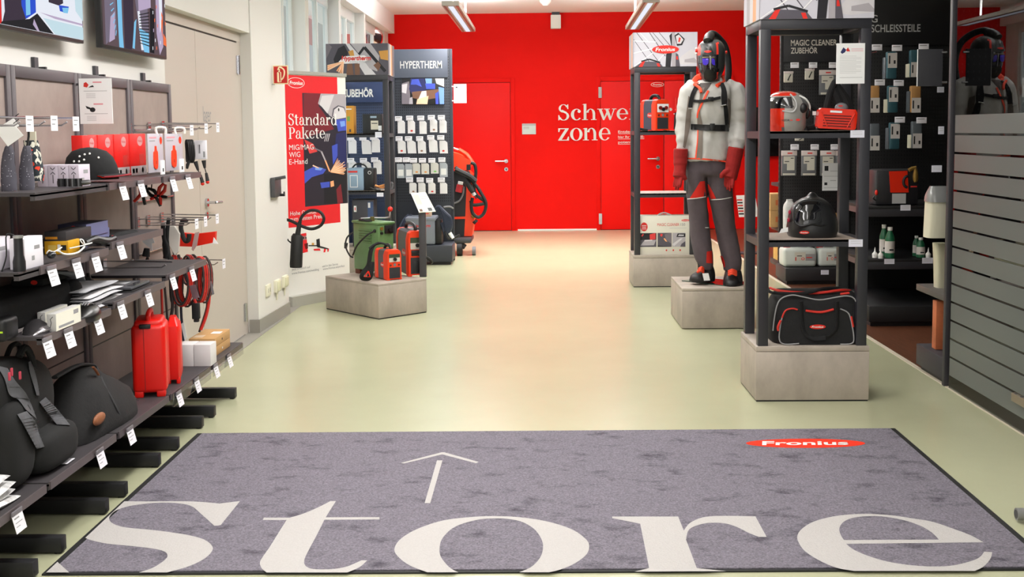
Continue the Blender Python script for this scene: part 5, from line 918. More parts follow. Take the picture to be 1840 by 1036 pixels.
# ---------------------------------------------------------------- perforated gondola at the rear
def gondola(x0, x1, yf, yp, top, base_h, mat, label, hdr=None, holes=True, feet=True, base=(0, 0)):
    t = thing('gondola', label, 'shelving', ((x0+x1)/2, yp, 0)); W = x1-x0
    m = MB()
    m.bx(x0, x1, yp, yp+.02, .1, top, mat, .001); m.build('back_panel', t)
    for x in (x0-.012, x1+.012):
        m = MB(); m.bx(x-.012, x+.012, yp-.012, yp+.004, 0, top, mat, .001); m.bx(x-.012, x+.012, yp+.022, yp+.036, 0, top, mat, .001)
        for k in range(int(top/.05)): m.bx(x-.011, x+.011, yp+.003, yp+.023, k*.05, k*.05+.024, mat)
        m.build('slotted_upright', t)
    m = MB(); m.bx(x0+base[0], x1+base[1], yf, yp, .03, base_h, mat, .012); m.bx(x0+base[0]+.02, x1+base[1]-.02, yf+.03, yp, 0, .03, BLACK); m.build('base', t)
    if holes:
        m = MB(); HM = M('hole_dark', (12, 12, 14), .8); f = FRONT(x0, yp, 0); n = int(W/.022)
        for i in range(n):
            for k in range(int((top-.7)/.03)):
                m.rect(f, .012+i*.022, .65+k*.03, .012+i*.022+.007, .65+k*.03+.011, HM, .0006)
        m.build('perforation', t)
    return t
GOND = M('gondola_blue_grey', (50, 54, 64), .5); GSIGN = M('header_grey', (92, 98, 112), .45)
a, b = AY(708, 94, 12.15), AY(808, 94, 12.15); gx0, gx1 = a.x, b.x; gtop = a.z+.03
t = gondola(gx0, gx1, 11.72, 12.15, gtop, .21, GOND, 'tall perforated gondola with white lettered grey header in front of the red wall', base=(.0, .03))
def header(m, x0, x1, y, z0, z1, mat): m.bx(x0, x1, y-.012, y, z0, z1, mat, .001); return FRONT(x0, y-.012, z0)
z0 = AY(706, 140, 12.14).z; m = MB(); f = header(m, gx0, gx1-.025, 12.148, z0, gtop, GSIGN); a, b = AY(719, 123, 12.13), AY(794, 123, 12.13); m.text(f, 'HYPERTHERM', a.x-gx0, a.z-z0, .078, WHITE, w=b.x-a.x, bold=.006); m.build('header_panel', t)
p, q = AY(722, 141, 12.13), AY(798, 187.5, 12.13); m = MB(); m.bx(p.x, q.x, 12.125, 12.148, q.z, p.z, BLACK, .001); f = FRONT(0, 12.125, 0)
def yp_poly(m, f, y, L, off):
    for i, (c, pts) in enumerate(L):
        vs, fs = fill([[(AY(a, b, y).x, AY(a, b, y).z) for a, b in pts]]); m.flat(f, vs, fs, PH[c], off+.0003*i)
yp_poly(m, f, 12.125, [('steel', [(722, 150), (735, 146), (738, 187), (722, 187)]), ('pale', [(722, 152), (732, 150), (730, 168), (722, 166)]), ('navy', [(738, 141), (762, 141), (768, 160), (742, 172), (735, 160)]), ('blue', [(740, 143), (752, 142), (758, 156), (748, 152), (738, 152)]), ('sky', [(764, 141), (776, 141), (776, 152), (766, 152)]), ('blue', [(764, 150), (782, 150), (782, 160), (766, 160)]), ('pale', [(782, 141), (798, 141), (798, 156), (784, 150)]), ('brown', [(740, 165), (790, 160), (786, 176), (760, 180), (742, 176)]), ('white', [(758, 164), (766, 163), (767, 180), (754, 185), (752, 178)]), ('spark', [(750, 178), (770, 172), (768, 187), (748, 187)]), ('sky', [(788, 156), (798, 158), (798, 187), (790, 187)]), ('blue', [(782, 168), (788, 164), (788, 187), (783, 187)]), ('grey', [(736, 176), (741, 174), (742, 187), (735, 187)])], .0006)
m.build('photo_panel', t)
# hanging packs
HOOKG = 'tag hooks on the tall perforated gondola'
def pack(px, py, y, w, h, label, group, skew=0, body=M('pack_white', (236, 234, 236), .5), dot=None, lab=None):
    c = AY(px, py, y); t = thing('hang_pack', label, 'pack', (c.x, y, c.z-h/2), group)
    m = MB(); f = FRONT(c.x, y, c.z); P = [(-w/2+skew*.3, -h/2), (w/2+skew, -h/2), (w/2+skew*.6, h*.35), (w*.28, h/2), (-w/2, h/2), (-w/2, 0)]
    m.poly(f, P, body, 0, .025)
    if lab: m.rect(f, -w*.35, -h*.35, w*.35, h*.1, lab, .001)
    m.build('bag', t)
    if dot: m = MB(); m.oval(FRONT(c.x, y, c.z), w*.05, -h*.3, w*.18, h*.07, dot, .0015); m.build('print', t)
    return t
def taghook(px, py, y, yp, label, w=.075, h=.05, group=HOOKG):
    c = AY(px, py, y); t = thing('tag_hook', label, 'hook', (c.x, y, c.z), group)
    m = MB(); m.tube([(c.x, yp, c.z-.03), (c.x, y, c.z-.032)], .003, CHROME, 6); m.build('wire', t)
    m = MB(); m.bx(c.x-w/2, c.x+w/2, y, y+.004, c.z-h/2, c.z+h/2, CARD, .001); f = FRONT(c.x, y, c.z); m.rect(f, -w*.4, h*.15, w*.3, h*.3, GREYINK, .0004); m.build('price_card', t)
ROWS = [([(716, 213), (736, 212), (756, 212), (775, 211), (793, 211)], [(721, 228), (739, 228), (760, 229), (779, 226), (796, 227)], 11.85, .0, 'top'), ([(717, 249), (734, 249), (754, 249), (774, 247), (792, 247)], [(721, 264), (738, 264), (757, 264), (777, 262), (796, 264)], 11.85, .02, 'second'),
        ([(716, 287), (730, 287), (743, 288), (759, 288), (776, 288), (794, 287)], [(720, 307), (735, 307), (748, 303), (764, 303), (781, 302), (797, 305)], 11.85, 0, 'third'), ([(736, 323), (755, 323), (772, 324), (793, 323)], [(742, 338), (758, 338), (776, 338), (797, 338)], 11.85, 0, 'lowest')]
for r, (tags_, packs, y, sk, nm) in enumerate(ROWS):
    for i, (px, py) in enumerate(tags_): taghook(px, py, y-.03, 12.15, '%s price hook from the left in the %s row of the tall gondola' % (ORD[i], nm))
    for i, (px, py) in enumerate(packs):
        if r == 2: pack(px, py, y, .082, .15 if i in (0, 1, 5) else .115, '%s clear bag from the left in the third row of the tall gondola' % ORD[i], 'clear bags on the tall gondola', 0, M('bag_frost', (176, 182, 190), .3) if i in (0, 1, 5) else M('bag_white', (220, 218, 212), .4), [None, None, M('ring_orange', (236, 150, 60), .5), M('ring_orange', (236, 150, 60), .5), M('ring_green', (120, 200, 90), .5), None][i], PAPER if i in (0, 1, 5) else None)
        else: pack(px, py, y, .076, .135 if r < 2 else .115, '%s white pack from the left in the %s row of the tall gondola' % (ORD[i], nm), 'white packs on the tall gondola', sk*(1 if i % 2 else .6), dot=[None, REDINK, None, M('print_brown', (150, 110, 90), .6)][(i+r) % 4])
# paper on the gondola's edge
p, q = AY(815, 151, 12.1), AY(838.5, 185, 12.1); m = MB(); m.bx(p.x, q.x, 12.1, 12.103, q.z, p.z, PAPER); f = FRONT(p.x, 12.1, q.z); W, H = q.x-p.x, p.z-q.z; m.rect(f, .01, H*.62, W*.9, H*.7, LGREY); m.rect(f, W*.15, H*.8, W*.3, H*.86, INK); m.rect(f, W*.45, H*.82, W*.55, H*.85, GREYINK)
for z in (q.z+.02, p.z-.03): m.bx(p.x-.02, p.x+.005, 12.098, 12.106, z, z+.012, WHITE)
tag(m.build('notice_sheet', loc=(p.x, 12.1, q.z)), 'white sheet standing out from the tall gondola in front of the left red door', 'notice')
# neighbouring bay with the daylight-blue header, behind the photo rack
a, b = AY(623, 140, 12.15), AY(698, 140, 12.15)
t = gondola(a.x, b.x, 11.9, 12.16, 1.42+12.15*(233-140)/2000+.03, .2, M('gondola_daylit', (40, 54, 84), .5), 'dark perforated gondola bay with a blue daylight tint behind the rack with the cutting photo')  # blue cast of window daylight put into the panel and header colours
z0 = AY(650, 184, 12.14).z; z1 = AY(650, 137, 12.14).z; m = MB(); f = header(m, a.x, b.x, 12.15, z0, z1, M('header_daylit', (46, 62, 100), .45)); c, d_ = AY(617, 174, 12.13), AY(671, 174, 12.13); m.text(f, 'ZUBEHÖR', c.x-.02-a.x, c.z-z0, .082, WHITE, w=d_.x-c.x+.02, bold=.03); m.build('header_panel', t)
for r, (tg, pk, nm) in enumerate([([(630, 248), (652, 248), (671, 247)], [(633, 263), (657, 264), (675, 261)], 'upper'), ([(630, 288), (653, 288), (673, 287)], [(633, 302), (657, 303), (678, 300)], 'lower')]):
    for i, (px, py) in enumerate(tg): taghook(px, py, 11.85, 12.15, '%s price hook from the left in the %s row of the daylight-tinted bay' % (ORD[i], nm), group='tag hooks in the blue-grey bay')
    for i, (px, py) in enumerate(pk): pack(px, py, 11.88, .085, .15, '%s white pack from the left in the %s row of the daylight-tinted bay' % (ORD[i], nm), 'white packs in the blue-grey bay', .02*(i % 2))
# grey cutter on the gondola base
bx0, bx1 = AY(730, 450, 11.76).x, AY(789, 450, 11.76).x; zt = AY(760, 391, 11.76).z; t = thing('plasma_cutter', 'grey plasma cutting machine with coiled hose on the tall gondola base', 'machine', ((bx0+bx1)/2, 11.9, .21))
PC = M('cutter_grey', (128, 134, 146), .45); m = MB(); m.bx(bx0, bx1-.04, 11.75, 12.08, .212, zt, PC, .02, seg=3); m.build('housing', t)
m = MB(); m.bx(bx1-.045, bx1+.03, 11.78, 12.08, .212, zt-.02, BLACK, .015); m.build('rear_panel', t); m = MB(); m.bx(bx0-.004, bx1-.03, 11.742, 12.085, zt-.035, zt+.006, PC, .012); m.build('lid', t)
m = MB(); f = FRONT(0, 11.75, 0); p = AY(741, 407, 11.75); m.text(f, 'Hypertherm', p.x, p.z-.005, .03, REDINK, w=.19, bold=.03, shear=.15, off=.002); m.rect(f, p.x, p.z-.03, p.x+.10, p.z-.018, INK, .002); m.build('lettering', t)
HB = M('hose_blue', (38, 46, 66), .5); m = MB()
for k in range(6): m.tube([AY(782+2*k, 376+3*k, 11.72), AY(790+3*k, 372+3*k, 11.7), AY(798+2.4*k, 392+k, 11.7), AY(803+1.2*k, 416-k, 11.7), AY(800, 420, 11.73), AY(794+k, 400, 11.76)], .02, HB, 8, smooth=4)
m.build('hose', t)
m = MB(); m.tube([AY(800, 415, 11.7), AY(806, 428, 11.68), AY(818, 426, 11.7), AY(826, 422, 11.7)], .014, RUBBER, 8, smooth=4); m.tube([AY(808, 418, 11.69), AY(814, 428, 11.69)], .02, PAPER, 8); m.tube([AY(797, 372, 11.9), AY(808, 371, 11.95), AY(814, 374, 12)], .01, GREY, 6, smooth=3); m.build('torch_lead', t)
m = MB(); m.tube([AY(734, 386, 11.95), AY(726, 395, 11.9), AY(719, 408, 11.85), AY(716, 416, 11.85)], .016, HB, 8, smooth=4); m.tube([AY(739, 386, 11.95), AY(729, 397, 11.9), AY(722, 412, 11.85)], .016, HB, 8, smooth=4); m.build('rear_hose', t)
p, q = AY(752, 376, 11.8), AY(774, 391, 11.8); m = MB(); m.bx(p.x, q.x, 11.8, 11.95, zt+.008, p.z, M('kraft_pale', (206, 176, 150), .7), .002); f = FRONT(q.x-.06, 11.8, q.z); m.rect(f, .0, .04, .04, .05, REDINK)
tag(m.build('cardboard_box', loc=(p.x, 11.87, q.z)), 'small pale cardboard box on the grey cutting machine behind the sign plate', 'box')
# orange welding robot-style machine behind the gondola
y = 12.75; t = thing('welding_machine', 'tall orange and black welding machine with torch cables beside the left red door', 'machine', AY(835, 455, y))
m = MB(); f = FRONT(0, y, 0)
def body(L, mat, yy, th, nm, bev=None):
    m = MB(); f = FRONT(0, yy, 0); m.poly(f, [(AY(a, b, yy).x, AY(a, b, yy).z) for a, b in L], mat, 0, th); return m.build(nm, t)
body([(800, 310), (838, 306), (850, 320), (848, 340), (846, 390), (800, 392)], M('machine_black', (34, 34, 38), .5), y, .35, 'power_source')
body([(838, 304), (848, 314), (847, 380), (852, 395), (848, 424), (834, 424), (836, 390), (838, 340)], ORANGE, y-.02, .37, 'side_panel')
body([(800, 393), (836, 393), (835, 424), (800, 425)], M('machine_black', (34, 34, 38), .5), y-.01, .36, 'base_unit')
body([(800, 390), (836, 389), (836, 393), (800, 394)], ORANGE, y-.03, .3, 'trim_band')
body(catmull([(800, 275), (815, 274), (830, 280), (845, 288), (850, 292, 1), (842, 306, 1), (830, 306), (812, 304), (800, 302, 1)], 4), ORANGE, y-.05, .3, 'wire_feeder')
m = MB(); m.tube([AY(812, 265, y), AY(824, 269, y)], .012, CHROME, 8); m.tube([AY(824, 269, y), AY(838, 278, y), AY(848, 292, y)], [.045, .05, .05], ORANGE, 12, smooth=3, flat=.6); m.build('handle', t)
m = MB(); m.bx(AY(839, 300, y).x, AY(846, 300, y).x, y-.07, y-.04, AY(842, 305, y).z, AY(842, 295, y).z, BLACK); m.build('feeder_socket', t)
for i, L in enumerate([[(846, 292), (853, 296), (855, 312), (852, 340), (858, 352), (872, 362), (868, 366), (850, 368), (846, 360)], [(818, 300), (830, 310), (842, 320), (856, 334), (864, 346), (873, 364), (870, 382), (860, 390), (850, 384), (847, 370), (849, 355)], [(840, 308), (850, 326), (853, 330)], [(818, 304), (835, 312), (846, 318), (855, 326)]]):
    m = MB(); m.tube([AY(a, b, y-.1-.02*i) for a, b in L], .019 if i < 3 else .03, RUBBER, 8, smooth=5); m.build('torch_cable', t)
m = MB(); m.tube([AY(836, 322, y-.13), AY(846, 338, y-.14), AY(850, 346, y-.14)], [.03, .035, .025], RUBBER, 10); m.tube([AY(850, 346, y-.14), AY(853, 351, y-.14)], .022, LGREY, 10); m.tube([AY(853, 351, y-.14), AY(856, 357, y-.14)], .008, CHROME, 8); m.build('torch', t)
m = MB(); m.tube([AY(824, 345, y-.05), AY(827, 332, y-.05)], .04, M('plug_red', (190, 40, 46), .5), 12); m.tube([AY(827, 331, y-.05), AY(828, 326, y-.05)], .03, PAPER, 12); m.build('mains_plug', t, label='red mains plug')
m = MB(); m.tube([AY(816, 365, y-.06), AY(826, 360, y-.06), AY(832, 348, y-.06), AY(833, 335, y-.06)], .01, GREY, 8, smooth=4); m.build('mains_cable', t)
m = MB(); m.tube([AY(849, 385, y-.1), AY(854, 390, y-.1)], .03, M('brass', (170, 140, 70), .35, .8), 8); m.tube([AY(852, 396, y-.1), AY(856, 400, y-.1)], .03, BLACK, 8); m.build('valve', t)
m = MB(); m.bx(AY(818, 428, y).x, AY(849, 428, y).x, y-.2, y+.3, AY(830, 434, y).z, AY(830, 425, y).z, M('cart_dark', (58, 58, 62), .5), .02); m.tube([AY(822, 434, y-.1), AY(836, 444, y-.1)], .03, DARK, 8); m.build('cart', t)
q = AY(826, 442, y-.15); m = MB(); m.cyl((q.x-.03, q.y, .078), (q.x+.03, q.y, .078), .078, RUBBER, n=20); m.cyl((q.x+.14, q.y+.05, .05), (q.x+.18, q.y+.05, .05), .05, GREY, n=16); m.build('wheel', t)
# ================================================================ display racks
RSIDE = M('rack_frame', (48, 48, 54), .4); RTOP = M('rack_board', (150, 136, 124), .5, var=.15, scale=6); TAGW = M('tag_white', (232, 232, 244), .5)
def display_rack(x0, x1, y0, y1, label, pic_front, pic_side=None, side=-1):
    t = thing('display_rack', label, 'display rack', ((x0+x1)/2, (y0+y1)/2, 0)); g = .012; pw = .052; zt = 1.965
    m = MB(); m.bx(x0, x1, y0, y1, .008, .262, CONC, .002); m.bx(x0+.004, x1-.004, y0+.004, y1-.004, 0, .008, BLACK); m.build('plinth', t)
    m = MB(); m.bx(x0, x1, y0, y1, .264, .29, CONC, .002); m.build('plinth_top', t)
    for x in (x0+g, x1-g-pw):
        for y in (y0+g, y1-g-pw): m = MB(); m.bx(x, x+pw, y, y+pw, .29, zt-.05, RSIDE, .002); m.build('post', t)
    m = MB()
    for y in (y0+g, y1-g-pw): m.bx(x0+g, x1-g, y, y+pw, zt-.05, zt, RSIDE, .002)
    for x in (x0+g, x1-g-pw): m.bx(x, x+pw, y0+g+pw, y1-g-pw, zt-.05, zt, RSIDE, .002)
    m.build('top_frame', t)
    for z in (.843, 1.40):
        m = MB(); m.bx(x0+g+pw, x1-g-pw, y0+g+.001, y1-g-.001, z-.012, z, RTOP); m.bx(x0+g+.002, x0+g+pw, y0+g+pw, y1-g-pw, z-.037, z, RSIDE); m.bx(x1-g-pw, x1-g-.002, y0+g+pw, y1-g-pw, z-.037, z, RSIDE)
        for y in (y0+g+.001, y1-g-.03): m.bx(x0+g+pw, x1-g-pw, y, y+.029, z-.037, z-.0005, RSIDE)
        m.build('shelf', t)
    m = MB(); m.bx(x0+.004, x1-.004, y0+.006, y1-.006, zt, zt+.30, PH['cloud'], .001); bx_ = m.build('header_box', t)
    m = MB(); pic_front(m, (x0+.004, y0+.006, zt), x1-x0-.008, .30); pic_front_o = m.build('picture', bx_)
    if pic_side: m = MB(); pic_side(m, (x0+.004) if side < 0 else x1-.004, y0+.006, y1-.006, zt, .30); m.build('side_picture', bx_)
    return t
def pf(m, o, W, H, L):
    f = FRONT(*o)
    for i, (c, pts) in enumerate(L):
        P = [(min(max(a, 0), 1)*W, min(max(b, 0), 1)*H) for a, b in pts]; vs, fs = fill([P]); m.flat(f, vs, fs, PH[c] if isinstance(c, str) else c, .0008+.00012*i)
    return f
RD = LOGO
def bar(a, b, w): d = V((b[0]-a[0], (b[1]-a[1])*.5)).normalized(); n = V((-d.y, d.x*2))*w/2; return [(a[0]+n.x, a[1]+n.y), (b[0]+n.x, b[1]+n.y), (b[0]-n.x, b[1]-n.y), (a[0]-n.x, a[1]-n.y)]
def sky_pic(m, o, W, H):
    L = [('cloud', [(0, 0), (1, 0), (1, 1), (0, 1)]), ('pale', [(.75, .3), (.9, .5), (1, .4), (1, .1), (.8, .05), (.65, .1)]), ('grey', [(.8, .2), (.95, .25), (1, .15), (1, .1), (.8, .12)])]
    for a, b, w, c in [((0, .8), (.3, .0), .012, 'slate'), ((.05, 1), (.45, 0), .012, 'slate'), ((.25, 1), (.5, .3), .012, 'slate'), ((.3, 1), (.55, .45), .01, 'slate'), ((.4, 1), (.6, .55), .01, 'slate'), ((0, .4), (.5, .62), .014, 'white'), ((0, .76), (.35, .72), .014, 'white'), ((0, .0), (.3, .4), .014, 'white'), ((.1, 1), (.25, .7), .01, 'white'), ((.3, 0), (.6, .6), .012, 'white')]: L.append((c, bar(a, b, w)))
    L += [('slate', [(.02, 0), (.15, .16), (.4, .14), (.46, 0)]), (RD, [(.08, 0), (.14, .16), (.18, .16), (.14, 0)]), (RD, [(.38, 0), (.36, .1), (.4, .1), (.42, 0)]), ('ink', bar((.12, .16), (.25, .22), .02)), ('ink', bar((.25, .22), (.42, .12), .02)),
          ('ink', [(.5, 0), (.51, .35), (.57, .5), (.6, .4), (.58, 0)]), ('ink', [(.56, .9), (.6, .98), (.64, .9), (.66, .5), (.6, .5)]), ('grey', [(.6, 0), (.6, 1), (.65, 1), (.66, 0)]), ('slate', [(.66, 0), (.66, .4), (.70, .35), (.73, 0)]), ('ink', [(.64, .9), (.7, .98), (.8, .8), (.76, .62), (.68, .6)]), ('pale', [(.66, .88), (.71, .93), (.78, .78), (.74, .66), (.68, .66)]), (RD, [(.71, .85), (.74, .83), (.72, .7), (.70, .72)]), (RD, [(.67, .3), (.69, .3), (.7, .2), (.67, .2)])]
    f = pf(m, o, W, H, L); m.logo(f, W*.5, H*.5, W*.42, H*.24, off=.0055)
def spark_pic(m, o, W, H):
    L = [('slate', [(0, 0), (1, 0), (1, 1), (0, 1)]), ('ink', [(.12, .5), (.2, .85), (.3, .95), (.36, .7), (.3, .4), (.15, .3)]), ('steel', [(0, .5), (.1, .9), (.05, 1), (0, 1)]), ('pale', [(.32, 1), (.38, 1), (.80, 0), (.62, 0)]), ('grey', [(.4, 1), (.72, 1), (.86, .6), (.82, .1), (.7, .2), (.5, .75)]), ('ink', bar((.53, .65), (.62, .88), .04)), ('ink', bar((.62, .88), (.95, .1), .05)), ('gold', [(.85, .75), (1, .78), (1, .45), (.88, .5)]), ('gold', [(.36, .75), (.44, .8), (.46, .6), (.4, .55)]), ('brown', [(.32, 0), (.34, .35), (.42, .38), (.44, 0)]), ('brown', [(.46, 0), (.46, .36), (.54, .36), (.54, 0)]), ('brown', [(.76, .3), (.84, .42), (.88, .3), (.84, .12)]), ('white', [(.2, .42), (.3, .6), (.62, .62), (.7, .5), (.6, .38), (.3, .36)])]
    for i in range(9): L.append(('hot' if i % 2 else 'spark', bar((.28, .42), (.02+.03*i*(i > 4), .30-.035*i), .022)))
    f = pf(m, o, W, H, L); m.text(f, 'Hypertherm', W*.25, H*.47, H*.14, REDINK, w=W*.47, bold=.03, shear=.15, off=.005); m.text(f, 'SHAPING POSSIBILITY', W*.38, H*.39, H*.045, GREYINK, w=W*.34, off=.005)
def side_bands(m, x, ya, yb, z, H):
    f = fr((x-.001, yb, z), (0, -1, 0), (0, 0, 1)) if x < 5 and x > 0 else fr((x+.001, ya, z), (0, 1, 0), (0, 0, 1)); D = yb-ya
    for i, c in enumerate(['steel', 'pale', 'hot', 'brown', 'slate'] if x < 0 else ['cloud', 'grey', 'pale', 'hot', 'cloud']): m.poly(f, [(D*(.2*i), 0), (D*(.2*i+.2), 0), (D*(.2*i+.26), H), (D*(.2*i+.02), H)], PH[c], .0005+.0002*i)
display_rack(1.134, 1.717, 5.715, 6.15, 'nearest dark display rack on a concrete-look plinth holding the black sports bag', sky_pic, side_bands)
display_rack(.869, 1.44, 9.95, 10.40, 'rear dark display rack behind the mannequin with the sky photo header', sky_pic, side_bands)
display_rack(-2.02, -1.41, 10.80, 11.24, 'dark display rack behind the banner with the sparks photo header', spark_pic, side_bands, 1)
# ---------------------------------------------------------------- goods on the nearest rack
def by_zone(o, mats, fn):
    "assign materials of one mesh by normalised local position"
    me = o.data; xs = [v.co.x for v in me.vertices]; ys = [v.co.y for v in me.vertices]; zs = [v.co.z for v in me.vertices]
    a, b = V((min(xs), min(ys), min(zs))), V((max(xs), max(ys), max(zs)))
    for mt in mats: me.materials.append(mt)
    for p in me.polygons:
        c = p.center; k = fn((c.x-a.x)/(b.x-a.x), (c.y-a.y)/(b.y-a.y), (c.z-a.z)/(b.z-a.z), p.normal)
        if k: p.material_index = k
HRED = M('helmet_red', (232, 48, 24), .2, coat=.5); HSIL = M('helmet_silver', (170, 168, 164), .35, .35); VISB = M('visor_black', (16, 16, 20), .04, coat=1)
y = 5.90; t = thing('welding_helmet', 'silver and red welding helmet on the upper shelf of the nearest rack', 'helmet', V((AY(1415, 234, y).x, y, 1.40)))
m = MB(); vloft(m, [(1384, 1442, 236, y, .2), (1380, 1446, 226, y, .22), (1378, 1447, 212, y, .235), (1377, 1451, 200, y, .24), (1377, 1453, 188, y, .24), (1381, 1447, 177, y, .21), (1389, 1434, 168, y, .15), (1400, 1420, 164, y, .06)], HSIL, n=40, p=2.3, sub=5)
o = m.build('shell', t); by_zone(o, [HRED, VISB, M('helmet_dark', (92, 92, 92), .4), WHITE], lambda u, v, w, n: 1 if (w > .88 and .1 < u < .62) or (u < .30 and w < .58) else 2 if (.58 < w < .86 and u < .52-.35*(w-.72)**2*10 and v < .8) else 3 if (u > .72 and w > .52) or (.30 <= u < .335 and w < .55) else 0)
m = MB(); m.tube([AY(1420, 169, y-.10), AY(1429, 180, y-.125), AY(1431, 192, y-.125), AY(1424, 201, y-.125), AY(1406, 199, y-.125)], .004, LGREY, 8, smooth=4); m.tube([AY(1436, 172, y-.08), AY(1448, 178, y-.085), AY(1455, 190, y-.07), AY(1454, 200, y-.06)], .005, WHITE, 8, smooth=4); m.build('visor_rim', t)
m = MB(); m.cyl(AY(1424, 191, y-.118), AY(1424, 191, y-.13), .006, BLACK); m.build('screw', t); m = MB(); m.ell(AY(1443, 194, y-.105), (.022, .02, .026), BLACK, 14, 10); m.build('pivot', t); m = MB(); m.ell(AY(1450, 203, y-.06), (.016, .03, .03), BLACK, 14, 10); m.build('pivot', t)
m = MB(); m.tube([AY(1452, 188, y), AY(1464, 194, y), AY(1472, 206, y), AY(1471, 224, y), AY(1450, 231, y)], .014, CLOTHB, 8, smooth=4); m.bx(AY(1456, 200, y).x, AY(1462, 207, y).x, y-.05, y-.045, AY(1456, 207, y).z, AY(1456, 200, y).z, PAPER); m.build('headband', t)
m = MB(); f = FRONT(AY(1404, 217, y-.123).x, y-.1235, AY(1404, 219, y-.123).z); m.text(f, 'VIZOR', 0, .004, .009, INK, w=.042, bold=.02); m.rect(f, .045, .006, .057, .011, REDINK); m.oval(f, .085, .01, .011, .006, REDINK); m.build('lettering', t)
y = 5.80; t = thing('blower_unit', 'red louvred blower unit with black strap beside the silver helmet', 'blower', V((AY(1505, 233, y).x, y+.03, 1.40)))
BT = Matrix.Translation(AY(1505, 213.5, y)) @ Matrix.Rotation(math.radians(3.5), 4, 'Y'); bw = (1541-1471)/F_PX*y; bh = 36/F_PX*y
m = MB(BT); P = [(-bw*.5, -bh*.42), (-bw*.46, -bh*.5), (bw*.44, -bh*.5), (bw*.48, -bh*.42), (bw*.5, bh*.3), (bw*.44, bh*.5), (-bw*.42, bh*.5), (-bw*.48, bh*.4)]; f = FRONT(0, 0, 0); m.poly(f, P, HRED, 0, .05); m.build('cover', t)
m = MB(BT)
for k in range(5): m.bx(-bw*.36, bw*.34, -.003, .002, bh*(.18-.13*k)-.004, bh*(.18-.13*k), M('slot_shadow', (70, 14, 10), .8))
m.build('slot', t); m = MB(BT)
for s in (-1, 1): m.tube([(s*bw*.42, -.003, bh*.30), (s*bw*.25, -.003, -bh*.40)], .003, HRED, 6)
m.build('rib', t); m = MB(BT); m.rect(f, -bw*.2, bh*.30, bw*.1, bh*.40, PAPER, .001); m.build('label', t)
m = MB(); m.bx(AY(1472, 233, y).x, AY(1543, 233, y).x, y+.03, y+.13, 1.402, 1.50, BLACK, .02); m.ell(AY(1512, 194, y+.04), (.035, .03, .028), GREY, 16, 10); m.build('body', t)
m = MB(); m.tube([AY(1484, 196, y+.05), AY(1490, 170, y+.05), AY(1499, 149, y+.05), AY(1503, 147, y+.05)], .016, CLOTHB, 8, smooth=4); m.tube([AY(1501, 147, y+.06), AY(1512, 165, y+.06), AY(1520, 180, y+.06), AY(1524, 196, y+.06)], [.014, .03], CLOTHB, 8, smooth=4); m.tube([AY(1497, 160, y+.07), AY(1506, 178, y+.07), AY(1512, 192, y+.07)], .03, CLOTHB, 8, smooth=3); m.build('strap', t)
m = MB(); m.oval(FRONT(0, y+.008, 0), AY(1511, 190, y).x, AY(1511, 190, y).z, .013, .004, REDINK); m.build('badge', t); m = MB(); m.cyl(AY(1548, 202, y-.0), AY(1548, 202, y+.02), .006, CHROME); m.build('rivet', t)
def card(px0, py0, px1, py1, y, label, name='price_card', lines=2, mat=None):
    p, q = AY(px0, py0, y), AY(px1, py1, y); m = MB(); m.bx(p.x, q.x, y-.002, y, q.z, p.z, mat or TAGW); f = FRONT(p.x, y-.002, q.z); W, H = q.x-p.x, p.z-q.z
    for k in range(lines): m.rect(f, W*.15, H*(.75-.3*k), W*.85, H*(.80-.3*k), LGREY, .0004)
    return tag(m.build(name, loc=((p.x+q.x)/2, y, q.z)), label, 'price tag')
card(1528, 234, 1553, 247, 5.725, 'white price card on the upper shelf edge of the nearest rack under the red blower')
card(1525, 430, 1550, 443, 5.725, 'white price card on the lower shelf edge of the nearest rack')
def sheet(px0, py0, px1, py1, y, label, deco):
    p, q = AY(px0, py0, y), AY(px1, py1, y); m = MB(); m.bx(p.x, q.x, y-.003, y, q.z, p.z, PAPER); f = FRONT(p.x, y-.003, q.z); W, H = q.x-p.x, p.z-q.z; deco(m, f, W, H); return tag(m.build('info_sheet', loc=((p.x+q.x)/2, y, q.z)), label, 'notice')
def deco1(m, f, W, H):
    m.poly(f, [(W*.14, H*.78), (W*.24, H*.9), (W*.34, H*.84), (W*.3, H*.78), (W*.2, H*.74)], PH['navy']); m.poly(f, [(W*.34, H*.84), (W*.40, H*.9), (W*.48, H*.8), (W*.36, H*.8)], REDINK)
    for k in range(3): m.rect(f, W*.52, H*(.86-.03*k), W*.94, H*(.868-.03*k), M('pink_print', (226, 150, 160), .7))
    for k in range(13): m.rect(f, W*.12, H*(.68-.035*k), W*(.88 if k % 3 else .7), H*(.686-.035*k), LGREY)
    m.rect(f, W*.12, H*.15, W*.92, H*.157, GREYINK)
sheet(1503, 78, 1553, 150, 5.722, 'white information sheet clipped to the right front post of the nearest rack', deco1)
def deco2(m, f, W, H):
    m.rect(f, W*.1, H*.72, W*.3, H*.9, INK); m.rect(f, W*.08, H*.52, W*.94, H*.53, GREYINK); m.rect(f, W*.08, H*.1, W*.94, H*.11, GREYINK); m.rect(f, W*.1, H*.2, W*.25, H*.3, INK); m.rect(f, W*.4, H*.7, W*.9, H*.72, LGREY); m.rect(f, W*.4, H*.35, W*.7, H*.38, LGREY)
sheet(1478, 293, 1512, 342, 6.135, 'pale information sheet fixed behind the black dome helmet at the rear of the nearest rack', deco2)
y = 5.93; t = thing('dome_helmet', 'black full-face helmet with clear visor on the lower shelf of the nearest rack', 'helmet', V((AY(1459, 427, y).x, y, .843)))
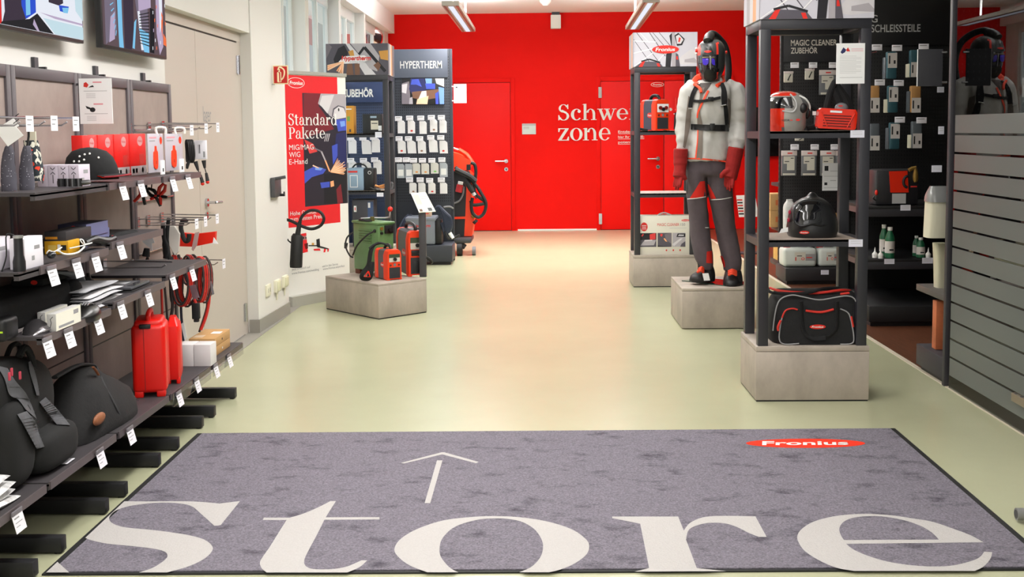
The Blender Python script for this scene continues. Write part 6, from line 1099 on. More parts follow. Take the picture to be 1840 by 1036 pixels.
DOME = [(1424, 1494, 428, y, .24), (1417, 1500, 422, y, .27), (1415, 1503, 410, y, .28), (1417, 1502, 395, y, .27), (1421, 1497, 378, y, .25), (1429, 1489, 365, y, .21), (1440, 1479, 357, y, .13), (1449, 1470, 353, y, .08), (1454, 1465, 347, y, .04), (1457, 1461, 345, y, .02)]
m = MB(); vloft(m, DOME, M('helmet_black', (26, 26, 28), .35), n=40, p=2.4, sub=4); m.build('shell', t)
VO = [(1428, 398), (1426, 385), (1430, 371), (1442, 362), (1458, 360), (1474, 362), (1486, 371), (1489, 386), (1487, 400), (1478, 405), (1458, 402), (1440, 406)]
def domey(px, py):
    i = next((i for i in range(len(DOME)-1) if DOME[i][2] >= py >= DOME[i+1][2]), 0); a, b = DOME[i], DOME[i+1]; k = (py-a[2])/(b[2]-a[2]); L = [a[j]+(b[j]-a[j])*k for j in range(5)]
    u = abs((px-(L[0]+L[1])/2)/((L[1]-L[0])/2)); return y-L[4]/2*(max(0, 1-u**2.4))**(1/2.4)
m = MB(); m.tube([AY(a, b, domey(a, b)-.004) for a, b in VO], .007, BLACK, 8, closed=True, smooth=3); m.build('visor_rim', t)
m = MB(); R_ = []
for k in range(6):
    s = 1-k/5*.98; R_.append([AY(1458+(a-1458)*s, 384+(b-384)*s, domey(1458+(a-1458)*s, 384+(b-384)*s)-.005) for a, b in [tuple(q) for q in catmull(VO, 3)]])
m.loft(R_, VISB); m.build('visor', t)
m = MB(); a = AY(1441, 417.5, y-.137); m.logo(FRONT(0, a.y, 0), a.x+.012, a.z, .052, .017); m.build('logo', t)
m = MB()
for px, py in ((1417, 381), (1415, 395)): m.ell(AY(px+2, py, y-.03), (.008, .012, .012), M('pink_button', (170, 24, 60), .4), 10, 8)
m.ell(AY(1499, 394, y-.06), (.007, .012, .014), RED, 10, 8); m.build('side_button', t)
m = MB(); f = FRONT(0, 5.8, 0); m.poly(f, [(AY(a, b, 5.8).x, AY(a, b, 5.8).z) for a, b in [(1400, 419), (1404, 411), (1416, 408), (1416, 416)]], PAPER, 0, .002); tag(m.build('swing_tag', loc=AY(1408, 419, 5.8)), 'white swing tag left of the black dome helmet', 'tag')
# sports bag
y = 5.90; t = thing('sports_bag', 'black sports bag with grey and red piping on the plinth of the nearest rack', 'bag', V((AY(1462, 622, y).x, y, .29)))
BAGM = M('bag_black', (20, 20, 22), .8, var=.2, scale=40, bump=.15)
m = MB(); vloft(m, [(1392, 1538, 619, y, .25), (1384, 1546, 612, y, .28), (1378, 1546, 590, y, .29), (1378, 1545, 562, y, .28), (1384, 1540, 540, y, .25), (1390, 1536, 528, y, .2), (1394, 1528, 521, y, .12), (1396, 1524, 518, y, .05)], BAGM, n=40, p=4.2); m.build('body', t)
yf = y-.148; g = lambda L, dy=0: [AY(1310+a*.27027, 460+b*.27027, yf+dy) for a, b in L]
PIP = M('piping_grey', (150, 150, 152), .6); PIR = M('piping_red', (206, 44, 32), .6)
m = MB(); m.tube(g([(292, 495), (300, 420), (318, 330), (350, 280), (420, 258), (500, 272), (600, 290), (700, 275), (780, 264), (830, 280), (855, 340), (846, 430), (858, 500)]), .0035, PIP, 7, smooth=4); m.tube(g([(465, 580), (370, 585), (335, 555), (340, 470), (352, 410)], -.004), .0035, PIP, 7, smooth=4); m.tube(g([(740, 350), (790, 375), (812, 430), (830, 540), (815, 580), (740, 585)], -.004), .0035, PIP, 7, smooth=4); m.build('piping', t, label='grey piping')
m = MB(); m.tube(g([(352, 410), (375, 362), (420, 348), (455, 355)], -.004), .0042, PIR, 7, smooth=4); m.tube(g([(510, 362), (610, 372), (695, 353)], -.004), .006, PIR, 8, smooth=4); m.tube(g([(812, 400), (825, 470)], -.004), .006, PIR, 8); m.tube(g([(345, 425), (325, 470), (328, 495)], -.006), .006, PIR, 8, smooth=3); m.build('red_zip', t, label='red zip and piping')
m = MB(); f = FRONT(0, yf-.002, 0); P = [tuple(q) for q in catmull([(p.x, p.z) for p in g([(345, 570), (342, 470), (380, 368), (440, 352), (600, 372), (740, 355), (800, 395), (826, 540), (800, 580), (600, 588), (400, 588)])], 4)]; m.poly(f, P, BAGM, .0, .02); m.build('front_pocket', t)
m = MB(); a = g([(588, 468)])[0]; m.logo(FRONT(0, yf-.004, 0), a.x, a.z, .083, .024); m.build('logo', t)
for L in ([(480, 300), (485, 400), (500, 500), (560, 545), (640, 540)], [(720, 300), (720, 400), (715, 480), (670, 530), (640, 540)]):
    m = MB(); m.tube(g(L, -.006), .006, CLOTHB, 8, smooth=5, flat=2.6); m.build('handle', t)
m = MB(); m.tube([AY(1384, 517, y+.02), AY(1400, 522, y-.06), AY(1430, 525, y-.08), AY(1470, 526, y-.09), AY(1510, 521, y-.08), AY(1528, 522, y-.02)], .007, PIR, 8, smooth=4); m.tube([AY(1380, 518, y+.0), AY(1390, 526, y-.1), AY(1450, 526, y-.12), AY(1480, 518, y-.06), AY(1520, 517, y+.05)], .008, CLOTHB, 8, smooth=4); m.tube([AY(1510, 528, y-.12), AY(1526, 526, y-.12)], .006, PIR, 8); m.build('top_flap_zip', t)
# ---------------------------------------------------------------- goods on the rear rack
q = AY(1187, 234, 10.05); t, T = inverter('desk_inverter', 'red and grey two-knob welding inverter on the upper shelf of the rear rack', V((q.x+.02, 10.08, 1.40)), math.radians(26), .16, .26, .28, M('inverter_slate', (70, 70, 88), .5))
for s in (-1, 1): m = MB(T); f_ = (V((0, 0, 0)), V((1, 0, 0)), V((0, 0, 1))); m.rect(f_, -.06 if s < 0 else 0, .165, 0 if s < 0 else .06, .24, PAPER, .008); m.cyl((s*.03, -.008, .205), (s*.03, -.022, .205), .016, M('knob_red', (120, 24, 20), .4)); m.build('knob_plate', t)
m = MB(); m.tube([AY(1163, 234, 10.02), AY(1152, 232, 10.0), AY(1146, 231, 10.02)], .012, RUBBER, 8, smooth=3); m.build('cable', t)
m = MB(); m.tube([AY(1216, 232, 10.15), AY(1215, 214, 10.15), AY(1215, 202, 10.15)], [.03, .02, .012], RUBBER, 10); m.ell(AY(1215, 199, 10.15), (.016, .016, .02), RED, 12, 8); m.tube([AY(1215, 197, 10.15), AY(1215, 175, 10.15)], .008, RED, 8); tag(m.build('tig_torch', loc=AY(1215, 234, 10.15)), 'upright torch with red handle beside the inverter on the rear rack', 'torch')
p, q = AY(1146, 388, 9.99), AY(1243, 455, 9.99); z0 = .29; zt = p.z; W = q.x-p.x+.03; H = zt-z0; t = thing('cleaner_carton', 'white carton with three photos standing on the plinth of the rear rack', 'box', (p.x+W/2, 10.08, z0))
m = MB(); m.bx(p.x, p.x+W, 9.99, 10.17, z0, zt, M('carton_pale', (222, 218, 204), .55), .002); m.build('carton', t); m = MB(); f = FRONT(p.x, 9.99, z0)
m.oval(f, W*.11, H*.72, W*.062, H*.115, REDINK); m.rect(f, W*.07, H*.74, W*.15, H*.755, WHITE, .001); m.rect(f, W*.075, H*.70, W*.145, H*.712, WHITE, .001); m.rect(f, W*.07, H*.66, W*.15, H*.672, WHITE, .001); m.text(f, 'MAGIC CLEANER', W*.34, H*.74, H*.07, REDINK, w=W*.38); m.text(f, '150', W*.745, H*.74, H*.07, GREYINK, w=W*.08); m.rect(f, W*.55, H*.68, W*.85, H*.69, LGREY); m.logo(f, W*.83, H*.88, W*.14, H*.055)
for k, (a, b, L) in enumerate([(.03, .325, [('ink', [(0, .5), (1, .55), (1, 1), (0, 1)]), ('red', [(.62, .5), (.95, .55), (.95, 1), (.6, .9)]), ('grey', [(.05, .1), (.85, .12), (.98, .5), (.3, .48)]), ('red', [(.1, .8), (.2, .95), (.26, .9), (.16, .74)]), ('pale', [(.3, .4), (.75, .45), (.75, .52), (.3, .5)])]), (.345, .59, [('slate', [(0, 0), (1, 0), (1, 1), (0, 1)]), ('steel', [(.5, .9), (1, 1), (1, .2), (.6, .5)]), ('red', [(.22, .95), (.38, .9), (.3, .72), (.18, .8)]), ('hot', [(.42, .6), (.52, .62), (.7, .36), (.56, .4)]), ('ink', [(0, .1), (.9, 0), (0, 0)])]), (.605, .83, [('grey', [(0, 0), (1, 0), (1, 1), (0, 1)]), ('ink', [(.3, .7), (.4, .95), (1, .95), (1, .7)]), ('pale', [(.42, .78), (.5, .88), (.9, .86), (.85, .78)]), ('slate', [(.6, 0), (1, 0), (1, .4), (.7, .2)]), ('pale', [(0, .2), (.6, .6), (.8, .6), (.1, .02)])])]):
    x0_, y0_ = W*a, H*.20; w_, h_ = W*(b-a), H*.36; m.rect(f, x0_, y0_, x0_+w_, y0_+h_, PH['slate'])
    for i, (c, pts) in enumerate(L): vs, fs = fill([[(x0_+u*w_, y0_+v*h_) for u, v in pts]]); m.flat(f, vs, fs, PH[c], .0009+.0002*i)
for u in (.50, .62, .74): m.oval(f, W*u, H*.11, W*.013, H*.024, REDINK)
m.build('print', t); m = MB(); m.tube([(p.x+W*.36, 10.06, zt), (p.x+W*.42, 10.06, zt+.018), (p.x+W*.5, 10.06, zt+.022), (p.x+W*.6, 10.06, zt)], .006, LGREY, 8, smooth=4); m.build('handle', t)
# goods on the rack behind the banner
y = 10.86; p, q = AY(618, 190, y), AY(636, 238, y); m = MB(); m.bx(p.x, q.x, y, y+.16, 1.40, p.z, M('box_amber', (214, 150, 46), .5), .002); f = FRONT(p.x, y, 1.40); W, H = q.x-p.x, p.z-1.40; m.rect(f, W*.3, H*.45, W*.6, H*.62, M('print_green', (120, 170, 70), .5)); m.rect(f, W*.2, H*.86, W*.8, H*.9, PAPER); m.rect(f, W*.5, H*.06, W*.7, H*.16, DARK)
tag(m.build('carton', loc=((p.x+q.x)/2, y+.08, 1.40)), 'amber carton with green print on the upper shelf behind the banner', 'box')
p, q = AY(651, 205, y), AY(687, 238, y); m = MB(); m.bx(p.x, q.x, y, y+.2, 1.40, p.z, M('box_black', (28, 28, 30), .45), .003); f = FRONT(p.x, y, 1.40); W, H = q.x-p.x, p.z-1.40; m.rect(f, W*.42, H*.2, W*.8, H*.66, M('label_beige', (214, 208, 190), .6)); m.rect(f, W*.46, H*.5, W*.76, H*.54, INK, .001); m.rect(f, W*.8, H*.14, W*.97, H*.4, PAPER, .001); m.rect(f, W*.4, H*.8, W*.72, H*.9, M('print_ice', (150, 170, 190), .5))
tag(m.build('carton', loc=((p.x+q.x)/2, y+.1, 1.40)), 'black carton with pale labels on the upper shelf behind the banner', 'box')
p, q = AY(622, 302, y), AY(672, 344, y); xm = AY(653, 302, y).x; t = thing('compact_cutter', 'blue-grey and black compact machine on the middle shelf behind the banner', 'machine', ((p.x+q.x)/2, y+.1, .843))
m = MB(); m.bx(p.x, xm, y, y+.24, .845, p.z, M('cutter_blue', (140, 164, 186), .45), .012); m.build('front_housing', t); m = MB(); m.bx(xm, q.x, y+.01, y+.23, .845, p.z-.005, BLACK, .012); m.build('rear_housing', t)
m = MB(); m.tube([AY(633, 302, y+.1), AY(640, 295, y+.1), AY(654, 296, y+.1), AY(660, 303, y+.1)], .008, BLACK, 8, smooth=4); m.build('handle', t); m = MB(); m.cyl(AY(664, 310, y+.01), AY(664, 310, y-.01), .018, LGREY); m.cyl(AY(664, 310, y-.01), AY(664, 310, y-.015), .011, BLACK); m.build('dial', t)
m = MB(); f = FRONT(p.x, y, .845); W, H = xm-p.x, p.z-.845; m.rect(f, W*.1, H*.80, W*.65, H*.88, REDINK, .002)
for a in ((.2, .14, .24, .68), (.62, .14, .66, .68), (.2, .14, .66, .17), (.2, .66, .66, .69)): m.rect(f, W*a[0], H*a[1], W*a[2], H*a[3], PAPER, .002)
m.build('print', t)
m = MB(); m.tube([AY(664, 337, y-.02), AY(675, 341, y-.03), AY(684, 342, y-.03)], .009, BLACK, 8, smooth=3); m.tube([AY(680, 335, y), AY(692, 332, y), AY(688, 337, y), AY(674, 333, y)], .010, M('clamp_copper', (222, 150, 90), .4, .5), 8, smooth=3); tag(m.build('ground_clamp', loc=AY(682, 342, y)), 'copper ground clamp with black lead beside the compact machine', 'clamp')
m = MB()
for k in range(4): m.tube([AY(703+3*math.cos(a+k), 334+7*math.sin(a)*(1-.1*k), 11.0+.01*k) for a in [2*math.pi*j/12 for j in range(12)]], .006, GREY, 6, closed=True)
tag(m.build('cable_coil', loc=AY(703, 344, 11.0)), 'small grey cable coil at the right end of the middle shelf behind the banner', 'cable')
y = 10.9; p, q = AY(632, 350, y), AY(674, 440, y); m = MB(); m.bx(p.x, q.x, y, y+.2, .292, .292+.46, M('case_slate', (60, 60, 68), .5), .008); f = FRONT(p.x, y, .292); W = q.x-p.x; m.rect(f, W*.08, .34, W*.2, .40, PAPER); m.rect(f, W*.12, .355, W*.16, .385, REDINK, .001); m.rect(f, W*.7, .25, W*.95, .44, M('strip_blue', (70, 90, 130), .3), .001); m.rect(f, W*.72, .38, W*.82, .43, PAPER, .0015)
tag(m.build('display_case', loc=((p.x+q.x)/2, y+.1, .292)), 'tall slate case with a small white sticker on the plinth behind the green machine', 'case')
p_ = AY(674, 243, 10.805); card(674, 237, 686, 247, 10.806, 'white price card on the upper shelf edge behind the banner'); card(677, 346, 689, 353, 10.806, 'white price card on the middle shelf edge behind the banner')
# ================================================================ right side shelving
MGON = M('magic_gondola', (36, 35, 38), .5)
t = gondola(2.30, 2.90, 10.04, 10.46, 2.30, .152, MGON, 'black perforated gondola with white lettered header behind the nearest rack', base=(-.05, .02))
z0 = AY(1450, 111, 10.44).z; m = MB(); f = header(m, 2.30, 2.88, 10.455, z0, 2.30, M('header_black', (46, 46, 50), .45))
for tx, a, b, yb in (('MAGIC CLEANER', 1421, 1504, 82), ('ZUBEHÖR', 1421, 1469, 96)): p, q = AY(a, yb, 10.44), AY(b, yb, 10.44); m.text(f, tx, p.x-2.30, p.z-z0, .052, M('lettering_pale', (216, 212, 204), .5), w=q.x-p.x, bold=.015)
m.build('header_panel', t)
m = MB(); m.bx(2.29, 2.90, 10.48, 10.9, .10, .152, MGON, .01); m.build('rear_base', t)
for z in (.44, .86): m = MB(); m.bx(2.29, 2.90, 10.48, 10.88, z, z+.03, MGON, .003); m.build('rear_shelf', t)
BPL = M('bag_pale', (206, 202, 190), .5)
def bagpack(px, py, w, h, y, label, group, kind):
    c = AY(px, py, y); t = thing('hang_pack', label, 'pack', (c.x, y, c.z-h/2), group); m = MB(); m.bx(c.x-w/2, c.x+w/2, y, y+.03, c.z-h/2, c.z+h*.32, M('pack_clear_grey', (110, 112, 116), .3) if kind == 'clear' else BPL, .006); m.build('bag', t)
    m = MB(); m.bx(c.x-w/2-.003, c.x+w/2+.003, y-.003, y+.012, c.z+h*.30, c.z+h/2, M('header_pale', (218, 206, 204), .5), .001); f = FRONT(c.x, y-.003, c.z)
    if kind == 'clear': m.rect(f, -w*.12, h*.37, w*.2, h*.42, REDINK)
    m.build('header_card', t); m = MB(); f = FRONT(c.x, y, c.z)
    if kind == 'clear':
        m.rect(f, -w*.38, -h*.02, w*.36, h*.27, BPL, .001); m.rect(f, -w*.15, -h*.28, w*.36, -.0, BPL, .0014); m.rect(f, -w*.3, h*.05, 0, h*.08, INK, .0018); m.rect(f, w*.1, h*.18, w*.3, h*.21, INK, .0018); m.rect(f, -w*.42, -h*.48, w*.4, -h*.4, BPL, .001)
    else: m.poly(f, [(-w*.15, -h*.3), (w*.0, -h*.05), (w*.2, h*.25), (w*.3, h*.2), (w*.1, -h*.1), (-.0, -h*.35)], INK, .001)
    m.build('print', t)
GP2 = 'packs on the black gondola behind the nearest rack'
bagpack(1417, 138, .08, .10, 10.25, 'first small pale pack from the left under the black header', GP2, 'pin'); bagpack(1455, 133, .08, .10, 10.25, 'second small pale pack from the left under the black header', GP2, 'pin'); bagpack(1487, 148, .145, .225, 10.25, 'large clear pouch right of the two small pale packs', GP2, 'clear'); bagpack(1437, 250, .08, .03, 10.2, 'pale end of a pack just under the upper shelf of the nearest rack', GP2, 'x')
for i, px in enumerate((1418, 1454, 1488, 1515)): bagpack(px, 293, .135, .23, 10.22, '%s clear accessory bag from the left in the lower row behind the nearest rack' % ORD[i], GP2, 'clear')
for i, (px, py) in enumerate([(1428, 117), (1461, 117), (1497, 117), (1428, 264), (1464, 264), (1500, 264)]): taghook(px, py, 10.2, 10.45, '%s price hook in the %s row of the black gondola behind the nearest rack' % (ORD[i % 3], 'upper' if i < 3 else 'lower'), group='hooks on the black gondola behind the nearest rack')
CAN = M('canister_white', (206, 212, 206), .4)
for i, (a, b) in enumerate([(1408, 1468), (1471, 1513)]):
    y = 10.10; p, q = AY(a, 485, y), AY(b, 445, y); t = thing('canister', '%s white canister with grey label on the base behind the nearest rack' % ('left', 'right')[i], 'canister', ((p.x+q.x)/2, y+.12, (.154)), 'white canisters'); W = q.x-p.x; h = q.z-(.154)
    m = MB(); m.bx(p.x, q.x, y, y+.22, (.154), (.154)+h*.98, CAN, .03, seg=4); m.build('body', t); m = MB(); m.tube([(p.x+W*.3, y+.1, (.154)+h*.95), (p.x+W*.35, y+.1, .25+h*1.12), (p.x+W*.75, y+.1, .25+h*1.12), (p.x+W*.85, y+.1, (.154)+h*.95)], .018, CAN, 10, smooth=4); m.build('handle', t); m = MB(); m.cyl((p.x+W*.18, y+.11, (.154)+h*.95), (p.x+W*.18, y+.11, (.154)+h*1.14), .035, M('cap_red', (190, 40, 40), .5)); m.build('cap', t)
    m = MB(); f = FRONT(p.x, y, (.154)); m.rect(f, W*.4, h*.33, W*.97, h*.68, M('label_grey', (150, 150, 150), .6), .001); m.rect(f, W*.33, h*.33, W*.66, h*.78, BPL, .0014); m.rect(f, W*.35, h*.33, W*.38, h*.52, REDINK, .0018); m.oval(f, W*.58, h*.43, W*.05, h*.07, REDINK, .0018); m.oval(f, W*.58, h*.43, W*.03, h*.045, BPL, .002); m.rect(f, W*.68, h*.47, W*.86, h*.52, REDINK, .0018); m.rect(f, W*.68, h*.4, W*.92, h*.43, GREYINK, .0018); m.rect(f, W*.4, h*.56, W*.55, h*.60, INK, .0018); m.build('label', t)
card(1475, 485, 1489, 493, 10.035, 'white price card on the base front under the white canisters')
y = 10.2; p, q = AY(1409, 414, y), AY(1428, 359, y); m = MB(); vloft(m, [(1408, 1428, 416, y, .12), (1408, 1428, 380, y, .12), (1409, 1427, 368, y, .1), (1413, 1424, 361, y, .05), (1413, 1424, 358, y, .05)], M('sack_white', (204, 204, 202), .6, var=.12, scale=30), p=4); tag(m.build('white_pouch', loc=AY(1418, 416, y)), 'white printed pouch left of the black dome helmet, farther back', 'pouch')
m = MB(); m.bx(2.33, 2.88, 10.1, 10.44, .455, .475, MGON, .003); tag(m.build('loose_shelf', loc=(2.6, 10.27, .455)), 'black shelf of the gondola carrying the white pouch and red carton', 'shelf')
p, q = AY(1491, 416, 10.2), AY(1514, 384, 10.2); m = MB(); m.bx(p.x, q.x, 10.2, 10.35, .476, q.z, M('box_olive', (150, 116, 70), .6), .003); f = FRONT(p.x, 10.2, .476); W = q.x-p.x; m.rect(f, W*.55, .0, W*.72, q.z-.476, REDINK); m.rect(f, W*.75, .02, W*.98, .05, PAPER); tag(m.build('carton', loc=((p.x+q.x)/2, 10.27, .476)), 'brown carton with red stripe right of the black dome helmet, farther back', 'box')
for i, (a, b) in enumerate([(381, 409), (355, 381)]):
    p, q = AY(1384, b, 10.62), AY(1404, a, 10.62); m = MB(); m.bx(p.x, q.x+.1, 10.62, 10.85, .472+.16*i, .63+.16*i, BROWN, .003); f = FRONT(p.x, 10.62, .472+.16*i); m.rect(f, .05, .05, .10, .1, M('tape_orange', (206, 110, 60), .6)); tag(m.build('cardboard_box', loc=(p.x+.1, 10.7, .472+.16*i)), 'brown cardboard box at the left end of the black gondola, %s of two' % ('lower', 'upper')[i], 'box', 'cardboard boxes behind the black gondola')
p = AY(1388, 480, 10.7); m = MB(); m.bx(2.30, 2.46, 10.6, 10.8, .154, .40, M('kraft_amber', (206, 158, 80), .7), .003); tag(m.build('cardboard_box', loc=(2.38, 10.7, (.154))), 'amber cardboard box low behind the left end of the white canisters', 'box')
# wear parts bay
VG = M('wear_gondola', (16, 16, 18), .55)
t = gondola(2.46, 3.45, 7.88, 8.75, 2.42, .15, VG, 'black wear parts bay with white lettering between the nearest rack and the glass', base=(-.1, .0))
m = MB(); z0 = AY(1600, 82, 8.73).z; f = header(m, 2.46, 3.2, 8.745, z0, 2.42, M('header_ink', (20, 20, 22), .5)); LP = M('lettering_grey', (186, 186, 186), .5)
p, q = AY(1541, 58, 8.73), AY(1654, 58, 8.73); m.text(f, 'VERSCHLEISSTEILE', p.x-2.46, p.z-z0, .056, LP, w=q.x-p.x, bold=.01); p = AY(1577, 40, 8.73); m.text(f, 'MIG/MAG', p.x-2.46, p.z-z0, .056, LP, align='R', bold=.01); m.build('header_panel', t)
for z in (.85, .47): m = MB(); m.bx(2.36, 3.4, 8.0, 8.74, z-.02, z, VG, .002); m.bx(2.36, 3.4, 8.0, 8.012, z-.075, z-.02, M('shelf_front', (40, 39, 44), .5), .002); m.bx(2.36, 2.372, 8.012, 8.74, z-.06, z-.02, M('shelf_side', (86, 68, 70), .5)); m.build('shelf', t)
TEAL = M('pack_teal', (44, 84, 94), .5); TANP = M('pack_tan', (176, 130, 76), .6); SMK = M('pack_smoke', (92, 98, 104), .3); LBL = M('pack_label', (206, 200, 196), .6)
GW = 'blister packs in the wear parts bay'
for i, (px, py, c, r) in enumerate([(1603, 117, TEAL, 'top'), (1645, 114, TEAL, 'top'), (1572, 178, TANP, 'middle'), (1605, 178, TEAL, 'middle'), (1646, 178, TANP, 'middle'), (1572, 246, SMK, 'lower'), (1608, 244, TEAL, 'lower'), (1648, 242, SMK, 'lower')]):
    y = 8.42; a = AY(px, py, y); w, h = .072, .2; n = {'top': 0, 'middle': 2, 'lower': 5}[r]; t = thing('blister_pack', '%s tall blister pack from the left in the %s row of the wear parts bay' % (ORD[i-n], r), 'pack', (a.x, y, a.z-h/2), GW)
    m = MB(); m.bx(a.x-w/2, a.x+w/2, y, y+.05, a.z-h/2, a.z+h/2, c, .008); m.build('blister', t); m = MB(); m.bx(a.x-w*.5-.012, a.x-w*.3, y+.02, y+.08, a.z-h*.5, a.z+h*(0 if i % 2 else .3), CREAM if i % 2 else SMK, .004); m.build('inner_pack', t)
    m = MB(); f = FRONT(a.x, y, a.z); s = (-.5, .05) if i % 3 else (-.1, .45); m.rect(f, -w*.45, h*s[0], w*.5, h*s[1], LBL, .001); m.rect(f, -w*.35, h*(s[0]+.15), -w*.2, h*(s[1]-.1), INK, .0014); m.rect(f, w*.15, h*(s[0]+.15), w*.35, h*(s[0]+.28), INK, .0014); m.build('label', t)
for i, (px, py) in enumerate([(1576, 85), (1612, 86), (1660, 84), (1581, 148), (1615, 149), (1617, 215), (1656, 216)]): taghook(px, py, 8.38, 8.74, '%s price hook from the left in the %s row of the wear parts bay' % (ORD[i % 3 if i < 5 else i-5], ('top', 'middle', 'lower')[0 if i < 3 else 1 if i < 5 else 2]), w=.075, h=.044, group='price hooks in the wear parts bay')
y = 8.06; p, q = AY(1573, 363, y), AY(1652, 304, y); t = thing('wire_feeder_unit', 'black case with red face plate on the upper shelf of the wear parts bay', 'machine', ((p.x+q.x)/2, y+.1, .85)); W = q.x-p.x; H = q.z-.852
m = MB(); m.bx(p.x, q.x, y, y+.2, .852, q.z, M('unit_black', (34, 34, 38), .45), .02); m.build('case', t); m = MB(); f = FRONT(p.x, y, .852); m.poly(f, [(W*.30, H*.95), (W*.72, H*.96), (W*.76, H*.36), (W*.34, H*.36)], HRED, .006, .005); m.build('face_plate', t)
m = MB(); m.tube([m.at(f, W*.72+.028*math.cos(a), H*.66+.04*math.sin(a), .008) for a in [math.radians(70+20*k) for k in range(11)]], .01, BLACK, 8); m.build('dial', t); m = MB(); m.rect(f, W*.38, H*.05, W*.7, H*.33, LGREY, .003); m.build('plate', t); m = MB(); m.ell(m.at(f, W*.02, H*.36, .0), (.012, .012, .02), RED, 10, 8); m.build('button', t)
m = MB(); m.tube([AY(1633, 306, y-.03), AY(1644, 301, y-.03), AY(1645, 315, y-.03), AY(1645, 327, y-.03)], [.014, .016, .02, .012], M('regulator_brass', (150, 120, 60), .4, .7), 10, smooth=2); m.build('regulator', t); m = MB(); m.tube([AY(1574, 360, y-.02), AY(1569, 356, y-.02), AY(1572, 352, y-.02)], .006, BLACK, 6, smooth=3); m.rect(f, W*.8, H*.5, W*.95, H*.54, REDINK, .004); m.build('trim', t)
BG = M('bottle_green', (24, 96, 62), .35)
for i, (px, h, w, yb) in enumerate([(1587.5, .235, .03, 8.14), (1598.5, .225, .034, 8.05), (1646, .15, .025, 8.15), (1654, .145, .030, 8.06)]):
    a = AY(px, 460, yb); t = thing('bottle', 'green bottle with white cap in the wear parts bay, %s from the left' % ORD[i], 'bottle', (a.x, yb, .472), 'green bottles'); 
    m = MB(); m.lathe([(.001, 0), (w, .002), (w, h*.62), (w*.9, h*.7), (w*.45, h*.87), (w*.45, h*.9)], (a.x, yb, .472), BG, 20); m.build('body', t); m = MB(); m.lathe([(w*.48, h*.885), (w*.52, h*.9), (w*.52, h), (.001, h)], (a.x, yb, .472), WHITE, 16); m.build('cap', t); m = MB(); m.lathe([(w*1.015, h*.17), (w*1.015, h*.55)], (a.x, yb, .472), LBL, 20); f = FRONT(a.x, yb-w*1.02, .472); m.rect(f, -w*.4, h*.25, w*.5, h*.3, INK, .001); m.build('label', t)
for i, (px, yb) in enumerate([(1572, 8.08), (1582.5, 8.03), (1668, 8.03)]):
    a = AY(px, 460, yb); m = MB(); m.lathe([(.001, 0), (.018, 0), (.018, .012), (.02, .02), (.019, .03), (.006, .045), (.002, .075), (.001, .076)], (a.x, yb, .472), WHITE, 16); tag(m.build('nozzle_cap', loc=(a.x, yb, .472)), 'white pointed nozzle cap beside the green bottles, %s from the left' % ORD[i], 'cap', 'white nozzle caps')
card(1618, 368, 1636, 378, 7.997, 'price card on the upper shelf edge of the wear parts bay'); card(1589, 465, 1607, 474, 7.997, 'left price card on the lower shelf edge of the wear parts bay'); card(1657, 463, 1676, 473, 7.997, 'right price card on the lower shelf edge of the wear parts bay')
# gondola standing against the end of the glass, seen edge-on
UP = M('upright_dark', (52, 50, 56), .5)
t = thing('gondola', 'dark shelving unit standing edge-on at the end of the frosted glass', 'shelving', (2.7, 6.2, 0))
m = MB(); m.bx(2.262, 3.4, 6.046, 6.06, .08, 2.4, M('end_gondola', (46, 46, 50), .5)); m.build('back_panel', t)
m = MB(); m.bx(2.222, 2.262, 6.036, 6.072, 0, 3.0, UP, .002)
HM = M('slot_black', (8, 8, 9), .8)
for k in range(58): m.bx(2.252, 2.2625, 6.0355, 6.038, .1+k*.05, .128+k*.05, HM)
m.build('slotted_upright', t); m = MB(); m.bx(2.225, 3.4, 6.075, 6.50, .03, .15, UP, .006); m.bx(2.25, 3.38, 6.09, 6.48, 0, .03, BLACK); m.build('base', t)
m = MB(); m.bx(2.245, 3.4, 6.07, 6.58, .455, .492, M('shelf_taupe', (84, 80, 76), .5), .003); m.build('shelf', t)
m = MB(); f = fr((3.38, 6.046, 0), (-1, 0, 0), (0, 0, 1)); f = FRONT(2.27, 6.045, 0)
for i in range(30):
    for k in range(40): m.rect(f, .01+i*.03, .5+k*.04, .018+i*.03, .512+k*.04, M('hole_pale', (96, 94, 98), .6), .0006)
m.build('perforation', t)
p, q = AY(1648, 155, 6.03), AY(1694, 88, 6.03); t = thing('sign_holder', 'dark rectangular sign holder clipped to the upright at the end of the glass', 'sign', (p.x, 6.03, p.z))
m = MB(); m.bx(p.x, q.x, 6.025, 6.035, p.z, q.z, M('holder_slate', (52, 52, 58), .6), .001); m.bx(p.x-.0015, p.x, 6.025, 6.035, p.z, q.z, PAPER); m.build('panel', t)
for py in (94, 148): a = AY(1695, py, 6.02); m = MB(); m.cyl((a.x-.01, 6.022, a.z), (a.x+.02, 6.022, a.z), .006, CHROME); m.build('clip', t)
WP = M('bag_ivory', (222, 218, 196), .5); y = 6.3
t = thing('hanging_sack', 'ivory plastic sack hanging behind the upright at the end of the glass', 'bag', AY(1680, 430, y))
m = MB(); vloft(m, [(1662, 1700, 426, y, .12), (1664, 1702, 400, y, .14), (1666, 1702, 365, y, .14), (1666, 1700, 352, y, .12), (1672, 1700, 338, y, .06)], WP, p=4); m.build('body', t); m = MB(); vloft(m, [(1665, 1702, 362, y-.01, .15), (1666, 1701, 350, y-.01, .13), (1672, 1700, 334, y-.01, .06)], M('film_grey', (150, 152, 152), .15), p=4); m.build('film_top', t)
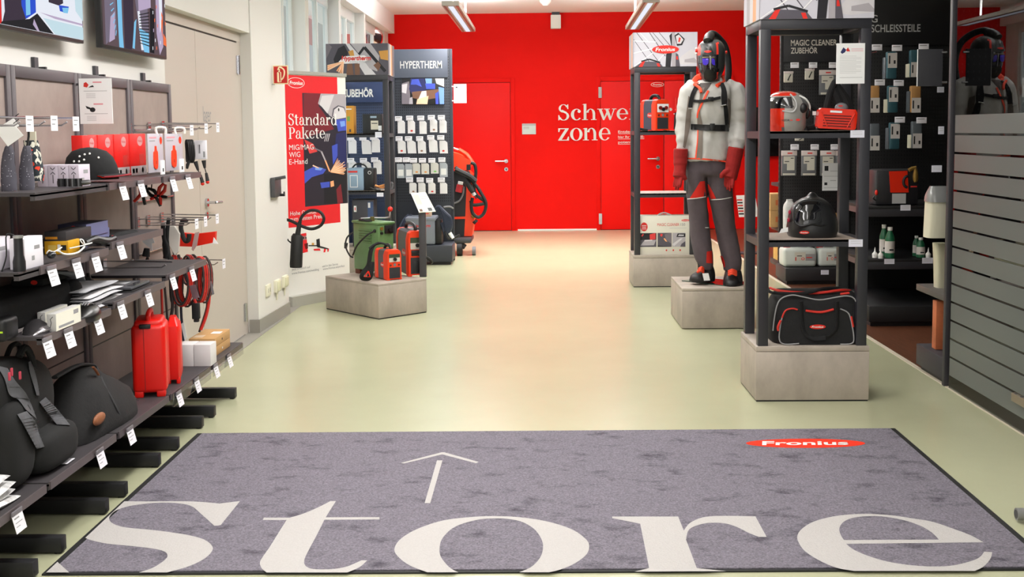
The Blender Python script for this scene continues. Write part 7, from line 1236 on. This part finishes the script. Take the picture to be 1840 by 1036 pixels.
m = MB(); y = 6.42; vloft(m, [(1680, 1700, 517, y, .08), (1680, 1700, 480, y, .09), (1679, 1700, 455, y, .09), (1677, 1700, 436, y, .06)], M('film_ivory', (206, 202, 176), .25), p=4); tag(m.build('wrapped_roll', loc=AY(1690, 517, y)), 'film-wrapped ivory roll standing on the shelf behind the upright', 'roll')
m = MB(); y = 6.3; p, q = AY(1681, 621, y), AY(1704, 541, y); m.bx(p.x, p.x+.2, y, y+.06, .152, q.z, M('box_orange_brown', (200, 112, 70), .6, var=.2, scale=9), .002); tag(m.build('tall_carton', loc=(p.x+.1, y, .152)), 'orange-brown tall carton standing on the base behind the upright', 'box')
for i, (a, b, c, d_) in enumerate([(1684, 156, 1696, 166), (1686, 227, 1696, 241), (1674, 297, 1692, 309)]): card(a, b, c, d_, 6.25, 'small price card behind the upright at the glass end, %s from the top' % ORD[i])
# black screen on the red wall and information plate on a stand
p, q = AY(1338, 281, YB-.06), AY(1410, 192, YB-.06); m = MB(); m.bx(p.x, q.x, YB-.06, YB-.005, p.z, q.z, M('screen_off', (14, 14, 16), .2), .004); tag(m.build('wall_screen', loc=((p.x+q.x)/2, YB, p.z)), 'black blank screen on the red wall behind the nearest rack', 'screen')
y = 12.6; t = thing('info_stand', 'white information plate on a stand behind the nearest rack posts', 'sign', V((AY(1349, 390, y).x, y, 0)))
m = MB(); f = FRONT(0, y, 0); P = [(AY(a, b, y).x, AY(a, b, y).z) for a, b in [(1323, 351), (1357, 350), (1363, 389), (1328, 390)]]; m.poly(f, P, PAPER, 0, .006)
for k in range(6): c = AY(1329+.6*k, 359+5*k, y); m.rect(f, c.x-.03, c.z-.008, c.x+.03, c.z+.008, INK if k % 2 else REDINK, .001); c = AY(1344, 359+5*k, y); m.rect(f, c.x-.03, c.z-.003, c.x+.07, c.z+.003, LGREY, .001)
m.build('plate', t); c = AY(1347, 389, y); m = MB(); m.bx(c.x-.02, c.x+.02, y+.008, y+.03, 0, c.z+.1, DARK); m.bx(c.x-.12, c.x+.12, y-.08, y+.12, 0, .01, DARK); m.build('post', t)
# ================================================================ mannequin on its block
from mathutils import noise
m = MB(); t = thing('mannequin_block', 'low grey concrete-look block under the mannequin', 'pedestal', (1.29, 8.15, 0))
m.bx(1.028, 1.53, 7.83, 8.47, .006, .272, CONC, .002); m.build('body', t); m = MB(); m.bx(1.028, 1.53, 7.83, 8.47, .274, .292, CONC, .002); m.build('top_board', t)
ZM = .292
gp = [AZ(a, b, ZM+.004) for a, b in [(1225, 504), (1262, 499), (1338, 506), (1336, 511), (1302, 513)]]
m = MB(); m.loft([[p+V((0, 0, -.003)) for p in gp], [p+V((0, 0, .003)) for p in gp]], M('glass_plate', (40, 70, 62), .1, coat=1)); tag(m.build('glass_plate', loc=gp[0]), 'thin green glass plate under the mannequin boots', 'plate')
Y0 = 8.08
mt = thing('mannequin', 'mannequin in grey welding jacket, dark trousers, red gauntlets and black full-face helmet', 'mannequin', V((AY(1285, 505, Y0).x, Y0, ZM)))
def remesh(mb, name, mats, zone=None, vox=.011, smooth=3, wob=0):
    o = mb.build(name, None, loc=(0, 0, 0)); md = o.modifiers.new('r', 'REMESH'); md.mode = 'VOXEL'; md.voxel_size = vox; md.use_smooth_shade = True
    sm = o.modifiers.new('s', 'SMOOTH'); sm.iterations = smooth; sm.factor = .5
    dg = bpy.context.evaluated_depsgraph_get(); me = bpy.data.meshes.new_from_object(o.evaluated_get(dg)); bpy.data.objects.remove(o)
    me.materials.clear()
    for q in mats: me.materials.append(q)
    if wob:
        for v in me.vertices:
            c = v.co; k = noise.noise(V((c.x*13, c.y*13, c.z*6)))+.5*noise.noise(V((c.x*30+c.z*12, c.y*30, c.z*16))); v.co += v.normal*k*wob
    for p in me.polygons: p.use_smooth = True; p.material_index = zone(p.center, p.normal) if zone else 0
    me.transform(Matrix.Translation(-mt.location)); me.name = name; n = bpy.data.objects.new(name, me); C.objects.link(n); n.parent = mt; return n
def inpx(P):
    Q = [(AY(a, b, Y0-.1).x, AY(a, b, Y0-.1).z) for a, b in P]
    def f(c):
        r = False
        for (x1, z1), (x2, z2) in zip(Q, Q[1:]+Q[:1]):
            if (z1 > c.z) != (z2 > c.z) and c.x < (x2-x1)*(c.z-z1)/(z2-z1)+x1: r = not r
        return r
    return f
JG = M('jacket_grey', (182, 180, 176), .85, var=.05, scale=14, bump=.2); JB = M('jacket_taupe', (116, 106, 98), .9); JO = M('jacket_orange', (232, 70, 36), .7); TR = M('trouser_grey', (84, 74, 80), .9, var=.07, scale=30); TRR = M('trouser_red', (214, 36, 24), .85); GL = M('gauntlet_red', (142, 16, 12), .85, var=.1, scale=40, bump=.2); BOOT = M('boot_black', (24, 24, 26), .5); SUIT = M('mannequin_body', (40, 40, 42), .6)
# inner figure: one continuous dark body under the clothes
m = MB()
vloft(m, [(1250, 1300, 300, Y0, .17), (1249, 1302, 270, Y0, .2), (1252, 1300, 232, Y0, .19), (1247, 1306, 190, Y0, .22), (1248, 1306, 165, Y0, .2), (1262, 1294, 148, Y0, .13), (1268, 1288, 138, Y0, .11), (1264, 1292, 118, Y0, .19), (1264, 1292, 96, Y0, .21), (1270, 1288, 84, Y0, .14)], SUIT, p=2.2)
for a, b, c, d, e in [((1257, 298), (1252, 355), (1262, 420), (1264, 484), (1264, 496)), ((1294, 298), (1296, 355), (1306, 420), (1316, 486), (1316, 500))]: m.tube([AY(*q, Y0) for q in (a, b, c, d, e)], [.085, .07, .06, .045, .05], SUIT, 14, smooth=4)
m.tube([AY(1250, 160, Y0), AY(1236, 180, Y0), AY(1229, 220, Y0), AY(1224, 268, Y0-.02), AY(1220, 310, Y0-.04)], [.06, .055, .045, .035, .03], SUIT, 12, smooth=4); m.tube([AY(1306, 160, Y0), AY(1322, 178, Y0), AY(1327, 220, Y0), AY(1324, 268, Y0-.02), AY(1316, 312, Y0-.04)], [.06, .055, .045, .035, .03], SUIT, 12, smooth=4)
remesh(m, 'body', [SUIT], vox=.014)
# trousers
m = MB(); vloft(m, [(1236, 1308, 272, Y0, .25), (1233, 1311, 290, Y0, .26), (1232, 1314, 306, Y0, .26), (1233, 1315, 314, Y0, .24)], TR, p=2.4)
vloft(m, [(1258, 1280, 484, Y0+.01, .15), (1255, 1281, 474, Y0+.01, .17), (1247, 1280, 458, Y0+.02, .19), (1242, 1277, 430, Y0+.02, .18), (1238, 1273, 395, Y0+.01, .18), (1235, 1269, 356, Y0, .19), (1233, 1269, 330, Y0, .21), (1232, 1271, 305, Y0, .23)], TR, p=2.3)
vloft(m, [(1301, 1330, 486, Y0+.01, .16), (1300, 1332, 476, Y0+.01, .18), (1296, 1331, 458, Y0+.02, .19), (1287, 1324, 420, Y0+.02, .18), (1281, 1319, 390, Y0+.01, .19), (1275, 1316, 356, Y0, .2), (1270, 1315, 330, Y0, .21), (1268, 1314, 305, Y0, .23)], TR, p=2.3)
to = remesh(m, 'trousers', [TR], vox=.010, wob=.007)
# jacket
m = MB()
vloft(m, [(1229, 1309, 289, Y0, .30), (1231, 1309, 275, Y0, .29), (1236, 1309, 255, Y0, .27), (1242, 1309, 236, Y0, .24), (1243, 1309, 226, Y0, .24), (1240, 1311, 205, Y0, .27), (1241, 1312, 185, Y0, .28), (1241, 1315, 168, Y0, .27), (1244, 1314, 157, Y0, .24), (1250, 1308, 150, Y0, .19), (1256, 1300, 144, Y0, .15)], JG, p=2.4, n=32)
m.tube([AY(1250, 157, Y0), AY(1242, 164, Y0), AY(1236, 182, Y0), AY(1232, 205, Y0), AY(1229, 230, Y0-.01), AY(1228, 250, Y0-.04), AY(1224, 272, Y0-.06)], [.07, .078, .075, .070, .064, .058, .046], JG, 18, smooth=5)
m.tube([AY(1305, 157, Y0), AY(1316, 162, Y0), AY(1324, 178, Y0), AY(1327, 205, Y0), AY(1327, 230, Y0-.01), AY(1326, 250, Y0-.06), AY(1324, 270, Y0-.09)], [.07, .082, .082, .074, .068, .062, .050], JG, 18, smooth=5)
jo = remesh(m, 'jacket', [JG], vox=.0095, smooth=6, wob=.009)
drape(jo, [(1258, 149), (1257, 156), (1258, 166)], [(1279, 149), (1274, 157), (1265, 168)], M('neck_guard', (78, 72, 70), .9), 'neck_guard', .0025, label='dark neck guard')
drape(jo, [(1257, 158), (1257, 176), (1253, 198), (1253, 222), (1254, 236), (1250, 284.5)], [(1266, 157), (1262, 176), (1258, 200), (1262, 222), (1263, 240), (1261.5, 286)], JB, 'placket', .005, n=36, k=8, label='taupe front placket')
drape(jo, [(1253, 232), (1252, 255), (1248.5, 284.5)], [(1255, 232), (1254, 255), (1251, 284.8)], JO, 'piping', .006, k=1, label='orange front piping')
drape(jo, [(1271, 162), (1262, 180), (1253, 200), (1251.5, 212)], [(1274.5, 163), (1265.5, 181), (1256, 201), (1254, 212)], JO, 'piping', .007, k=1, label='orange collar piping')
drape(jo, [(1231, 283.0), (1268, 284.5), (1308, 289.5)], [(1231, 285.6), (1268, 287.2), (1308, 292)], JO, 'hem', .005, n=24, k=1, label='orange hem')
drape(jo, [(1237, 172), (1233.5, 200), (1231, 225), (1229, 250), (1227, 264)], [(1242, 176), (1242, 200), (1240.5, 222), (1236, 246), (1231, 266)], JB, 'sleeve_panel', .005, n=30, k=6, label='taupe inner sleeve panel')
drape(jo, [(1308, 176), (1308, 200), (1307, 226)], [(1313, 180), (1313, 205), (1311, 230)], JB, 'side_panel', .005, n=24, label='taupe side panel')
m = MB(); m.tube([AY(1256, 150, Y0-.04), AY(1247, 148, Y0-.02), AY(1252, 140, Y0), AY(1260, 136, Y0-.03)], .02, JO, 8, smooth=4, flat=.5); m.tube([AY(1247, 151, Y0-.07), AY(1257, 158, Y0-.11), AY(1260, 166, Y0-.13)], .010, JO, 8, smooth=4); m.build('collar', mt, label='orange-edged collar'); m = MB(); m.tube([AY(1298, 138, Y0), AY(1300, 147, Y0-.05), AY(1292, 152, Y0-.1), AY(1288, 154, Y0-.12)], .014, JO, 8, smooth=4); m.ell(AY(1295, 144, Y0-.07), (.012, .008, .02), LGREY, 10, 8); m.build('collar', mt, label='orange-edged collar')
drape(to, [(1258, 326), (1249, 341), (1239, 356.5)], [(1266.5, 325), (1268, 340), (1269, 353)], TRR, 'knee_patch', .004, label='red knee patch'); drape(to, [(1268.5, 329), (1273, 343), (1277, 357.5)], [(1274, 332), (1281, 345), (1286.5, 356.5)], TRR, 'knee_patch', .004, label='red knee patch')
drape(to, [(1270, 452), (1269, 472)], [(1279.5, 450), (1280.5, 473)], TRR, 'ankle_patch', .004, label='red ankle patch'); drape(to, [(1294, 459), (1297, 470), (1300.5, 480)], [(1298, 460), (1302, 470), (1303, 480)], TRR, 'ankle_patch', .004, label='red ankle patch')
for L in ([(1235, 356.5), (1250, 355.5), (1268.5, 352.5)], [(1277, 358), (1296, 357), (1315, 353.5)], [(1267, 408), (1274, 408)]): drape(to, L, [(a, b+1.4) for a, b in L], WHITE, 'piping', .006, k=1, label='white knee piping')
WEB = CLOTHB
def strap(L, r, name, fl=2.4, dy=-.135): m = MB(); m.tube([AY(a, b, Y0+(c if c is not None else dy)) for a, b, c in L], r, WEB, 10, smooth=4, flat=fl); return m.build(name, mt)
drape(jo, [(1252, 150), (1246, 158), (1240, 172), (1236, 192)], [(1258, 151), (1253, 160), (1247, 175), (1244, 193)], WEB, 'shoulder_strap', .012, .01)
drape(jo, [(1292, 149), (1296, 160), (1296, 176), (1297, 190)], [(1300, 148), (1305, 160), (1307, 176), (1306, 192)], WEB, 'shoulder_strap', .012, .01); drape(jo, [(1300, 190), (1301, 205), (1303, 224)], [(1307, 190), (1309, 205), (1310, 226)], WEB, 'shoulder_strap', .009, .007)
drape(jo, [(1240, 178), (1262, 179), (1295, 172.5)], [(1240, 183), (1262, 184), (1295, 178)], WEB, 'chest_strap', .012, .008, n=20, k=2)
m = MB(); m.bx(AY(1266, 182, Y0).x, AY(1276, 182, Y0).x, Y0-.166, Y0-.148, AY(1270, 183, Y0).z, AY(1270, 175, Y0).z, BLACK, .004); m.build('buckle', mt)
m = MB()
for s in (-1, 1): m.tube([AY(1237 if s < 0 else 1295, 195 if s < 0 else 190, Y0-.14), AY(1244 if s < 0 else 1305, 195 if s < 0 else 188, Y0-.14)], .005, CHROME, 8)
m.build('strap_buckle', mt, label='chrome strap buckles')
drape(jo, [(1241.5, 222.5), (1275, 224), (1310, 224)], [(1241.5, 232.5), (1275, 235), (1310, 236)], BLACK, 'belt', .008, .012, n=26, k=3)
m = MB(); m.bx(AY(1270, 233, Y0).x, AY(1278, 233, Y0).x, Y0-.165, Y0-.135, AY(1270, 235, Y0).z, AY(1270, 222, Y0).z, BLACK, .003); m.build('belt_buckle', mt)
# gauntlets: palm, five fingers
def gauntlet(cuff, wrist, palm, fingers, thumb, yy, w=(.052, .044, .046)):
    m = MB(); P = [AY(*cuff, yy), AY(cuff[0]*.5+wrist[0]*.5, cuff[1]*.5+wrist[1]*.5, yy), AY(*wrist, yy-.01), AY(*palm, yy-.02)]; m.tube(P, [w[0], w[0]*.96, w[1], w[2]], GL, 16, smooth=4)
    for i, (a, b, c) in enumerate(fingers): m.tube([AY(*a, yy-.01-.012*i), AY(*b, yy-.0-.026*i), AY(*c, yy+.004-.028*i)], [.0135, .012, .009], GL, 10, smooth=4)
    m.tube([AY(*q, yy-.04) for q in thumb], [.022, .019, .014], GL, 10, smooth=4); return remesh(m, 'gauntlet', [GL], vox=.0048, smooth=1, wob=.001)
gauntlet((1223.5, 267), (1222, 303), (1220.5, 318), [((1216, 317), (1212.5, 328), (1211, 336)), ((1218.5, 318), (1215.5, 331), (1213.5, 341)), ((1221, 319), (1219, 332), (1217.5, 342)), ((1224, 318), (1222.5, 330), (1221.5, 337))], [(1224, 310), (1229, 318), (1232.5, 323)], Y0-.09)
gauntlet((1323, 265), (1315, 306), (1311, 320), [((1305, 318), (1303.5, 329), (1304, 336)), ((1309, 320), (1307.5, 333), (1307.5, 341)), ((1313, 321), (1312, 334), (1312, 343)), ((1317, 319), (1316.5, 331), (1316, 338))], [(1310, 306), (1302, 310), (1297, 315), (1296, 320)], Y0-.13, (.056, .05, .052))
# boots
for pts, y1, nm in [([(1254, 1284, 505, Y0+.02, .14), (1253, 1285, 496, Y0+.02, .15), (1258, 1284, 486, Y0+.02, .14), (1262, 1281, 476, Y0+.02, .12)], None, 0), ([(1300, 1333, 511, Y0-.05, .20), (1300, 1334, 503, Y0-.05, .2), (1302, 1333, 494, Y0-.02, .18), (1304, 1331, 484, Y0+.01, .15)], None, 1)]:
    t = MB(); vloft(t, pts, BOOT, p=2.4)
    if nm == 0: vloft(t, [(1240, 1272, 506, Y0-.05, .12), (1239, 1272, 500, Y0-.05, .13), (1243, 1270, 493, Y0-.045, .12), (1256, 1268, 486, Y0-.03, .09)], BOOT, p=2.3)
    else: vloft(t, [(1301, 1326, 513, Y0-.13, .12), (1301, 1327, 507, Y0-.13, .12), (1304, 1325, 500, Y0-.11, .11), (1309, 1323, 493, Y0-.07, .08)], BOOT, p=2.3)
    remesh(t, 'boot', [BOOT], vox=.008)
m = MB(); m2 = MB()
for k in range(3): m.tube([AY(1253+1.5*k, 489-3*k, Y0-.115+.008*k), AY(1259+k, 486-3*k, Y0-.125+.01*k), AY(1264, 489-3*k, Y0-.11+.01*k)], .009, JO, 8, smooth=3); m2.tube([AY(1309, 494-3.2*k, Y0-.16+.02*k), AY(1316, 491-3.2*k, Y0-.175+.02*k), AY(1323, 494-3.2*k, Y0-.155+.02*k)], .009, JO, 8, smooth=3)
m.build('laces', mt, label='orange boot laces'); m2.build('laces', mt, label='orange boot laces')
m = MB(); f = FRONT(0, Y0-.15, 0); m.poly(f, [(AY(a, b, Y0-.15).x, AY(a, b, Y0-.15).z) for a, b in [(1262, 491), (1273, 490.5), (1276, 503.5), (1265, 504)]], PAPER, 0, .002); m.build('boot_tag', mt)
# helmet
HB_ = M('helmet_shell', (52, 54, 54), .3); t = MB(); HY = Y0-.02
HEL = [(1264, 1290, 146, HY-.03, .12), (1259, 1296, 136, HY-.03, .18), (1254, 1301, 122, HY-.02, .24), (1252.5, 1302, 106, HY-.01, .27), (1252.5, 1302, 92, HY, .28), (1256, 1299, 81, HY, .25), (1262, 1293, 74, HY, .18), (1270, 1285, 70.5, HY, .08)]
vloft(t, HEL, HB_, n=44, p=2.3, sub=5); hl = t.build('helmet', mt)
for q in (LGREY, VISB, M('helmet_stripe', (216, 50, 34), .35)): hl.data.materials.append(q)
for p in hl.data.polygons:
    c = p.center+mt.location; cx_ = AY(1276, 105, HY-.1).x; u = (c.x-cx_)/.095; z = c.z
    if p.normal.y < .2:
        zl = AY(1276, 131, HY-.1).z; zh = AY(1276, 100, HY-.1).z; zf = AY(1276, 76, HY-.1).z
        if u < -.86 and z > AY(1276, 100, HY).z: p.material_index = 1
        elif zl < z < zh and -.78 < u < .58: p.material_index = 2
        elif (zh <= z < zf and (-.82 < u < -.66 or .44 < u < .58)) or (AY(1276, 143, HY).z < z < zl and (-.72 < u < -.62 or .46 < u < .56)): p.material_index = 3
def hy(px, py):
    i = next((i for i in range(len(HEL)-1) if HEL[i][2] >= py >= HEL[i+1][2]), 0); a, b = HEL[i], HEL[i+1]; k = (py-a[2])/(b[2]-a[2]); L = [a[j]+(b[j]-a[j])*k for j in range(5)]
    u = min(1, abs((px-(L[0]+L[1])/2)/((L[1]-L[0])/2))); return L[3]-L[4]/2*(max(0, 1-u**2.3))**(1/2.3)
def hpatch(P, mat, off, name, step=0, **kw):
    Q = [tuple(q) for q in catmull(P, 3)]; cx_ = sum(q[0] for q in Q)/len(Q); cy_ = sum(q[1] for q in Q)/len(Q)
    m = MB(); m.loft([[AY(cx_+(a-cx_)*s, cy_+(b-cy_)*s, hy(cx_+(a-cx_)*s, cy_+(b-cy_)*s)-off) for a, b in Q] for s in (1, .8, .55, .3, .02)], mat); return m.build(name, mt, **kw)
hpatch([(1259.5, 77, 1), (1271, 84), (1289, 77, 1), (1288, 99, 1), (1274, 100), (1259, 98, 1)], M('forehead_black', (38, 38, 38), .35), .004, 'forehead_shell')
LENS = M('lens_violet', (70, 50, 190), .1, coat=.6)
hpatch([(1262, 105, 1), (1273, 105, 1), (1273, 113), (1269, 117), (1263, 115)], LENS, .004, 'lens', label='violet left lens'); hpatch([(1279, 105, 1), (1290, 104, 1), (1290, 113), (1284, 117), (1279, 114)], LENS, .004, 'lens', label='violet right lens')
hpatch([(1262, 102, 1), (1287, 101.5, 1), (1287, 103.5, 1), (1262, 104, 1)], M('sensor_bar', (130, 116, 90), .3), .004, 'sensor_bar'); hpatch([(1275.3, 101, 1), (1277.3, 101, 1), (1277.5, 126, 1), (1275.8, 126, 1)], M('highlight_strip', (150, 150, 152), .3), .0035, 'visor_glint')  # the pale upright strip is a highlight painted on the visor
hpatch([(1265, 130, 1), (1272, 124), (1282, 127), (1288, 131, 1), (1287, 142), (1275, 146), (1266, 141)], BLACK, .006, 'breather')
hpatch([(1265, 92.5), (1272, 90.5), (1279, 92), (1272, 95)], RED, .006, 'badge', label='red oval badge')
m = MB(); m.tube([AY(1272, 83, HY-.11), AY(1272, 74, HY-.10), AY(1274, 68, HY-.06), AY(1277, 63, HY)], [.004, .034, .036, .03], BLACK, 14, smooth=3); m.build('air_inlet', mt)
m = MB(); m.tube([AY(1274, 68, HY-.02), AY(1277, 61, HY+.0), AY(1284, 62, HY+.06), AY(1293, 70, HY+.12), AY(1302, 82, HY+.15), AY(1307, 100, HY+.17), AY(1309, 120, HY+.17), AY(1308, 140, HY+.16), AY(1304, 160, HY+.16)], [.024]*20+[.03], RUBBER, 14, smooth=5)
m.build('air_hose', mt)
m = MB(); m.tube([AY(1277, 59.5, HY-.02), AY(1284, 60, HY+.035), AY(1294, 68.5, HY+.1), AY(1302, 79, HY+.13)], .004, M('hose_highlight', (170, 160, 150), .4), 6, smooth=4); m.build('hose_glint', mt)  # pale line painted along the hose as its highlight
m = MB()
for px, py in ((1251, 87), (1251, 96)): m.ell(AY(px, py, HY), (.008, .012, .008), WHITE, 8, 6)
m.ell(AY(1251, 91.5, HY), (.007, .014, .012), RED, 10, 8); m.build('side_knob', mt); m = MB(); m.ell(AY(1305, 94, HY+.05), (.008, .02, .012), RED, 10, 8); m.build('side_knob', mt)
m = MB(); m.bx(AY(1278, 180, Y0).x-.13, AY(1278, 180, Y0).x+.15, Y0+.135, Y0+.22, AY(1278, 236, Y0).z, AY(1278, 190, Y0).z, BLACK, .03); m.build('blower_pack', mt)
